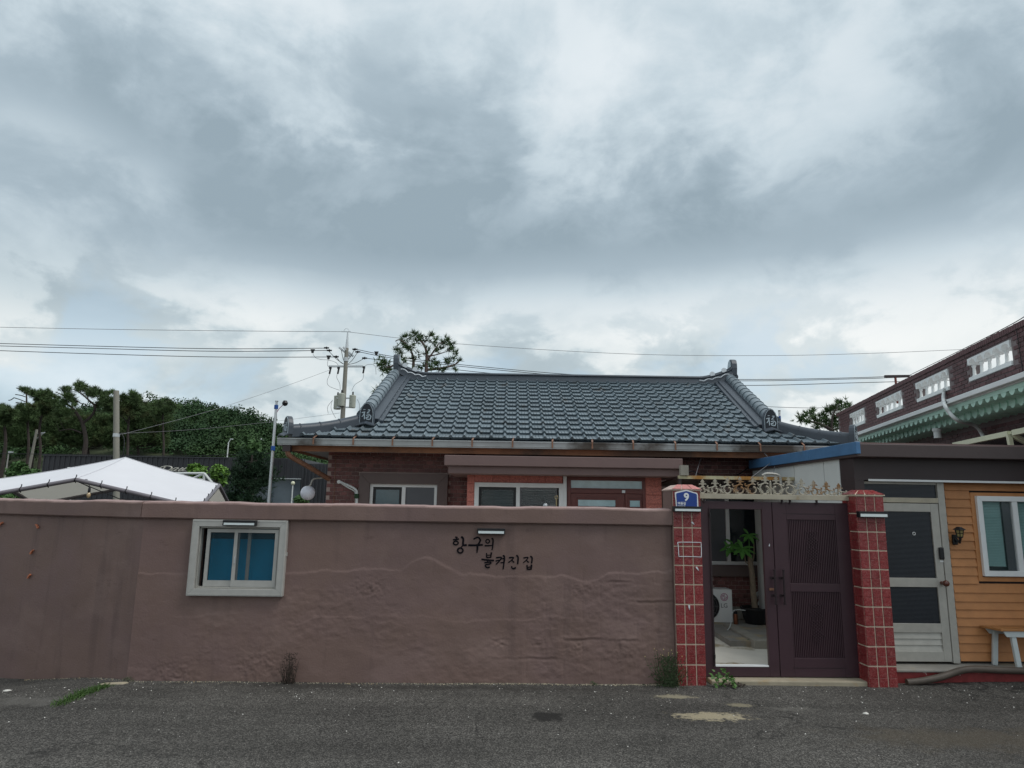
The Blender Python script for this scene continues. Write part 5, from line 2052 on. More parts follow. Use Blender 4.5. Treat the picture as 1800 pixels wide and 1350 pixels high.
# pot plant
pb = on_ground(1329, 1098, .10)
pby = pb.y
pz0 = .118
pt = thing('pot_plant', 'money tree with thick bare trunk and three leaf sprays in a black pot', 'plant', (pb.x, pby, pz0))
zr_ = W.Z(1329, 1067, pby)
rt = (W.X(1354, 1070, pby) - W.X(1304, 1070, pby)) / 2
MB().lathe([(rt * .70, 0), (rt * .82, .08), (rt * .96, zr_ - pz0 - .03), (rt * 1.03, zr_ - pz0 - .025), (rt * 1.03, zr_ - pz0), (rt * .93, zr_ - pz0), (rt * .90, zr_ - pz0 - .03), (.01, zr_ - pz0 - .035)], (pb.x, pby, pz0), 24).build('pot', MT['black'], pt, smooth=True)
tr_ = [W.P3(1327, 1068, pby), W.P3(1324, 1040, pby), W.P3(1322, 1010, pby), W.P3(1319, 990, pby), W.P3(1318, 975, pby)]
mb = MB().tube(catmull(tr_, 5), [.050 - .014 * i / 20 + (.006 if i in (14, 15) else 0) for i in range(21)], 12)
mb.tube(catmull([W.P3(1318, 992, pby), W.P3(1311, 988, pby), W.P3(1309, 978, pby - .04), W.P3(1306, 969, pby - .06)], 4), .010, 6)
mb.tube(catmull([W.P3(1321, 992, pby), W.P3(1325, 980, pby), W.P3(1325, 955, pby), W.P3(1322, 943, pby)], 4), .009, 6)
mb.build('trunk', MT['plant_trunk'], pt, smooth=True)
for (u, v, dy, n, L, tilt) in ((1316, 940, 0, 6, .165, .1), (1305, 964, -.08, 7, .20, .15), (1290, 957, .1, 6, .19, .1), (1281, 963, .05, 5, .17, .1)):
    c = W.P3(u, v, pby + dy)
    MB().tube([tr_[-1] + Vector((0, 0, -.03)), tr_[-1].lerp(c, .6) + Vector((0, 0, .03)), c], .006, 6).build('stalk', MT['plant_leaf'], pt)
    for k in range(n):
        a = 2 * math.pi * k / n + u
        dv = Vector((math.cos(a), math.sin(a) * .45 - .35, -.10 + .50 * math.sin(a))).normalized()
        sdv = dv.cross(Vector((0, -.5, 1))).normalized()
        up = sdv.cross(dv)
        mb = MB()
        st = [(0, .01), (.25, .14), (.55, .19), (.8, .12), (1, .004)]
        vv = []
        for t, w in st:
            p = c + dv * L * t - Vector((0, 0, .05 * t * t))
            vv += [p - sdv * w * L + up * .012 * 0, p - up * .012 * math.sin(t * 3), p + sdv * w * L]
        ff = []
        for i in range(4):
            for j in range(2):
                ff.append((i * 3 + j, i * 3 + j + 1, (i + 1) * 3 + j + 1, (i + 1) * 3 + j))
        mb.add(vv, ff)
        mb.build('leaf', MT['plant_leaf'], pt, smooth=True, recalc=False)
# pale pipes behind the trunk
wp = thing('wrapped_pipes', 'two pale insulated pipes crossing on the wall behind the pot plant', 'pipe', W.P3(1335, 1070, 11.42))
for a, b in (((1346, 1019, 11.44), (1332, 1068, 11.40)), ((1350, 1024, 11.42), (1330, 1046, 11.38))):
    pa, pb_ = W.P3(*a), W.P3(*b)
    MB().tube(catmull([pa, pa.lerp(pb_, .5) + Vector((.01, -.02, 0)), pb_, pb_ + Vector((-.03, 0, -.2))], 5), .024, 8).build('pipe', MT['pipe_white'], wp, smooth=True)


# small ground weeds at the kerb
def leafy(mb, c, spread, height, n, L, w, rnd):
    for k in range(n):
        a = rnd.uniform(0, 6.283)
        r_ = spread * math.sqrt(rnd.random())
        h = height * rnd.random() * (1 - .5 * r_ / spread)
        p = Vector((c.x + r_ * math.cos(a), c.y + r_ * math.sin(a) * .6, c.z + h))
        d = Vector((rnd.uniform(-1, 1), rnd.uniform(-1, .6), rnd.uniform(-.2, .9))).normalized()
        s_ = d.cross(Vector((rnd.uniform(-.4, .4), -.3, 1))).normalized() * w * rnd.uniform(.6, 1.2)
        l = L * rnd.uniform(.6, 1.3)
        mid_ = p + d * l * .5 + Vector((0, 0, .15 * l))
        mb.add([p, mid_ - s_, p + d * l, mid_ + s_], [(0, 1, 2, 3)])


rn = random.Random(5)
mb = MB()
for u in (1318, 1324, 1331, 1346, 1353):
    leafy(mb, on_ground(u, 1132, .06), .09, .07, 45, .04, .010, rn)
o = mb.build('kerb_weeds', MT['weed_fresh'], base=on_ground(1330, 1134, .05), recalc=False)
tag(o, 'low green weeds growing along the courtyard kerb', 'weeds', kind='stuff')

# ================================================================== PLANTS ALONG THE WALL FOOT
def gpos(u, v):
    p = on_ground(u, v)
    p.y = min(p.y, 7.676 + .035 * p.x - .06)
    p.z = float(road_z(np.array([p.x]), np.array([p.y]))[0])
    return p


# dry stems under the window
c = gpos(517, 1194)
t = thing('dry_weed', 'bundle of dead dark weed stems against the mauve wall', 'plant', c)
mb = MB()
for k in range(26):
    a = rn.uniform(-.09, .09)
    h = rn.uniform(.12, .33) if k > 5 else rn.uniform(.28, .36)
    b = c + Vector((rn.uniform(-.05, .05), rn.uniform(-.03, .03), -.01))
    mb.tube([b, b + Vector((a * .5, rn.uniform(-.02, .0), h * .5)), b + Vector((a, rn.uniform(-.04, .0), h))], [.0035, .0026, .0012], 4)
mb.build('stems', MT['dry_stem'], t)
mb = MB()
for k in range(200):
    h = rn.random() ** 1.3 * .30
    p = c + Vector((rn.uniform(-.07, .07), rn.uniform(-.06, .0), h))
    d = Vector((rn.uniform(-1, 1), rn.uniform(-1, 0), rn.uniform(-.3, 1))).normalized() * rn.uniform(.015, .035)
    s_ = d.cross(Vector((0, 1, .3))).normalized() * .004
    mb.add([p - s_, p + s_, p + d], [(0, 1, 2)])
mb.build('leaves', MT['dry_stem'], t, recalc=False)

# flowering weed beside the pillar
c = gpos(1168, 1199)
t = thing('flowering_weed', 'bushy grey green weed with small yellow flowers beside the red pillar', 'plant', c)
mb = MB()
tipsw = []
for k in range(46):
    a = rn.gauss(0, .12)
    h = rn.uniform(.12, .40)
    b = c + Vector((rn.uniform(-.06, .06), rn.uniform(-.05, .02), -.01))
    e = b + Vector((a, rn.uniform(-.1, .02), h))
    mb.tube([b, b.lerp(e, .5) + Vector((a * .3, 0, .02)), e], [.003, .0022, .0012], 4)
    if h > .28:
        tipsw.append(e)
mb.build('stems', MT['weed'], t)
mb = MB()
for k in range(700):
    h = rn.random() ** 1.2 * .30
    w_ = .17 * (1 - .5 * abs(h / .30 - .35))
    p = c + Vector((rn.gauss(0, w_ * .5), rn.uniform(-.12, .01), h))
    d = Vector((rn.uniform(-1, 1), rn.uniform(-1, .2), rn.uniform(-.2, 1))).normalized() * rn.uniform(.02, .05)
    s_ = d.cross(Vector((rn.uniform(-.5, .5), 1, .3))).normalized() * rn.uniform(.003, .006)
    mb.add([p, p + d * .5 - s_, p + d, p + d * .5 + s_], [(0, 1, 2, 3)])
mb.build('leaves', MT['weed'], t, recalc=False)
for e in tipsw[::2]:
    MB().sphere(e, rn.uniform(.004, .007), 5).build('flower', MT['flower'], t)

for (u, sz, lab) in ((230, .05, 'tiny dark weed tuft at the wall corner'), (1040, .03, 'smallest weed sprig in the grit under the brush lettering')):
    c = gpos(u, 1197)
    mb = MB()
    leafy(mb, c, sz, sz * 1.2, 60, .022, .004, rn)
    tag(mb.build('weed_sprig', MT['weed'], base=c, recalc=False), lab, 'weed', 'weed sprigs at the wall foot')

# fresh broad-leaf plant at the gate foot
c = gpos(1258, 1200)
t = thing('creeping_plant', 'fresh green leafy plant sprouting at the foot of the open gate leaf', 'plant', c)
mb = MB()
for k in range(54):
    x = rn.uniform(-.08, .15)
    h = max(0, .19 - 1.0 * abs(x + .0) * (1.3 if x < 0 else .9)) * rn.random() ** .7
    p = c + Vector((x, rn.uniform(-.10, .0), .01 + h))
    d = Vector((rn.uniform(-1, 1), rn.uniform(-1, .1), rn.uniform(-.5, .6))).normalized()
    s_ = d.cross(Vector((rn.uniform(-.3, .3), -.6, 1))).normalized()
    L_ = rn.uniform(.03, .065)
    mb.add([p, p + d * L_ * .35 - s_ * L_ * .36, p + d * L_, p + d * L_ * .35 + s_ * L_ * .36], [(0, 1, 2, 3)])
mb.build('leaves', MT['weed_fresh'], t, recalc=False)
mb = MB()
for k in range(10):
    mb.tube([c + Vector((0, .0, -.01)), c + Vector((rn.uniform(-.06, .10), -.04, .08)), c + Vector((rn.uniform(-.1, .16), -.06, rn.uniform(.02, .15)))], .003, 4)
mb.build('stems', MT['weed_fresh'], t)
mb = MB()
leafy(mb, gpos(1285, 1202), .12, .02, 140, .025, .008, rn)
o = mb.build('moss_patch', MT['dry_stem'], base=gpos(1285, 1202), recalc=False)
tag(o, 'flat brown moss patch on the threshold beside the leafy plant', 'moss', kind='stuff')

# grass strip at the wall corner
ga, gb = gpos(100, 1240), gpos(186, 1207)
mb = MB()
for k in range(900):
    t_ = rn.random()
    p = ga.lerp(gb, t_) + Vector((rn.gauss(0, .035), rn.gauss(0, .04), 0))
    p.z = float(road_z(np.array([p.x]), np.array([p.y]))[0])
    h = rn.uniform(.012, .055) * (.8 + .6 * math.sin(t_ * 3.1))
    d = Vector((rn.gauss(0, .5), rn.gauss(0, .5), 1)).normalized()
    s_ = d.cross(Vector((rn.uniform(-1, 1), 1, 0))).normalized() * .0026
    q = p + d * h * .6
    r_ = p + d * h + Vector((d.x * h * .5, d.y * h * .5, -.1 * h))
    mb.add([p - s_, p + s_, q + s_ * .7, r_, q - s_ * .7], [(0, 1, 2, 4), (4, 2, 3)])
o = mb.build('grass_tuft', MT['grass'], base=ga.lerp(gb, .5), recalc=False)
tag(o, 'green grass tuft growing from the asphalt seam near the wall corner', 'grass', kind='stuff')
mb = MB()
c = gpos(200, 1204)
mb.hexa([c + Vector(p) for p in ((-.16, -.03, -.02), (.10, .0, -.02), (.14, .10, -.02), (-.14, .05, -.02), (-.13, -.02, .012), (.07, .02, .018), (.10, .07, .014), (-.10, .04, .008))])
o = mb.build('kerb_stone', MT['threshold'], base=c, bevel=.012)
tag(o, 'broken buff kerb stone between the grass tuft and the wall corner', 'stone')

# ================================================================== SHED WITH ORANGE SIDING
FD = .42                                    # facade plane behind the street line
sh = thing('shed', 'flat roofed annex with orange siding, aluminium door and dark brown fascia', 'annex building', (S.X(1700, 1165, FD), FD, 0), S)
sxl = S.X(1503, 850, FD - .12)
SHR = 9.2
step_z = S.Z(1690, 1177, FD - .30)
# dark beam and fascia
fz1, fz0 = S.Z(1650, 782.5, FD - .30), S.Z(1650, 805, FD - .30)
MB().box(S.X(1507, 790, FD - .30), SHR, FD - .30, 3.4, fz0, fz1).build('roof_fascia', MT['brown_fascia'], sh, bevel=.006)
MB().box(S.X(1510, 780, FD - .30), SHR, FD - .27, 3.4, fz1 + .001, fz1 + .02).build('roof_sheet', MT['canopy_brown'], sh)
bz0_ = S.Z(1660, 846, FD - .12)
MB().box(sxl, SHR, FD - .12, FD + .2, bz0_, fz0 - .001).build('beam_cladding', MT['brown_metal'], sh)
MB().box(S.X(1527, 845, FD - .13), SHR, FD - .128, FD - .121, bz0_ - .012, bz0_ + .012).build('edge_strip', MT['white'], sh)
MB().box(sxl, S.X(1525, 950, FD - .1), FD - .12, FD + .2, -.03, bz0_ - .001).build('corner_post', MT['brown_metal'], sh)
# side wall of white panels and blue eaves trim
seam = [FD + .2, 1.02, 1.88, 2.74, 3.4]
ax = S.X(1503.5, 870, FD - .12) - .0
for a, b in zip(seam[:-1], seam[1:]):
    MB().box(ax + .002, ax + .07, a + .006, b - .006, -.03, fz1 - .06).build('wall_panel', MT['panel_white'], sh)
MB().box(ax + .03, ax + .06, FD + .2, 3.4, -.03, fz1 - .1).build('panel_core', MT['brown_metal'], sh)
for a, b in ((FD - .31, 1.3), (1.305, 3.25)):
    MB().box(ax - .055, ax - .0, a, b, fz1 - .118, fz1 + .022).build('eaves_trim', MT['blue_trim'], sh, bevel=.006)
MB().box(ax - .055, ax + .0, 3.251, 3.4, fz1 - .115, fz1 + .018).build('eaves_trim', MT['blue_trim'], sh)
# backing wall
MB().box(S.X(1525, 950, FD - .1), SHR, FD + .06, FD + .2, -.03, bz0_).build('backing_wall', MT['brown_metal'], sh)
# siding planks
wd0, wd1 = S.X(1725, 960, FD - .05), S.X(1725, 960, FD - .05) + 1.3
pzs = [S.Z(1660, 830 + y / 3.375, FD) for y in (1118, 1063, 1012, 962, 912, 860, 812, 765, 712, 660, 610, 557, 508, 458, 405, 355, 307, 258, 208, 157, 107, 62)]
swz1, swz0 = S.Z(1770, 872.5, FD - .05), S.Z(1770, 1013.5, FD - .05)
sdx0 = S.X(1672, 1000, FD)
plank_cache = {}


def plank(x0, x1, z0, z1):
    key = (round(x1 - x0, 3), round(z1 - z0, 4))
    if key not in plank_cache:
        L_, h = x1 - x0, z1 - z0
        b = MB()
        b.hexa([(0, -.020, 0), (L_, -.020, 0), (L_, .04, 0), (0, .04, 0), (0, -.002, h + .004), (L_, -.002, h + .004), (L_, .04, h + .004), (0, .04, h + .004)])
        plank_cache[key] = b.mesh('siding_plank', MT['siding'])
    piece('siding_plank', plank_cache[key], sh, (x0, FD, z0))


for z0, z1 in zip(pzs[:-1], pzs[1:]):
    if z1 > swz0 - .06 and z0 < swz1 + .03:
        plank(sdx0, wd0 - .05, z0, z1)
        plank(wd1 + .05, SHR, z0, z1)
    else:
        plank(sdx0, SHR, z0, z1)
MB().frame(wd0 - .05, wd1 + .05, swz0 - .06, swz1 + .04, .05, FD - .022, FD + .05).build('window_trim', MT['siding'], sh)
MB().box(wd0 - .01, wd1 + .01, FD + .045, FD + .06, swz0 - .02, swz1).build('room_dark_backing', MT['pane_dark'], sh)  # dark colour here replaces the shade of the room inside
wf = MB().frame(wd0, wd1, swz0, swz1, .062, FD - .06, FD + .02).build('window', MT['white'], sh, bevel=.004)
wm = S.X(1789.5, 950, FD - .04)
MB().box(wm - .032, wm + .032, FD - .052, FD + .02, swz0 + .062, swz1 - .062).build('mullion', MT['white'], wf)
MB().box(wd0 + .062, wm - .032, FD - .03, FD - .026, swz0 + .062, swz1 - .062).build('pane', MT['pane_clear'], wf)
MB().box(wm + .032, wd1 - .062, FD - .02, FD - .016, swz0 + .062, swz1 - .062).build('pane', MT['pane_clear'], wf)
MB().box(wm - .13, wm - .032, FD - .012, FD - .006, swz0 + .062, swz1 - .062).build('curtain_edge', MT['pane_grey'], wf)
for (xa, xb) in ((wd0 + .064, wm - .134), (wm + .034, wd1 - .064)):
    me = MB().hexa([(0, 0, 0), (xb - xa, 0, 0), (xb - xa, .016, .015), (0, .016, .015), (0, 0, .002), (xb - xa, 0, .002), (xb - xa, .016, .017), (0, .016, .017)]).mesh('blind_slat', MT['blind_teal'])
    z = swz0 + .11
    while z < swz1 - .08:
        piece('blind_slat', me, wf, (xa, FD + .012, z))
        z += .0185
# aluminium door
DD = FD - .06
dl, dr = S.X(1530, 1000, DD), S.X(1672, 1000, DD)
dzb, dzt = S.Z(1640, 1164, DD), S.Z(1600, 884.5, DD)
jw = S.X(1672, 1000, DD) - S.X(1660, 1000, DD)
MB().box(dr - jw, dr, DD - .01, FD + .055, dzb - .01, S.Z(1650, 848, DD)).build('door_jamb', MT['alu_dull'], sh, bevel=.003)
tb0, tb1 = S.Z(1600, 883.5, DD), S.Z(1600, 875, DD)
MB().box(dl, dr - jw, DD - .005, FD + .05, tb0, tb1).build('transom_bar', MT['cream_steel'], sh)
MB().box(dl, dr - jw - .01, DD + .015, DD + .02, tb1, S.Z(1600, 850, DD)).build('transom_pane', MT['ribbed'], sh)
MB().box(dl, dr - jw, DD + .0, DD + .03, S.Z(1600, 851.5, DD), bz0_ - .012).build('transom_head', MT['alu_dull'], sh)
st = S.X(1660, 1000, DD) - S.X(1646, 1000, DD)
dre = dr - jw - .004
zz = [S.Z(1610, v, DD) for v in (884.5, 899.5, 1016, 1032, 1096, 1112, 1145, 1163)]
door = MB().box(dre - st, dre, DD, DD + .04, zz[7], zz[0] - .003).box(dl, dl + st, DD, DD + .04, zz[7], zz[0] - .003)
for a, b in ((1, 0), (3, 2), (5, 4), (7, 6)):
    door.box(dl + st, dre - st, DD, DD + .04, zz[a], zz[b] - (.003 if b == 0 else 0))
door = door.build('door', MT['alu_dull'], sh, bevel=.003)
MB().box(dl + st, dre - st, DD + .018, DD + .023, zz[2], zz[1]).build('pane', MT['ribbed'], door)
MB().box(dl + st, dre - st, DD + .018, DD + .023, zz[4], zz[3]).build('pane', MT['ribbed'], door)
lh = (zz[5] - zz[6]) / 3
for k in range(3):
    z0 = zz[6] + k * lh
    MB().hexa([(dl + st, DD + .008, z0), (dre - st, DD + .008, z0), (dre - st, DD + .035, z0), (dl + st, DD + .035, z0), (dl + st, DD + .022, z0 + lh), (dre - st, DD + .022, z0 + lh), (dre - st, DD + .035, z0 + lh), (dl + st, DD + .035, z0 + lh)]).build('louver', MT['alu_dull'], door)
x, z = S.px(1608, 938, DD)
MB().tube([(x + .016 * math.cos(q), DD + .014, z + .016 * math.sin(q)) for q in np.linspace(0, 6.283, 15)], .004, 5).build('vent_ring', MT['white'], door)
x, z = S.px(1656.5, 1024.5, DD)
MB().cyl((x - .01, DD - .05, z), (x - .01, DD, z), .020, n=14).sphere((x, DD - .065, z), .036, 12).build('knob', MT['knob'], door, smooth=True)
x, z = S.px(1653.5, 972.5, DD)
MB().box(x - .028, x + .028, DD - .03, DD, z - .07, z + .07).build('digital_lock', MT['black'], door, bevel=.012)
x, z = S.px(1655.5, 986.5, DD)
MB().box(x - .02, x + .02, DD - .002, DD, z - .01, z + .01).build('sticker', MT['white'], door)

# step with red riser
st0 = S.X(1566, 1190, -.05)
fy0 = FD - .30
stp = thing('doorstep', 'low concrete step with chipped red painted riser under the annex door', 'step', (S.X(1700, 1195, fy0), fy0, 0), S)
MB().box(rx1 + .03, SHR, fy0 - .02, FD + .1, step_z - .03, step_z).build('tread', MT['concrete_old'], stp, bevel=.01)
MB().box(rx1 + .04, SHR, fy0, FD + .1, -.05, step_z - .031).build('riser', MT['red_paint'], stp)

# hose lying along the step
hp = [(1594, 1199.5), (1620, 1197), (1650, 1191), (1672, 1184), (1690, 1178.5), (1715, 1176), (1760, 1178), (1830, 1180)]
pts = []
for i, (u, v) in enumerate(hp):
    y = fy0 - .075 if i < 3 else fy0 - .045
    x, z = S.px(u, v, y)
    pts.append((x, y, z))
o = MB().tube(catmull(pts, 5), .036, 10).build('rubber_hose', MT['hose'], base=pts[0], frame=S, smooth=True)
tag(o, 'thick grey brown hose climbing over the red step edge', 'hose')

# lantern
ld = FD - .02
lx_, lz_ = S.px(1677, 950, ld)
la = thing('wall_lantern', 'black carriage lantern on the orange siding', 'wall lamp', (lx_, ld, lz_), S)
MB().box(lx_ - .03, lx_ + .03, ld - .03, ld + .0, lz_ - .05, lz_ + .07).build('back_plate', MT['black'], la, bevel=.01)
cx_, cy_ = S.X(1686.5, 935, ld - .11), ld - .11
zl0, zl1 = S.Z(1686, 943.5, cy_), S.Z(1686, 931, cy_)
MB().tube([(lx_, ld - .03, lz_ + .02), (lx_ + .02, ld - .07, lz_ - .02), (cx_, cy_, zl0 - .03), (cx_, cy_, zl0)], [.016, .014, .014, .02], 8).build('arm', MT['black'], la, smooth=True)
MB().lathe([(.030, 0), (.046, zl1 - zl0)], (cx_, cy_, zl0), 6).build('glass', MT['lantern_glass'], la)
mb = MB()
for k in range(6):
    q = 2 * math.pi * k / 6
    mb.cyl((cx_ + .032 * math.cos(q), cy_ + .032 * math.sin(q), zl0), (cx_ + .048 * math.cos(q), cy_ + .048 * math.sin(q), zl1), .005, n=5)
mb.lathe([(.033, -.012), (.036, 0), (.030, .004)], (cx_, cy_, zl0), 6)
zm = (zl0 + zl1) / 2
mb.tube([(cx_ + .041 * math.cos(q), cy_ + .041 * math.sin(q), zm) for q in np.linspace(0, 6.283, 7)], .004, 5)
mb.build('cage', MT['black'], la)
MB().lathe([(.072, -.004), (.070, .004), (.040, .022), (.034, .030), (.010, .034)], (cx_, cy_, zl1), 6).build('roof', MT['black'], la)

# bench
bt = S.Z(1790, 1108, FD - .2)
bx0 = S.X(1738, 1100, FD - .06)
be = thing('bench', 'simple bench with brown plank seat and pale grey splayed legs', 'bench', (bx0 + .5, FD - .15, step_z), S)
sy0, sy1 = fy0 + .015, FD - .035
fx0 = S.X(1760, 1107, sy0)
for a, b in ((0, .48), (.52, 1)):
    ya, yb = sy0 + (sy1 - sy0) * a, sy0 + (sy1 - sy0) * b
    MB().hexa([(fx0 - .0 - .06 * a, ya, bt), (fx0 + 1.2, ya, bt), (fx0 + 1.2, yb, bt), (fx0 - .06 * b, yb, bt), (fx0 - .06 * a, ya, bt + .025), (fx0 + 1.2, ya, bt + .025), (fx0 + 1.2, yb, bt + .025), (fx0 - .06 * b, yb, bt + .025)]).build('seat_plank', MT['bench_wood'], be, bevel=.003)
ah = S.Z(1790, 1120.5, sy0)
MB().prism([(fx0 + .03, bt - .001), (fx0 + 1.15, bt - .001), (fx0 + 1.12, ah), (fx0 + .07, ah)], sy0 + .012, sy0 + .03).build('apron', MT['bench_grey'], be)
MB().prism([(fx0 - .02, bt - .001), (fx0 + 1.15, bt - .001), (fx0 + 1.12, ah), (fx0 + .03, ah)], sy1 - .03, sy1 - .012).build('apron', MT['bench_grey'], be)
for (xa, yb, yt) in ((fx0 + .15, sy0 + .005, sy0 + .035), (fx0 + .09, sy1 - .045, sy1 - .04), (fx0 + 1.05, sy0 + .005, sy0 + .035), (fx0 + 1.05, sy1 - .045, sy1 - .04)):
    lean = -.05 if yb > sy0 + .05 else .02
    p0, p1 = (xa + lean, yb + .01, step_z + .002), (xa, yt + .006, bt - .002)
    MB().bar(p0, p1, .055, .035, (0, 1, 0)).build('leg', MT['bench_grey'], be, bevel=.004)

# ================================================================== BRICK NEIGHBOUR
nb = thing('brick_building', 'maroon brick building with white balustrade panels and mint green double eaves', 'building', (4, -1, 0), NB)
FAR = NB.X(1473, 727, 0)
ptz = NB.Z(1800, 563, 0)
cz1, cz0 = NB.Z(1800, 650, .60), NB.Z(1800, 660, .60)
ctz = NB.Z(1720, 683, .60)
cbz = NB.Z(1720, 694.5, .60)
NEAR = -2.2
openings = []
for (xl, yl, xr, yr, bx, by) in ((703, 680, 790, 640, 712, 757), (868, 600, 1025, 530, 878, 705), (1120, 485, 1320, 388, 1133, 603), (1448, 325, 1715, 200, 1460, 465)):
    s1, z1 = NB.px(1300 + xl / 3.6, 540 + yl / 3.6, 0)
    s0, z0 = NB.px(1300 + xr / 3.6, 540 + yr / 3.6, 0)
    _, zb2 = NB.px(1300 + bx / 3.6, 540 + by / 3.6, 0)
    openings.append((s0, s1, zb2, (z0 + z1) / 2))
oz0 = sum(o_[2] for o_ in openings) / 4
oz1 = sum(o_[3] for o_ in openings) / 4
openings = [(a, b, oz0, oz1) for a, b, _, _ in openings]
capz = ptz - .085
T_ = .20                                     # parapet thickness (towards -y)
mb = MB()
par0 = ctz - .05
mb.box(NEAR, FAR, -T_, 0, par0, oz0)
mb.box(NEAR, FAR, -T_, 0, oz1, capz)
edges = [NEAR] + [e for o_ in sorted(openings) for e in o_[:2]] + [FAR]
for i in range(0, len(edges), 2):
    mb.box(edges[i], edges[i + 1], -T_, 0, oz0, oz1)
mb.build('parapet_core', MT['mortar_nb'], nb)
mb = MB()
mb.box(NEAR, FAR, -6, -.02, -.05, cbz - .16)
mb.box(NEAR, FAR, -6, -T_ - .02, cbz - .16, par0)
mb.build('wall', MT['mortar_nb'], nb)
# bricks of the parapet and of the wall below the eaves
BL, BH = .205, .0655
bme = frustum(BL - .012, BH - .011, .012, .003).mesh('brick', MT['brick_nb'])
bme.transform(Matrix.Rotation(math.pi, 4, 'Z'))
slots = []
nrow = int((capz - par0) / BH)
bh2 = (capz - par0) / nrow
for r_ in range(nrow):
    z = par0 + (r_ + .5) * bh2
    for c in range(int((FAR - NEAR) / BL) + 1):
        s_ = NEAR + (c + .5 + .5 * (r_ % 2)) * BL
        if s_ + BL / 2 > FAR:
            continue
        if z < ctz - .0:
            continue
        if any(s_ + BL * .45 > a and s_ - BL * .45 < b and z + bh2 * .4 > oz0 and z - bh2 * .4 < oz1 for a, b, _, _ in openings):
            continue
        slots.append((s_, z, 0.0))
for r_ in range(16):
    z = cbz - .32 - (r_ + .5) * BH
    for c in range(int((FAR - NEAR) / BL)):
        s_ = NEAR + (c + .5 + .5 * (r_ % 2)) * BL
        if -.6 < s_ < 6:
            slots.append((s_, z, -.02))
inview = [s_ for s_ in slots if s_[0] > -.45]
inview.sort(key=lambda p: (p[0] + (1.5 if p[2] < 0 else 0)))
near = set(inview[:295])
stuff = MB()
for (s_, z, y) in slots:
    jy = random.uniform(-.002, .002)
    if (s_, z, y) in near:
        piece('brick', bme, nb, (s_, y + jy, z))
    else:
        stuff.box(s_ - BL / 2 + .006, s_ + BL / 2 - .006, y, y + .012 + jy, z - BH / 2 + .005, z + BH / 2 - .005)
so = stuff.build('brick_courses', MT['brick_nb'], nb)
so['kind'] = 'stuff'
# soldier course on top
stuff = MB()
s_ = NEAR
while s_ < FAR + .02:
    stuff.box(s_ + .004, s_ + .061, -T_ - .02, .035, capz + .001, ptz + random.uniform(-.003, .003))
    s_ += .068
so = stuff.build('coping_bricks', MT['brick_nb'], nb)
so['kind'] = 'stuff'
MB().box(NEAR, FAR, -T_ - .01, .025, capz + .0005, ptz - .008).build('coping_mortar', MT['mortar_nb'], nb)
# balustrade panels
for (a, b, z0, z1) in openings:
    n = 6 if (b - a) > .8 else (5 if (b - a) > .62 else 5)
    y0, y1 = -.16, .025
    pan = MB().box(a, b, y0, y1, z0 - .01, z0 + .055).build('balustrade', MT['cornice_white'], nb)
    pitch = (b - a) / (n - 1)
    hcol = z1 - z0 - .055 - .75 * ((b - a - .04) / (n - 1) / 2 - .022) - .022
    bal = MB().lathe([(.036, 0), (.036, .03), (.027, .045), (.026, hcol * .5), (.022, hcol - .05), (.032, hcol - .035), (.036, hcol - .02), (.036, hcol)], (0, 0, 0), 10).mesh('baluster', MT['cornice_white'])
    bal.polygons.foreach_set('use_smooth', [True] * len(bal.polygons))
    for k in range(n):
        piece('baluster', bal, pan, (a + .02 + k * (b - a - .04) / (n - 1), -.06, z0 + .055))
    # arched head
    step_ = (b - a - .04) / (n - 1)
    mb = MB()
    zs = z0 + .055 + hcol
    for k in range(n - 1):
        xa = a + .02 + k * step_
        arc = [(xa + step_ / 2 + (step_ / 2 - .022) * math.cos(q), zs + .75 * (step_ / 2 - .022) * math.sin(q)) for q in np.linspace(math.pi, 0, 9)]
        mb.prism([(xa, zs)] + arc + [(xa + step_, zs), (xa + step_, z1), (xa, z1)], y0 + .02, y1)
    mb.box(a, a + .02, y0 + .02, y1, zs, z1).box(b - .02, b, y0 + .02, y1, zs, z1)
    mb.build('arched_head', MT['cornice_white'], pan)
# white cornice in two steps
MB().box(NEAR, FAR + .5, -.3, .63, ctz - .075, ctz).box(NEAR, FAR + .46, -.3, .57, cbz, ctz - .076).build('cornice', MT['cornice_white'], nb, bevel=.008)
# mint double eaves
MB().box(NEAR, FAR + .42, -.3, .54, cbz - .06, cbz - .001).build('eaves_board', MT['mint'], nb)
MB().box(NEAR, FAR + .30, -.02, .31, cbz - .19, cbz - .061).build('eaves_soffit', MT['mint'], nb)
rme = []
for (y_end, zo, r_, drop) in ((.535, -.048, .078, .01), (.33, -.165, .074, .02)):
    b = MB()
    b.tube([(0, -.05, zo - drop), (0, y_end, zo)], r_, 12)
    m_ = b.mesh('rafter', MT['mint'])
    m_.polygons.foreach_set('use_smooth', [True] * len(m_.polygons))
    m_.set_sharp_from_angle(angle=rad(40))
    rme.append(m_)
s_ = NEAR + .05
while s_ < FAR + .2:
    for m_ in rme:
        piece('rafter', m_, nb, (s_, 0, cbz))
    s_ += .225
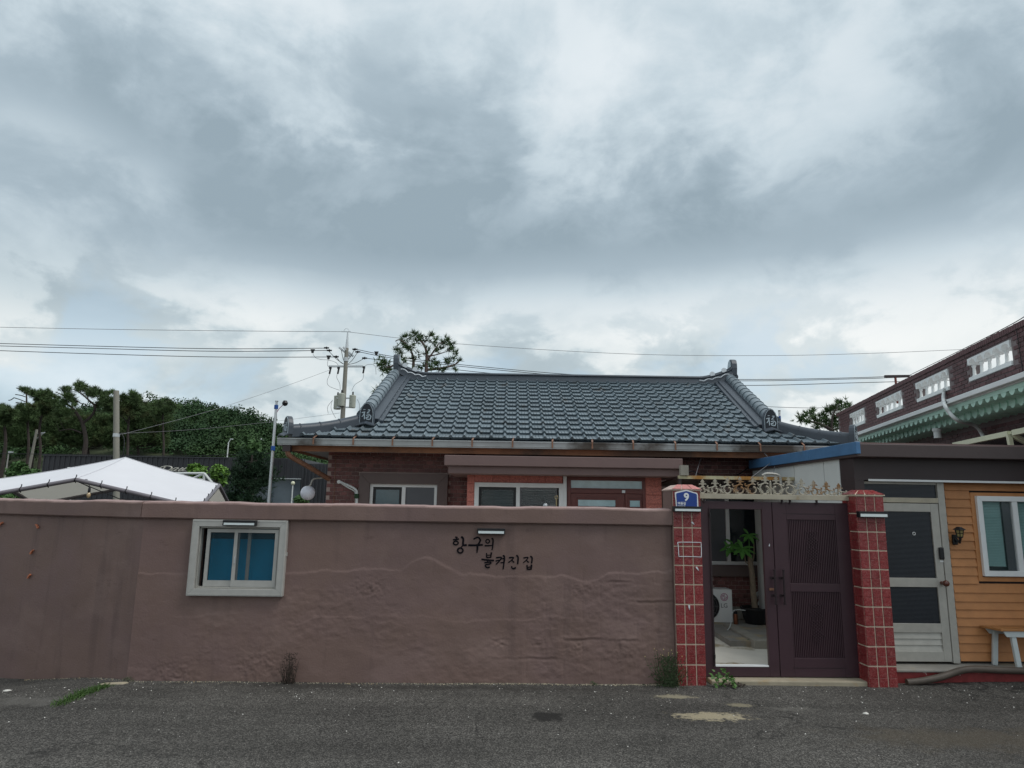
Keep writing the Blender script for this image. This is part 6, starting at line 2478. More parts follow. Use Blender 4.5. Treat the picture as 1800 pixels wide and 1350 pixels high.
# white hose hung from the balustrade, downpipe stub
ph = [NB.P3(1300 + x / 3.6, 540 + y / 3.6, d) for x, y, d in ((1300, 512, .03), (1290, 560, .10), (1297, 615, .66), (1330, 670, .68), (1380, 715, .60), (1450, 735, .30), (1500, 755, .15), (1530, 795, .06), (1548, 830, .04))]
MB().tube(catmull(ph, 6), .030, 10).build('white_hose', MT['pipe_white'], nb, smooth=True)
p = NB.P3(1300 + 1250 / 3.6, 540 + 778 / 3.6, .32)
MB().cyl(p, p - Vector((0, 0, .14)), .06, n=14).cyl(p - Vector((0, 0, .02)), p + Vector((0, 0, .03)), .075, n=14).build('downpipe', MT['cornice_white'], nb, smooth=True)
p0, p1 = NB.P3(1300 + 1305 / 3.6, 540 + 590 / 3.6, .67), NB.P3(1300 + 1362 / 3.6, 540 + 750 / 3.6, .12)
MB().tube([p0, p1], .008, 6).build('cable', MT['black'], nb)
p0, p1 = NB.P3(1786, 575, .03), NB.P3(1799, 660, .03)
MB().tube([p0, p1], .006, 6).build('cable', MT['black'], nb)
# cream framed awning windows standing open beneath
for (ua, ub, va, vb) in ((1678, 1774, 784, 760), (1783, 1860, 763, 742)):
    aw_ = thing('awning_panel', 'cream framed glazed awning panel ' + ('nearest the hanging white hose' if ua < 1700 else 'cut off by the picture edge beside its twin'), 'awning', NB.P3(ub, vb + 20, .5), NB, 'cream awnings on the brick building')
    d0 = .55
    A0, B0 = NB.P3(ua, va, d0), NB.P3(ub, vb, d0)
    zz_ = (A0.z + B0.z) / 2
    A0.z = B0.z = zz_
    A1, B1 = A0 + Vector((0, -.5, -.30)), B0 + Vector((0, -.5, -.30))
    mb = MB()
    for p, q in ((A0, B0), (A1, B1), (A0, A1), (B0, B1)):
        mb.bar(p, q, .06, .07)
    mb.bar(B0 + Vector((0, .01, -.01)), B0 + Vector((0, -.02, -.34)), .06, .05)
    mb.build('frame', MT['cream_frame'], aw_)
    mb = MB()
    mb.hexa([p + Vector((0, 0, -.01)) for p in (A0, B0, B1, A1)] + [p for p in (A0, B0, B1, A1)])
    mb.build('pane', MT['pane_dark'], aw_)

# TV aerial on the parapet
ab = NB.P3(1575, 676, -.3)
an = thing('tv_aerial', 'rusty T shaped aerial rising over the brick parapet', 'antenna', (ab.x, ab.y, capz), NB)
zt_ = NB.Z(1575, 661.5, -.3)
MB().cyl((ab.x, ab.y, capz - .2), (ab.x, ab.y, zt_), .025).build('mast', MT['antenna_red'], an)
p0, p1 = NB.P3(1555, 662, -.3), NB.P3(1598, 661, -.3)
xw = abs(p1.x - p0.x)
p0, p1 = W.P3(1555, 661.5, NB.world(ab).y), W.P3(1598, 661, NB.world(ab).y)
loc = lambda p: Vector(((p - NB.O).dot(NB.ex), (p - NB.O).dot(NB.ey), p.z))
MB().bar(loc(p0), loc(p1), .05, .05).build('boom', MT['brown_metal'], an)

# ================================================================== BACKGROUND, LEFT
# tent
C1 = Vector((-5.38, 12.0))
e1 = Vector((-.967, -.255))
e2 = Vector((-.255, .967))
SZ = 3.9
zc_, zm_, zapex = 1.76, 2.20, 2.68
cor = [C1, C1 + e1 * SZ, C1 + (e1 + e2) * SZ, C1 + e2 * SZ]
tn = thing('canopy_tent', 'white fabric canopy tent on a grey pipe frame behind the wall', 'tent', (*(C1 + (e1 + e2) * SZ / 2), 0))
ring = []
for i in range(4):
    a, b = cor[i], cor[(i + 1) % 4]
    for k in range(10):
        t_ = k / 10
        p = a.lerp(b, t_)
        ring.append(Vector((p.x, p.y, zc_ + (zm_ - zc_) * (1 - abs(2 * t_ - 1)))))
ap = C1 + (e1 + e2) * SZ / 2
ap = Vector((ap.x + .22, ap.y, zapex))
mb = MB()
LV = 8
vv = []
for l in range(LV):
    f = l / LV
    for p in ring:
        q = p.lerp(ap, f)
        q.z -= .025 * math.sin(math.pi * f)
        vv.append(q)
n = len(ring)
ff = []
for l in range(LV - 1):
    for i in range(n):
        ff.append((l * n + i, l * n + (i + 1) % n, (l + 1) * n + (i + 1) % n, (l + 1) * n + i))
vv.append(ap)
for i in range(n):
    ff.append(((LV - 1) * n + i, (LV - 1) * n + (i + 1) % n, len(vv) - 1))
mb.add(vv, ff)
mb.v = [(x, y, z + .016 * (float(fbm(np.array([x * 2.2]), np.array([y * 2.2]), 3, 71)[0]) - .5)) if k % 5 else (x, y, z) for k, (x, y, z) in enumerate(mb.v)]
fb = mb.build('fabric', MT['fabric'], tn, smooth=True)
for i in (1, 3, 5, 7):
    p0 = ring[i * 5]
    sm = [p0.lerp(ap, f) - Vector((0, 0, .025 * math.sin(math.pi * f) - .006)) for f in (0, .25, .5, .75, 1)]
    MB().tube(sm, .0045, 5).build('seam', MT['seam'], fb)
for i in range(4):
    a, m_, b = ring[i * 10], ring[i * 10 + 5], ring[(i * 10 + 10) % 40]
    off = Vector((0, 0, -.02))
    MB().tube([a + off, m_ + off], .036, 10).tube([m_ + off, b + off], .036, 10).build('edge_pipe', MT['pipe_grey'], tn, smooth=True)
    MB().cyl((a.x, a.y, 0), (a.x, a.y, a.z), .035).build('post', MT['pipe_grey'], tn)
    for k in range(1, 10) if i in (0, 3) else ():
        p = ring[i * 10 + k] + off
        MB().tube([p + Vector((0, 0, -.05)), p + Vector((.0, -.046, 0)), p + Vector((0, 0, .055)), p + Vector((0, 0, .085))], .009, 5).build('tie', MT['black'], tn)
# light bulb hanging under the front peak
m1 = ring[5]
bb = Vector((W.X(156, 869, m1.y + .05), m1.y + .05, W.Z(156, 869, m1.y + .05)))
tb = thing('hanging_bulb', 'amber filament bulb hanging from a black socket under the tent edge', 'light bulb', bb)
MB().lathe([(.008, -.06), (.026, -.042), (.032, -.015), (.026, .012), (.014, .03)], bb, 12).build('bulb', MT['amber_bulb'], tb, smooth=True)
MB().lathe([(.018, .03), (.022, .045), (.020, .09), (.010, .13)], bb, 10).build('socket', MT['black'], tb, smooth=True)
MB().tube([bb + Vector((0, 0, .12)), bb + Vector((-.06, 0, .25)), m1 + Vector((.02, .0, -.04))], .006, 5).tube([bb + Vector((0, 0, .12)), m1 + Vector((.05, 0, -.06)), bb + Vector((.5, .2, -.1)), bb + Vector((.8, .3, -.22))], .008, 5).build('cord', MT['black'], tb)

# white pipe framework behind the tent
pf = thing('pipe_frame', 'white tubular frame standing behind the tent', 'frame', (*W.P3(350, 880, 19).xy, 0))
def wp3(u, v, y=19.0):
    return W.P3(u, v, y)
mb = MB()
for a, b in (((300, 832), (359, 832)), ((359, 832), (358, 870)), ((359, 832), (335, 843)), ((335, 843), (358, 843.5)), ((359, 832), (378, 855)), ((310, 834), (325, 832)), ((300, 832), (299, 870)), ((318, 832), (330, 845))):
    mb.tube([wp3(*a), wp3(*b)], .035, 6)
p = wp3(359, 870)
mb.tube([p, (p.x, p.y, 0)], .035, 6)
mb.build('tubes', MT['pipe_white'], pf)

# dark metal-clad building
BYY = 32.0
bx0_, bx1_ = W.X(72, 840, BYY), W.X(500, 840, BYY)
btz = W.Z(280, 804, BYY)
db = thing('clad_building', 'low charcoal metal clad building below the wooded hill', 'building', ((bx0_ + bx1_) / 2, BYY, 0))
MB().box(bx0_, bx1_, BYY, BYY + 9, 1.9, btz).build('cladding', MT['cladding'], db)
MB().box(bx0_ + .1, bx1_ - .1, BYY + .3, BYY + 8.8, 0, 1.9).build('glazed_base', MT['far_glass'], db)
me = MB().box(0, .035, -.045, 0, 1.9, btz).mesh('seam', MT['cladding'])
x = bx0_ + .02
while x < bx1_:
    piece('seam', me, db, (x, BYY, 0))
    x += .125 * 1.9 if False else .24
MB().box(bx0_ - .05, bx1_ + .05, BYY - .06, BYY + 9.05, btz, btz + .05).build('parapet_cap', MT['cladding'], db)
# wing running back beside the house
w0 = W.P3(500, 806, 27.0)
w1x = W.X(578, 830, 21.0)
wing = thing('clad_wing', 'charcoal clad block with glazed front seen beside the brick house corner', 'building', (w0.x + 1, 25, 0))
wz1 = W.Z(500, 806, 27.0)
a, b = Vector((W.X(498, 840, 27.0), 27.0, 0)), Vector((W.X(530, 840, 27.0), 27.0, 0))
c2 = Vector((W.X(530, 840, 27.0) - .0, 27.0, 0))
MB().box(a.x - 2.2, b.x, 27.0, 33, W.Z(510, 842, 27.0), wz1).build('upper_cladding', MT['cladding'], wing)
MB().box(a.x - 2.1, b.x - .05, 27.1, 32.9, 0, W.Z(510, 842, 27.0)).build('glass_front', MT['far_glass'], wing)
MB().box(a.x - 2.2, b.x, 26.95, 27.0, W.Z(510, 842.3, 27.0), W.Z(510, 841, 27.0)).build('sill_line', MT['steel'], wing)
MB().box(b.x + .001, b.x + 3.5, 27.0, 33, 0, W.Z(540, 815, 27.0)).build('side_block', MT['cladding'], wing)
me = MB().box(0, .04, -.05, 0, 0, W.Z(540, 815, 27.0)).mesh('seam', MT['cladding'])
for k in range(16):
    piece('seam', me, wing, (b.x + .02 + k * .15, 27.0, 0))
me = MB().box(0, .03, -.04, 0, W.Z(510, 841, 27.0), wz1).mesh('seam', MT['cladding'])
for k in range(13):
    piece('seam', me, wing, (a.x - 2.1 + k * .24, 27.0, 0))
# sign letters
SY = 30.5
sg = thing('roof_sign', 'cream cursive letters spelling Dau in front of the charcoal cladding', 'sign', (*W.P3(305, 835, SY).xy, 0))
def sp(x, y):
    return W.px(275 + x / 25.7, 812 + y / 25.7, SY)
sscale = (W.X(301, 830, SY) - W.X(300, 830, SY)) / 25.7
for nm, sts in (('letter', [([(440, 200), (270, 400)], 56, 50), ([(215, 345), (180, 320), (240, 245), (360, 200), (520, 185), (650, 205), (715, 260), (650, 340), (500, 395), (330, 410)], 36, 44)]),
                ('letter', [([(975, 270), (890, 268), (760, 330), (690, 392), (790, 402), (900, 340)], 34, 34), ([(1010, 275), (850, 400), (935, 405)], 46, 24)]),
                ('letter', [([(1205, 268), (1010, 400), (1120, 405), (1260, 310)], 50, 30), ([(1385, 262), (1190, 402), (1330, 400)], 46, 24)]),
                ('swash', [([(1235, 478), (1390, 462), (1510, 428)], 26, 40)])):
    mb = MB()
    for k, (pts, w0, w1) in enumerate(sts):
        stroke(mb, [sp(*p) for p in pts], w0 * sscale * .7, w1 * sscale * .7, SY - .08 - .002 * k, SY)
    mb.build(nm, MT['sign_white'], sg)
mb = MB()
for u in (290, 300, 312, 325):
    x, z = W.px(u, 829, SY)
    mb.box(x - .02, x + .02, SY + .005, SY + .04, 0, z)
mb.build('sign_post', MT['cladding'], sg)
# satellite dish / white block on the roof edge
p = W.P3(130, 826, 24)
dsh = thing('roof_dish', 'small white dish poking over the tent slope', 'dish', (p.x, p.y, 0))
MB().lathe([(.02, -.10), (.16, -.02), (.22, .06), (.20, .08), (.05, .0)], p, 14).build('dish', MT['white'], dsh, smooth=True)
MB().cyl((p.x, p.y, 0), p, .03).build('mast', MT['steel'], dsh)
# low concrete hut at the far left
p0, p1 = W.P3(-30, 860, 17), W.P3(22, 866, 17)
hut = thing('concrete_hut', 'low weathered concrete wall glimpsed beneath the tent edge', 'wall', (p0.x, 17, 0))
MB().box(p0.x - 2, p1.x, 17, 17.3, 0, W.Z(10, 868, 17)).build('slab', MT['concrete_old'], hut)

# concrete post in front of the pines
cpY = 20
x0 = W.X(204.5, 812, cpY)
xt = W.X(204.5, 687, cpY)
po = thing('concrete_post', 'plain square topped concrete post rising behind the tent peak', 'post', (x0, cpY, 0))
zt_, zb_ = W.Z(205, 687, cpY), W.Z(205, 812, cpY)
sl = (xt - x0) / (zt_ - zb_)
MB().cyl((x0 - sl * zb_, cpY, 0), (xt, cpY, zt_), .096, .078, 14).build('shaft', MT['pole_conc'], po, smooth=True)
MB().lathe([(.09, -.05), (.09, .05)], (x0 + sl * (W.Z(205, 765, cpY) - zb_), cpY, W.Z(205, 765, cpY)), 14).build('band', MT['steel'], po)
MB().tube(catmull([W.P3(209, 760, cpY), W.P3(218, 770, cpY), W.P3(217, 795, cpY), W.P3(213, 806, cpY)], 5), .012, 5).build('cable', MT['black'], po)

# flag pole with blue bands
fpY = 11.3
fx = W.X(479, 800, fpY)
fp = thing('banded_pole', 'slim bright metal pole with blue bands and a dark lamp head', 'pole', (fx, fpY, 0))
MB().cyl((fx, fpY, 0), (fx, fpY, W.Z(487, 712, fpY)), .030, .022, 10).build('shaft', MT['steel'], fp, smooth=True)
for v0, v1, u in ((712, 719, 486.5), (784, 792, 479)):
    MB().cyl((fx, fpY, W.Z(u, v1, fpY)), (fx, fpY, W.Z(u, v0, fpY)), .034, n=10).build('band', MT['blue_band'], fp)
MB().cyl((fx, fpY, W.Z(487, 712, fpY)), (fx, fpY, W.Z(487, 706, fpY)), .020, n=8).cyl((fx, fpY, W.Z(487, 706, fpY)), (fx, fpY, W.Z(487, 704.5, fpY)), .03, n=8).build('cap', MT['steel'], fp)
p = W.P3(501, 708.5, fpY)
MB().tube([(fx, fpY, W.Z(484, 728, fpY)), W.P3(491, 718, fpY), p], .006, 5).build('wire_arm', MT['ac_pink'], fp)
MB().lathe([(.01, -.05), (.04, -.035), (.05, 0), (.03, .04), (.01, .045)], p, 10).build('lamp_head', MT['black'], fp, smooth=True)
# small white-and-blue mast behind the roof
p = W.P3(1370, 725, 17)
ms = thing('banded_mast', 'short white mast with a blue band peeping over the tiled hip', 'pole', (p.x, 17, 0))
MB().cyl((p.x, 17, 0), (p.x, 17, W.Z(1370, 731.5, 17)), .030, n=10).build('shaft', MT['blue_band'], ms)
MB().cyl((p.x, 17, W.Z(1370, 731.5, 17)), (p.x, 17, W.Z(1370, 723, 17)), .030, n=10).build('white_band', MT['white'], ms)
MB().cyl((p.x, 17, W.Z(1370, 723, 17)), (p.x, 17, W.Z(1370, 721.5, 17)), .033, n=10).build('cap', MT['black'], ms)

# street lamps near and far
def lamp(label, u, vtop, vbot, Y, r, arm_px=None, m='pipe_white', globe=None, lean=0):
    x = W.X(u, (vtop + vbot) / 2, Y)
    t = thing('street_lamp', label, 'street lamp', (x, Y, 0), W, 'lamp posts in the background')
    zt = W.Z(u, vtop, Y)
    MB().cyl((x, Y, 0), (x + lean, Y, zt), r * 1.3, r, 8).build('post', MT[m], t)
    if arm_px:
        q = W.P3(u + arm_px[0], vtop + arm_px[1], Y)
        p_ = Vector((x + lean, Y, zt - .02))
        MB().tube(catmull([p_, p_.lerp(q, .5) + Vector((0, 0, .06)), q], 4), r * .8, 6).build('arm', MT[m], t)
        MB().box(q.x - .12, q.x + .12, Y - .06, Y + .06, q.z - .03, q.z + .05).build('head', MT['steel'], t)
    if globe:
        MB().sphere((x, Y, zt + globe), globe, 10).build('globe', MT['flower'] if False else MT['cream_frame'], t, smooth=True)


lamp('thin post with a small cream globe before the glazed block', 513.5, 853, 885, 24, .022, globe=.07)
lamp('pale street lamp with a short arm at the left picture edge', 12, 798, 840, 40, .035, (7, -3), 'alu_dull')
lamp('slim street lamp against the wooded slope above the sign', 400, 778, 815, 60, .05, (7, -6))
# leaning concrete utility stub among the pines
x = W.X(62, 800, 42)
us_ = thing('wooden_stub', 'leaning pale utility post with brace among the pines', 'post', (x, 42, 0))
p1 = W.P3(65, 755, 42)
MB().cyl((x - .5, 42, 0), p1, .10, .075, 8).build('shaft', MT['pole_conc'], us_)
MB().tube([W.P3(63, 772, 42), W.P3(76, 762, 42), W.P3(79, 760, 42)], .03, 5).tube([W.P3(66, 762, 42), W.P3(77, 761, 42)], .03, 5).build('brace', MT['steel'], us_)

# ------------------------------------------------------------------ utility pole
UY = 27.0
ux = W.X(605.5, 680, UY)
up_ = thing('utility_pole', 'concrete utility pole with crossarm, fuse cut-outs and three grey transformers', 'utility pole', (ux, UY, 0))


def U(u, v, dy=0.0):
    return W.P3(u, v, UY + dy)


z_top = W.Z(608.5, 612, UY)
MB().cyl((ux, UY, 0), (ux, UY, z_top), .125, .078, 14).build('shaft', MT['pole_conc'], up_, smooth=True)
MB().cyl((ux, UY, z_top), (ux, UY, W.Z(609, 584, UY)), .070, .022, 10).build('spire', MT['steel'], up_, smooth=True)
MB().lathe([(.10, -.08), (.10, .08)], (ux, UY, W.Z(607.5, 632, UY)), 12).build('collar', MT['steel'], up_)
MB().bar(U(578, 644), U(638, 644), .07, .07).build('crossarm', MT['steel'], up_)
for a, b in (((596, 610.5), (616, 627)), ((603, 610), (621, 626.5))):
    MB().bar(U(*a, -.12), U(*b, .12), .06, .06).build('diagonal_arm', MT['steel'], up_)
for a, b in (((600, 615), (605, 636)), ((623, 614), (612, 632)), ((628, 620), (612, 640)), ((640, 630), (611, 641)), ((577, 616), (604, 640)), ((592, 628), (604, 640))):
    pa, pb_ = U(*a), U(*b)
    MB().tube(catmull([pa, pa.lerp(pb_, .5) + Vector((0, 0, -.05)), pb_], 4), .012, 5).build('jumper', MT['wire'], up_)
for (u, v) in ((574, 611.5), (579, 616), (591, 627), (624, 614), (629, 618.5), (641, 629.5)):
    p = U(u, v)
    MB().cyl(p - Vector((.10, 0, 0)), p + Vector((.10, 0, 0)), .035, .030, 8).cyl(p - Vector((.02, 0, 0)), p + Vector((.02, 0, 0)), .055, n=8).build('insulator', MT['black'], up_)
for (u, v) in ((549.5, 617), (577.5, 628), (661.5, 621)):
    p = U(u, v)
    MB().prism([(p.x - .09, p.z + .07), (p.x + .09, p.z + .07), (p.x + .05, p.z - .0), (p.x + .04, p.z - .08), (p.x - .04, p.z - .08), (p.x - .05, p.z)], UY - .04, UY + .04).build('clamp_insulator', MT['black'], up_)
for (u, v) in ((580.5, 650), (595, 650), (639.5, 649)):
    p = U(u, v, -.06)
    MB().bar(p + Vector((.02, 0, .12)), p + Vector((-.02, 0, -.17)), .05, .06).box(p.x - .05, p.x + .05, p.y - .03, p.y + .03, p.z + .04, p.z + .12).build('fuse_cutout', MT['black'], up_)
for (u, v, dy, r, hh_) in ((592.5, 719.5, .12, .145, .52), (599.5, 714, -.12, .145, .48), (619, 717, -.02, .13, .48)):
    p = U(u, v, dy)
    MB().lathe([(r * .92, 0), (r, .03), (r, hh_ - .02), (r * 1.05, hh_), (r * 1.0, hh_ + .02), (r * .3, hh_ + .05)], p, 16).build('transformer', MT['transformer'], up_, smooth=True)
    MB().lathe([(.03, 0), (.045, .03), (.025, .06), (.04, .09), (.02, .14)], p + Vector((0, 0, hh_ + .04)), 8).build('bushing', MT['black'], up_)
MB().bar(U(592, 700), U(616, 700), .06, .05).bar(U(592, 716), U(616, 716), .06, .05).build('mount', MT['steel'], up_)
for pts in ([(580, 657), (575, 670), (579, 679), (597, 686)], [(593, 657), (592, 664), (597, 674), (598, 685)], [(639, 657), (637, 667), (624, 676), (618, 687)], [(550, 622), (555, 629), (565, 632), (577, 633), (590, 637), (596, 644)],
            [(577, 632), (575.5, 640), (577, 645)], [(640, 645), (646, 641), (656, 641), (660, 646), (661, 658)], [(585, 703), (576, 715), (577, 727)], [(584, 704), (582, 718), (590, 735)], [(628, 702), (632, 712), (630, 726), (622, 733)]):
    MB().tube(catmull([U(*p) for p in pts], 5), .008, 5).build('lead_wire', MT['wire_pale'], up_)
p = U(609, 583)
MB().bar(p - Vector((.22, 0, 0)), p + Vector((.17, 0, 0)), .03, .03).tube([p + Vector((.11 * math.cos(q), 0, .13 * math.sin(q))) for q in np.linspace(0, 3.14, 9)], .008, 5).build('top_bracket', MT['steel'], up_)


def cable(label, pts, r, m='wire'):
    v = [W.P3(u, v_, y) for u, v_, y in pts]
    o_ = MB().tube(catmull(v, 8), r, 5).build('power_cable', MT[m], base=v[0])
    return tag(o_, label, 'cable', 'overhead cables')


cable('topmost thin cable running into the pole spire', [(-80, 573.5, 27), (200, 579, 27), (450, 582, 27), (608, 583, 27)], .010, 'wire_pale')
cable('thin cable falling away from the pole spire over the pine', [(608, 583, 27), (800, 604, 27), (1100, 622, 27), (1350, 625, 27), (1560, 620, 27), (1800, 609, 27)], .009, 'wire_pale')
cable('upper cable of the close pair arriving at the pole insulator', [(-80, 601.5, 27), (150, 608, 27), (380, 613, 27), (572, 612, 27)], .014)
cable('lower cable of the close pair arriving at the pole insulator', [(-80, 606, 27), (150, 612, 27), (380, 617.5, 27), (578, 616, 27)], .014)
cable('lowest of the three dark cables ending by the diagonal arms', [(-80, 613.5, 27), (150, 621.5, 27), (380, 627.5, 27), (590, 627.5, 27)], .014)
cable('upper dark cable leaving the pole behind the ridge', [(626, 614, 27), (700, 628, 27), (850, 645, 27), (1050, 661, 27), (1300, 667, 27), (1500, 664, 27), (1680, 657, 27)], .013)
cable('middle dark cable leaving the pole behind the ridge', [(631, 618.5, 27), (700, 631, 27), (850, 648, 27), (1050, 664, 27), (1300, 669.5, 27), (1500, 666, 27), (1680, 660, 27)], .013)
cable('lowest dark cable leaving the pole behind the ridge', [(642, 629.5, 27), (700, 637, 27), (850, 655, 27), (1050, 671, 27), (1300, 677.5, 27), (1500, 673, 27), (1680, 668, 27)], .013)
cable('service wire sloping from the crossarm to the concrete post', [(578, 651, 27), (498, 680, 25), (370, 722, 22.5), (209, 765, 20)], .006, 'wire_pale')
cable('service wire from below the transformers to the concrete post', [(597, 726, 27), (480, 741, 25), (340, 755, 22.5), (209, 762, 20)], .005, 'wire_pale')
cable('low wire crossing the wooded slope over the charcoal roof', [(-60, 797, 34), (150, 799, 34), (330, 801, 34), (480, 797, 34)], .014)
cable('thin far wire right of the tiled hip', [(1330, 714, 40), (1420, 717, 40), (1520, 715, 40)], .016, 'wire_pale')
cable('bundled string of wire on the coping of the brick parapet', [(1598, 660, 16), (1700, 610, 12.3), (1778, 570, 10), (1815, 547, 9.2)], .007)


# ================================================================== TREES
def needles(centers, radii, per, L, w, seed, up=.5, flat=.75):
    """tufts of thin blades scattered through ellipsoidal clumps"""
    r_ = np.random.default_rng(seed)
    V = []
    for c, R in zip(centers, radii):
        n = max(6, int(per * (R / .5) ** 2))
        d = r_.normal(size=(n, 3))
        d /= np.linalg.norm(d, axis=1, keepdims=True)
        rad_ = R * np.minimum(np.abs(r_.normal(size=(n, 1))) * .58 + .12, 1.35)
        p = np.array(c) + d * rad_ * np.array([1, 1, flat])
        nb_ = 9
        tp = np.repeat(p, nb_, 0)
        dd = np.repeat(d, nb_, 0) * .7 + r_.normal(size=(n * nb_, 3)) * .75 + np.array([0, 0, up])
        dd /= np.linalg.norm(dd, axis=1, keepdims=True)
        s = np.cross(dd, r_.normal(size=dd.shape))
        s /= np.linalg.norm(s, axis=1, keepdims=True) + 1e-9
        l = L * r_.uniform(.6, 1.25, (len(tp), 1))
        V.append(np.stack([tp - s * w, tp + s * w, tp + dd * l], 1).reshape(-1, 3))
    V = np.concatenate(V)
    F = np.arange(len(V)).reshape(-1, 3)
    return V, F


def pine(label, base, stems, clumps, per, L, w, seed, m='pine', bark='bark', group=None, limbs=True, extra=(), flat=.75):
    t = thing('pine_tree', label, 'pine tree', base, W, group)
    mb = MB()
    allp = []
    for pts, r0, r1 in stems:
        c = catmull(pts, 6)
        k = len(c)
        mb.tube(c, [r0 + (r1 - r0) * i / (k - 1) for i in range(k)], 8)
        allp += c
    if limbs:
        for c, R in clumps:
            c = Vector(c)
            cand = [p for p in allp if p.z < c.z + .1] or allp
            q = min(cand, key=lambda p: (p - c).length + .25 * max(0, p.z - c.z + .3))
            mid_ = q.lerp(c, .55) + Vector((0, 0, -.10 * (c - q).length))
            mb.tube(catmull([q, mid_, c], 4), [(.05 * min(1, R) + .02 - .003 * i) * (.45 if R < .3 else 1) for i in range(9)], 6)
    for pts, r0 in extra:
        mb.tube(catmull(pts, 3), r0, 5)
    mb.build('trunk', MT[bark], t, smooth=True)
    V, F_ = needles([c for c, R in clumps], [R for c, R in clumps], per, L, w, seed, flat=flat)
    np_mesh('crown', V, F_, MT[m], t)
    return t


# the red pine behind the ridge
TY = 22.0


def tp(u, v, dy=0.0):
    return W.P3(u, v, TY + dy)


rs = random.Random(3)
px_m = 1196 / TY
cl = []
for (u, v, r) in ((728, 586, 8), (738, 592, 8), (731, 599, 9), (744, 600, 6), (757, 590, 9), (763, 598, 8), (714, 594, 9), (709, 604, 10), (717, 612, 8), (724, 608, 6), (698, 616, 8), (704, 621, 6), (780, 602, 9), (787, 598, 6), (793, 608, 9), (800, 620, 7), (788, 614, 8),
                  (772, 612, 8), (768, 618, 5), (734, 625, 5), (726, 632, 5), (706, 629, 7), (710, 636, 6), (761, 636, 9), (768, 642, 8), (756, 645, 7), (740, 645, 8), (734, 648, 5), (788, 636, 9), (796, 632, 7), (808, 634, 4), (775, 652, 5), (670, 632, 8), (677, 640, 10), (672, 650, 9), (683, 650, 9),
                  (666, 641, 6), (680, 657, 6), (664, 690, 7), (670, 683, 7), (668, 698, 5), (676, 676, 6), (681, 672, 4), (752, 612, 5), (749, 623, 4), (782, 650, 4), (800, 650, 4)):
    cl.append((tp(u, v, rs.uniform(-.5, .5)), r / px_m * 1.0))
base = Vector((W.X(748, 660, TY), TY, 0))
pine('open crowned red pine standing behind the left end of the roof ridge', base,
     [([base, (base.x, TY, 3), tp(749, 655), tp(750, 630), tp(748, 612), tp(742, 602), tp(735, 595)], .075, .02), ([tp(750, 634), tp(757, 625), tp(766, 612), tp(772, 603)], .04, .015), ([tp(750, 626), tp(765, 624), tp(785, 618)], .03, .012),
      ([(base.x - .5, TY + .2, 2.5), tp(726, 655, .2), tp(726, 630, .2), tp(722, 616, .2), tp(714, 608, .2)], .06, .02), ([tp(749, 650), tp(770, 648), tp(795, 643), tp(806, 636)], .05, .02), ([tp(725, 650, .2), tp(700, 641), tp(684, 646)], .045, .03), ([(base.x - .9, TY, 2.6), tp(690, 668), tp(676, 680), tp(668, 692)], .05, .02)],
     cl, 150, .17, .013, 21, 'pine_near', 'bark_red', extra=[([tp(714, 604), tp(702, 597), tp(695, 600)], .018)])

# pine beyond the house on the right
TY = 20.0
cl = [(tp(u, v, rs.uniform(-.6, .6)), r * TY / 1196) for (u, v, r) in ((1404, 738, 9), (1413, 734, 10), (1424, 728, 11), (1433, 738, 11), (1444, 730, 10), (1456, 722, 12), (1467, 716, 12), (1478, 712, 11), (1488, 714, 10), (1450, 742, 12), (1465, 738, 13), (1480, 732, 13), (1436, 750, 11), (1460, 752, 13), (1420, 742, 7), (1480, 750, 13), (1473, 706, 6), (1430, 722, 5))]
base = Vector((W.X(1462, 760, TY), TY, 0))
pine('dense green pine top between the tiled hip and the brick parapet', base, [([base, (base.x, TY, 3), tp(1462, 745), tp(1468, 722)], .07, .02), ([tp(1462, 756), tp(1440, 745), tp(1412, 738)], .06, .02)], cl, 170, .15, .013, 33, 'pine_near')

# pines at the left
def pine_px(label, Y, trunks, pads, seed, dead=()):
    """pine whose limbs and needle pads were measured at distance Y"""
    rs = random.Random(seed)
    m = Y / 1196
    q = lambda x, y, dy=0.0: W.P3(x / 6.1375, 660 + y / 6.1375, Y + dy)
    base = q(*trunks[0][0][0])
    base.z = 0
    stems = []
    for k, (pts, r0, r1) in enumerate(trunks):
        p = [q(*a) for a in pts]
        if k == 0:
            p = [Vector((p[0].x, Y, 0))] + p
        stems.append((p, r0 * .7, r1 * .7))
    cl = []
    for x, y, r in pads:
        cl.append((q(x + rs.uniform(-6, 6), y + rs.uniform(-6, 6), rs.uniform(-.9, .9)), r / 6.1375 * m * 1.25))
        for _ in range(3):
            a = rs.uniform(0, 6.28)
            cl.append((q(x + r * 1.15 * math.cos(a), y + r * .7 * math.sin(a), rs.uniform(-.9, .9)), r / 6.1375 * m * rs.uniform(.35, .65)))
    ex = [([q(*a) for a in pts], .025) for pts in dead]
    return pine(label, base, stems, cl, 300, .20, .012, seed, 'pine', 'bark', 'pines behind the tent', extra=ex, flat=.62)


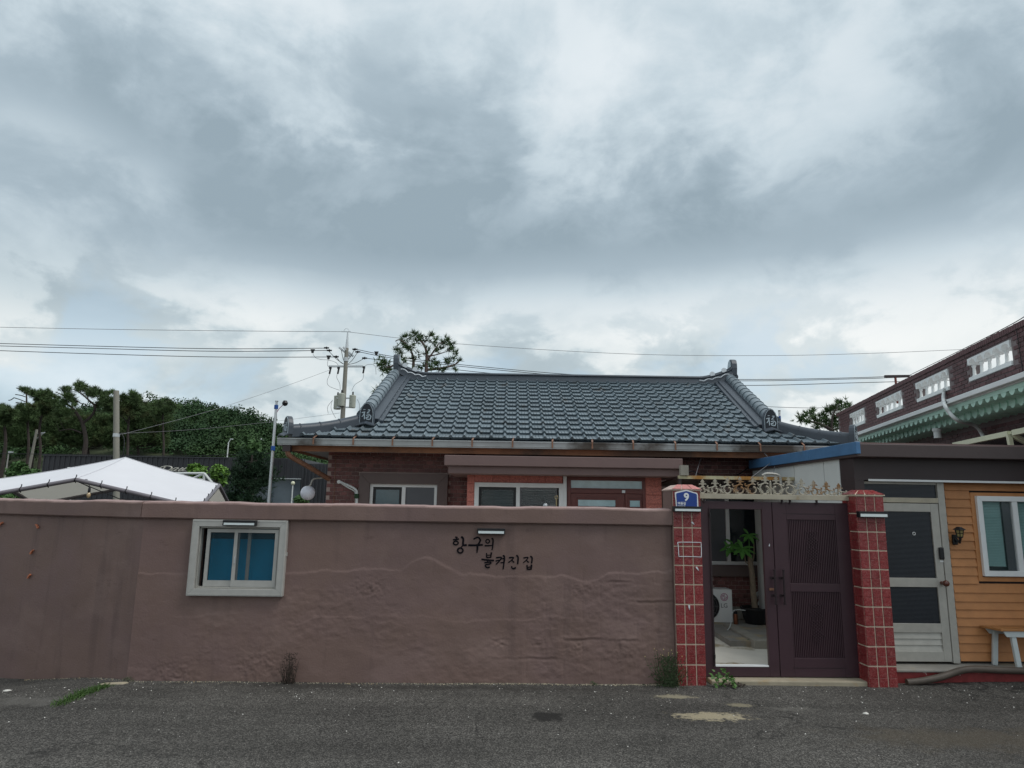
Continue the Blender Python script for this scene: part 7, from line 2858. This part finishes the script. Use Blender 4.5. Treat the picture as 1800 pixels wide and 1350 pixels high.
pine_px('thin ragged pine with bare side twigs at its top', 38, [([(300, 880), (300, 560), (288, 300), (285, 215), (265, 140)], .12, .03)],
        [(265, 155, 32), (280, 180, 20), (240, 350, 40), (330, 345, 45), (290, 395, 52), (200, 362, 32), (250, 440, 55), (330, 440, 50), (180, 430, 45)], 41,
        [[(285, 290), (220, 262), (150, 240)], [(285, 235), (225, 215), (165, 205)], [(275, 170), (215, 150), (175, 135)], [(280, 160), (310, 145), (335, 130)], [(150, 240), (120, 262), (92, 268)], [(290, 300), (230, 300), (170, 290)]])
pine_px('bushy pine crown between the ragged pine and the tallest pine', 40, [([(430, 900), (425, 600), (450, 420), (470, 300), (440, 200)], .13, .04), ([(450, 400), (380, 380), (340, 400)], .05, .03)],
        [(365, 185, 38), (430, 188, 42), (490, 200, 46), (450, 255, 55), (545, 228, 38), (590, 292, 34), (500, 310, 55), (405, 255, 38), (420, 330, 50), (540, 300, 42), (610, 240, 24), (350, 210, 30), (470, 380, 55), (560, 390, 50), (400, 420, 50)], 43,
        [[(540, 230), (560, 190), (565, 165)], [(470, 320), (560, 345), (640, 350)]])
pine_px('tallest pine with forked bare limbs left of the concrete post', 36, [([(905, 880), (925, 700), (890, 520), (820, 400), (770, 340), (720, 300), (710, 180)], .20, .04), ([(890, 520), (1000, 420), (1020, 330), (950, 260), (870, 190), (790, 150)], .11, .03), ([(1020, 330), (1060, 285), (1090, 260)], .06, .03), ([(800, 380), (700, 345), (590, 330)], .06, .03), ([(880, 620), (760, 580), (640, 600)], .06, .03)],
        [(700, 155, 36), (735, 150, 22), (720, 225, 42), (768, 255, 36), (690, 290, 34), (800, 300, 28), (850, 98, 36), (872, 150, 34), (915, 130, 24), (955, 178, 30), (1010, 150, 28), (1000, 205, 40), (1075, 195, 42), (1105, 255, 40), (1150, 210, 34), (1200, 180, 26), (1145, 310, 46), (1200, 270, 40), (650, 340, 40), (720, 380, 44), (830, 105, 22), (1060, 320, 34),
         (1180, 360, 48), (640, 420, 44)], 42,
        [[(740, 260), (670, 210), (600, 178)], [(820, 265), (870, 300), (930, 310)], [(950, 260), (940, 220), (930, 200)]])
pine_px('pine reaching out of the left picture edge', 37, [([(40, 900), (60, 700), (50, 560), (30, 420)], .16, .06)],
        [(25, 345, 40), (70, 370, 40), (110, 385, 38), (20, 410, 50), (80, 430, 44), (150, 405, 26), (-30, 380, 50), (40, 470, 60), (110, 480, 50), (20, 330, 24), (-20, 470, 60)], 44)
pine_px('pine crown directly right of the concrete post', 39, [([(1370, 900), (1380, 600), (1400, 400), (1420, 250)], .14, .04), ([(1390, 520), (1300, 420), (1250, 330)], .06, .03)],
        [(1330, 235, 36), (1400, 250, 42), (1440, 195, 34), (1462, 230, 44), (1455, 285, 46), (1390, 325, 48), (1300, 310, 44), (1350, 390, 52), (1450, 370, 50), (1500, 280, 36), (1545, 330, 40), (1260, 380, 44), (1530, 400, 48)], 45)
pine_px('smallest pine at the end of the row before the hill', 42, [([(1760, 900), (1760, 600), (1755, 420), (1750, 300)], .12, .04)],
        [(1700, 300, 34), (1790, 275, 36), (1830, 300, 28), (1745, 340, 44), (1640, 330, 36), (1690, 390, 48), (1810, 380, 46), (1600, 380, 42), (1900, 340, 26), (1730, 440, 52)], 46, [[(1790, 275), (1840, 262), (1850, 290)]])
rs = random.Random(91)
for lab, xa, xb in (('low dark pine filling the gap under the tallest crown', 700, 1200), ('broad low pine filling the gap under the ragged pine', 60, 640), ('low spreading pine behind the foot of the concrete post', 1180, 1800)):
    pads_ = [(rs.uniform(xa, xb), rs.uniform(430, 720), rs.uniform(44, 74)) for _ in range(64)]
    pine_px(lab, 46, [([((xa + xb) / 2, 900), ((xa + xb) / 2 - 20, 700), ((xa + xb) / 2 + 10, 520)], .16, .06)], pads_, int(xa) + 3)


# leafy and coniferous shrubs near the tent
def leaf_tree(label, name, u, v, Y, rx, rz, n, size, m, seed, cat):
    r_ = np.random.default_rng(seed)
    c = W.P3(u, v, Y)
    t = thing(name, label, cat, (c.x, Y, 0))
    mtr = Y / 1196
    RX, RZ = rx * mtr, rz * mtr
    nl = 16
    d = r_.normal(size=(nl, 3))
    d /= np.linalg.norm(d, axis=1, keepdims=True)
    lob = np.array(c) + d * np.array([RX * .62, RX * .55, RZ * .62]) * r_.uniform(.5, 1.05, (nl, 1))
    lr = r_.uniform(.28, .5, nl) * min(RX, RZ)
    k = r_.integers(0, nl, n)
    dd = r_.normal(size=(n, 3))
    dd /= np.linalg.norm(dd, axis=1, keepdims=True)
    p = lob[k] + dd * lr[k][:, None] * r_.random((n, 1)) ** .35
    nrm = dd * .6 + r_.normal(size=(n, 3)) * .6 + np.array([0, -.2, .5])
    nrm /= np.linalg.norm(nrm, axis=1, keepdims=True)
    a = np.cross(nrm, r_.normal(size=(n, 3)))
    a /= np.linalg.norm(a, axis=1, keepdims=True)
    b = np.cross(nrm, a)
    s = size * r_.uniform(.6, 1.3, (n, 1))
    V = np.stack([p - a * s, p - b * s * .5, p + a * s, p + b * s * .5], 1).reshape(-1, 3)
    np_mesh('crown', V, np.arange(len(V)).reshape(-1, 4), MT[m], t)
    mb = MB()
    mb.tube([(c.x, Y, 0), (c.x + .05, Y, c.z * .6), (c.x, Y, c.z)], [.10, .08, .04], 8)
    for q in lob[:10]:
        mb.tube([(c.x, Y, c.z * .75), q], [.04, .015], 5)
    mb.build('trunk', MT['bark'], t, smooth=True)


leaf_tree('bright yellow green leafy tree beside the cursive sign', 'leafy_tree', 347, 826, 22, 17, 18, 1300, .11, 'leaf_bright', 5, 'tree')
leaf_tree('bright low bush between the sign and the dark conifer', 'leafy_bush', 385, 834, 21, 18, 20, 1200, .10, 'leaf_bright', 6, 'bush')
leaf_tree('mid green leafy tree rising behind the dark conifer', 'leafy_tree', 447, 790, 26, 32, 28, 1900, .14, 'leaf_mid', 7, 'tree')
leaf_tree('small green shrub at the foot of the white globe lamp', 'leafy_bush', 530, 880, 18, 18, 12, 700, .07, 'leaf_mid', 8, 'bush')
leaf_tree('shaded roadside bushes under the left pines', 'leafy_bush', 40, 838, 26, 50, 28, 2200, .13, 'leaf_mid', 9, 'bush')
leaf_tree('dark bush showing under the tent frame', 'leafy_bush', 30, 876, 16, 40, 14, 900, .08, 'leaf_mid', 10, 'bush')
Yc = 19.0
base = Vector((W.X(437, 880, Yc), Yc, 0))
rs = random.Random(77)
cl = []
for k in range(60):
    f = rs.random()
    z = .6 + (W.Z(437, 798, Yc) - .7) * f
    w_ = .78 * (1.1 - .75 * f)
    cl.append((Vector((base.x + rs.uniform(-w_, w_), Yc + rs.uniform(-w_, w_), z)), rs.uniform(.22, .42)))
pine('dense dark conifer beside the banded metal pole', base, [([base, (base.x, Yc, 1.5), (base.x, Yc, W.Z(437, 800, Yc))], .12, .03)], cl, 120, .13, .010, 78, 'conifer')

# ------------------------------------------------------------------ wooded hill
HYc = 150.0
crest = [(-120, 745), (0, 735), (120, 724), (190, 716), (260, 704), (320, 712), (380, 721), (430, 730), (475, 748), (540, 775), (620, 812), (720, 840), (900, 862), (1300, 872), (1900, 880)]
cx_ = np.array([W.X(u, v, HYc) for u, v in crest])
cz_ = np.array([W.Z(u, v, HYc) for u, v in crest]) - 5.0


def hill_z(x, y):
    h = np.interp(x * HYc / np.maximum(y, 60), cx_, cz_)
    prof_ = smooth(62, HYc, y) * (1 - smooth(HYc + 5, 330, y))
    return h * prof_ + (fbm(x * .03, y * .03, 4, 5) - .5) * 5 * prof_ - .3


hx, hy = np.meshgrid(np.linspace(-260, 260, 130), np.linspace(60, 340, 70))
hz = hill_z(hx, hy)
idx = np.arange(130 * 70).reshape(70, 130)
quads = np.stack([idx[:-1, :-1], idx[:-1, 1:], idx[1:, 1:], idx[1:, :-1]], -1).reshape(-1, 4)
tag(np_mesh('hill', np.stack([hx, hy, hz], -1).reshape(-1, 3), quads, MT['terrain'], smooth=True), kind='structure')
r_ = np.random.default_rng(4)
tmpl = []
for k in range(6):
    n = 420
    nl = 9
    d = r_.normal(size=(nl, 3))
    d /= np.linalg.norm(d, axis=1, keepdims=True)
    lob = d * np.array([.62, .62, .42]) * r_.uniform(.4, 1, (nl, 1)) + np.array([0, 0, .1])
    lr = r_.uniform(.28, .5, nl)
    kk = r_.integers(0, nl, n)
    dd = r_.normal(size=(n, 3))
    dd /= np.linalg.norm(dd, axis=1, keepdims=True)
    dd[:, 2] = np.where(dd[:, 2] < -.3, -dd[:, 2], dd[:, 2])
    p = lob[kk] + dd * lr[kk][:, None] * r_.random((n, 1)) ** .3
    nr = dd * .8 + r_.normal(size=(n, 3)) * .45 + np.array([0, 0, .35])
    nr /= np.linalg.norm(nr, axis=1, keepdims=True)
    a = np.cross(nr, r_.normal(size=(n, 3)))
    a /= np.linalg.norm(a, axis=1, keepdims=True)
    b = np.cross(nr, a)
    s = r_.uniform(.04, .09, (n, 1))
    tmpl.append(np.stack([p - a * s, p - b * s * .6, p + a * s, p + b * s * .6], 1).reshape(-1, 3))
parts = []
cnt = 0
for _ in range(5200):
    y = r_.uniform(98, 178)
    u = r_.uniform(-60, 640) if cnt < 1000 else r_.uniform(-900, -40)
    x = (u - 900) / 1196 * y * 1.02
    z = float(hill_z(np.array([x]), np.array([y]))[0])
    if z < .2:
        continue
    R = r_.uniform(1.8, 3.3)
    q = r_.uniform(0, 6.28)
    c_, s_ = math.cos(q), math.sin(q)
    T2 = tmpl[r_.integers(0, 6)]
    v = np.stack([T2[:, 0] * c_ - T2[:, 1] * s_, T2[:, 0] * s_ + T2[:, 1] * c_, T2[:, 2] * r_.uniform(.9, 1.4)], -1) * R + np.array([x, y, z + R * .55 + 1.0])
    parts.append(v)
    cnt += 1
    if cnt > 1700:
        break
V = np.concatenate(parts)
fo = np_mesh('hill_forest', V, np.arange(len(V)).reshape(-1, 4), MT['forest'])
tag(fo, 'dense green wood covering the low hill', 'wood', kind='stuff')
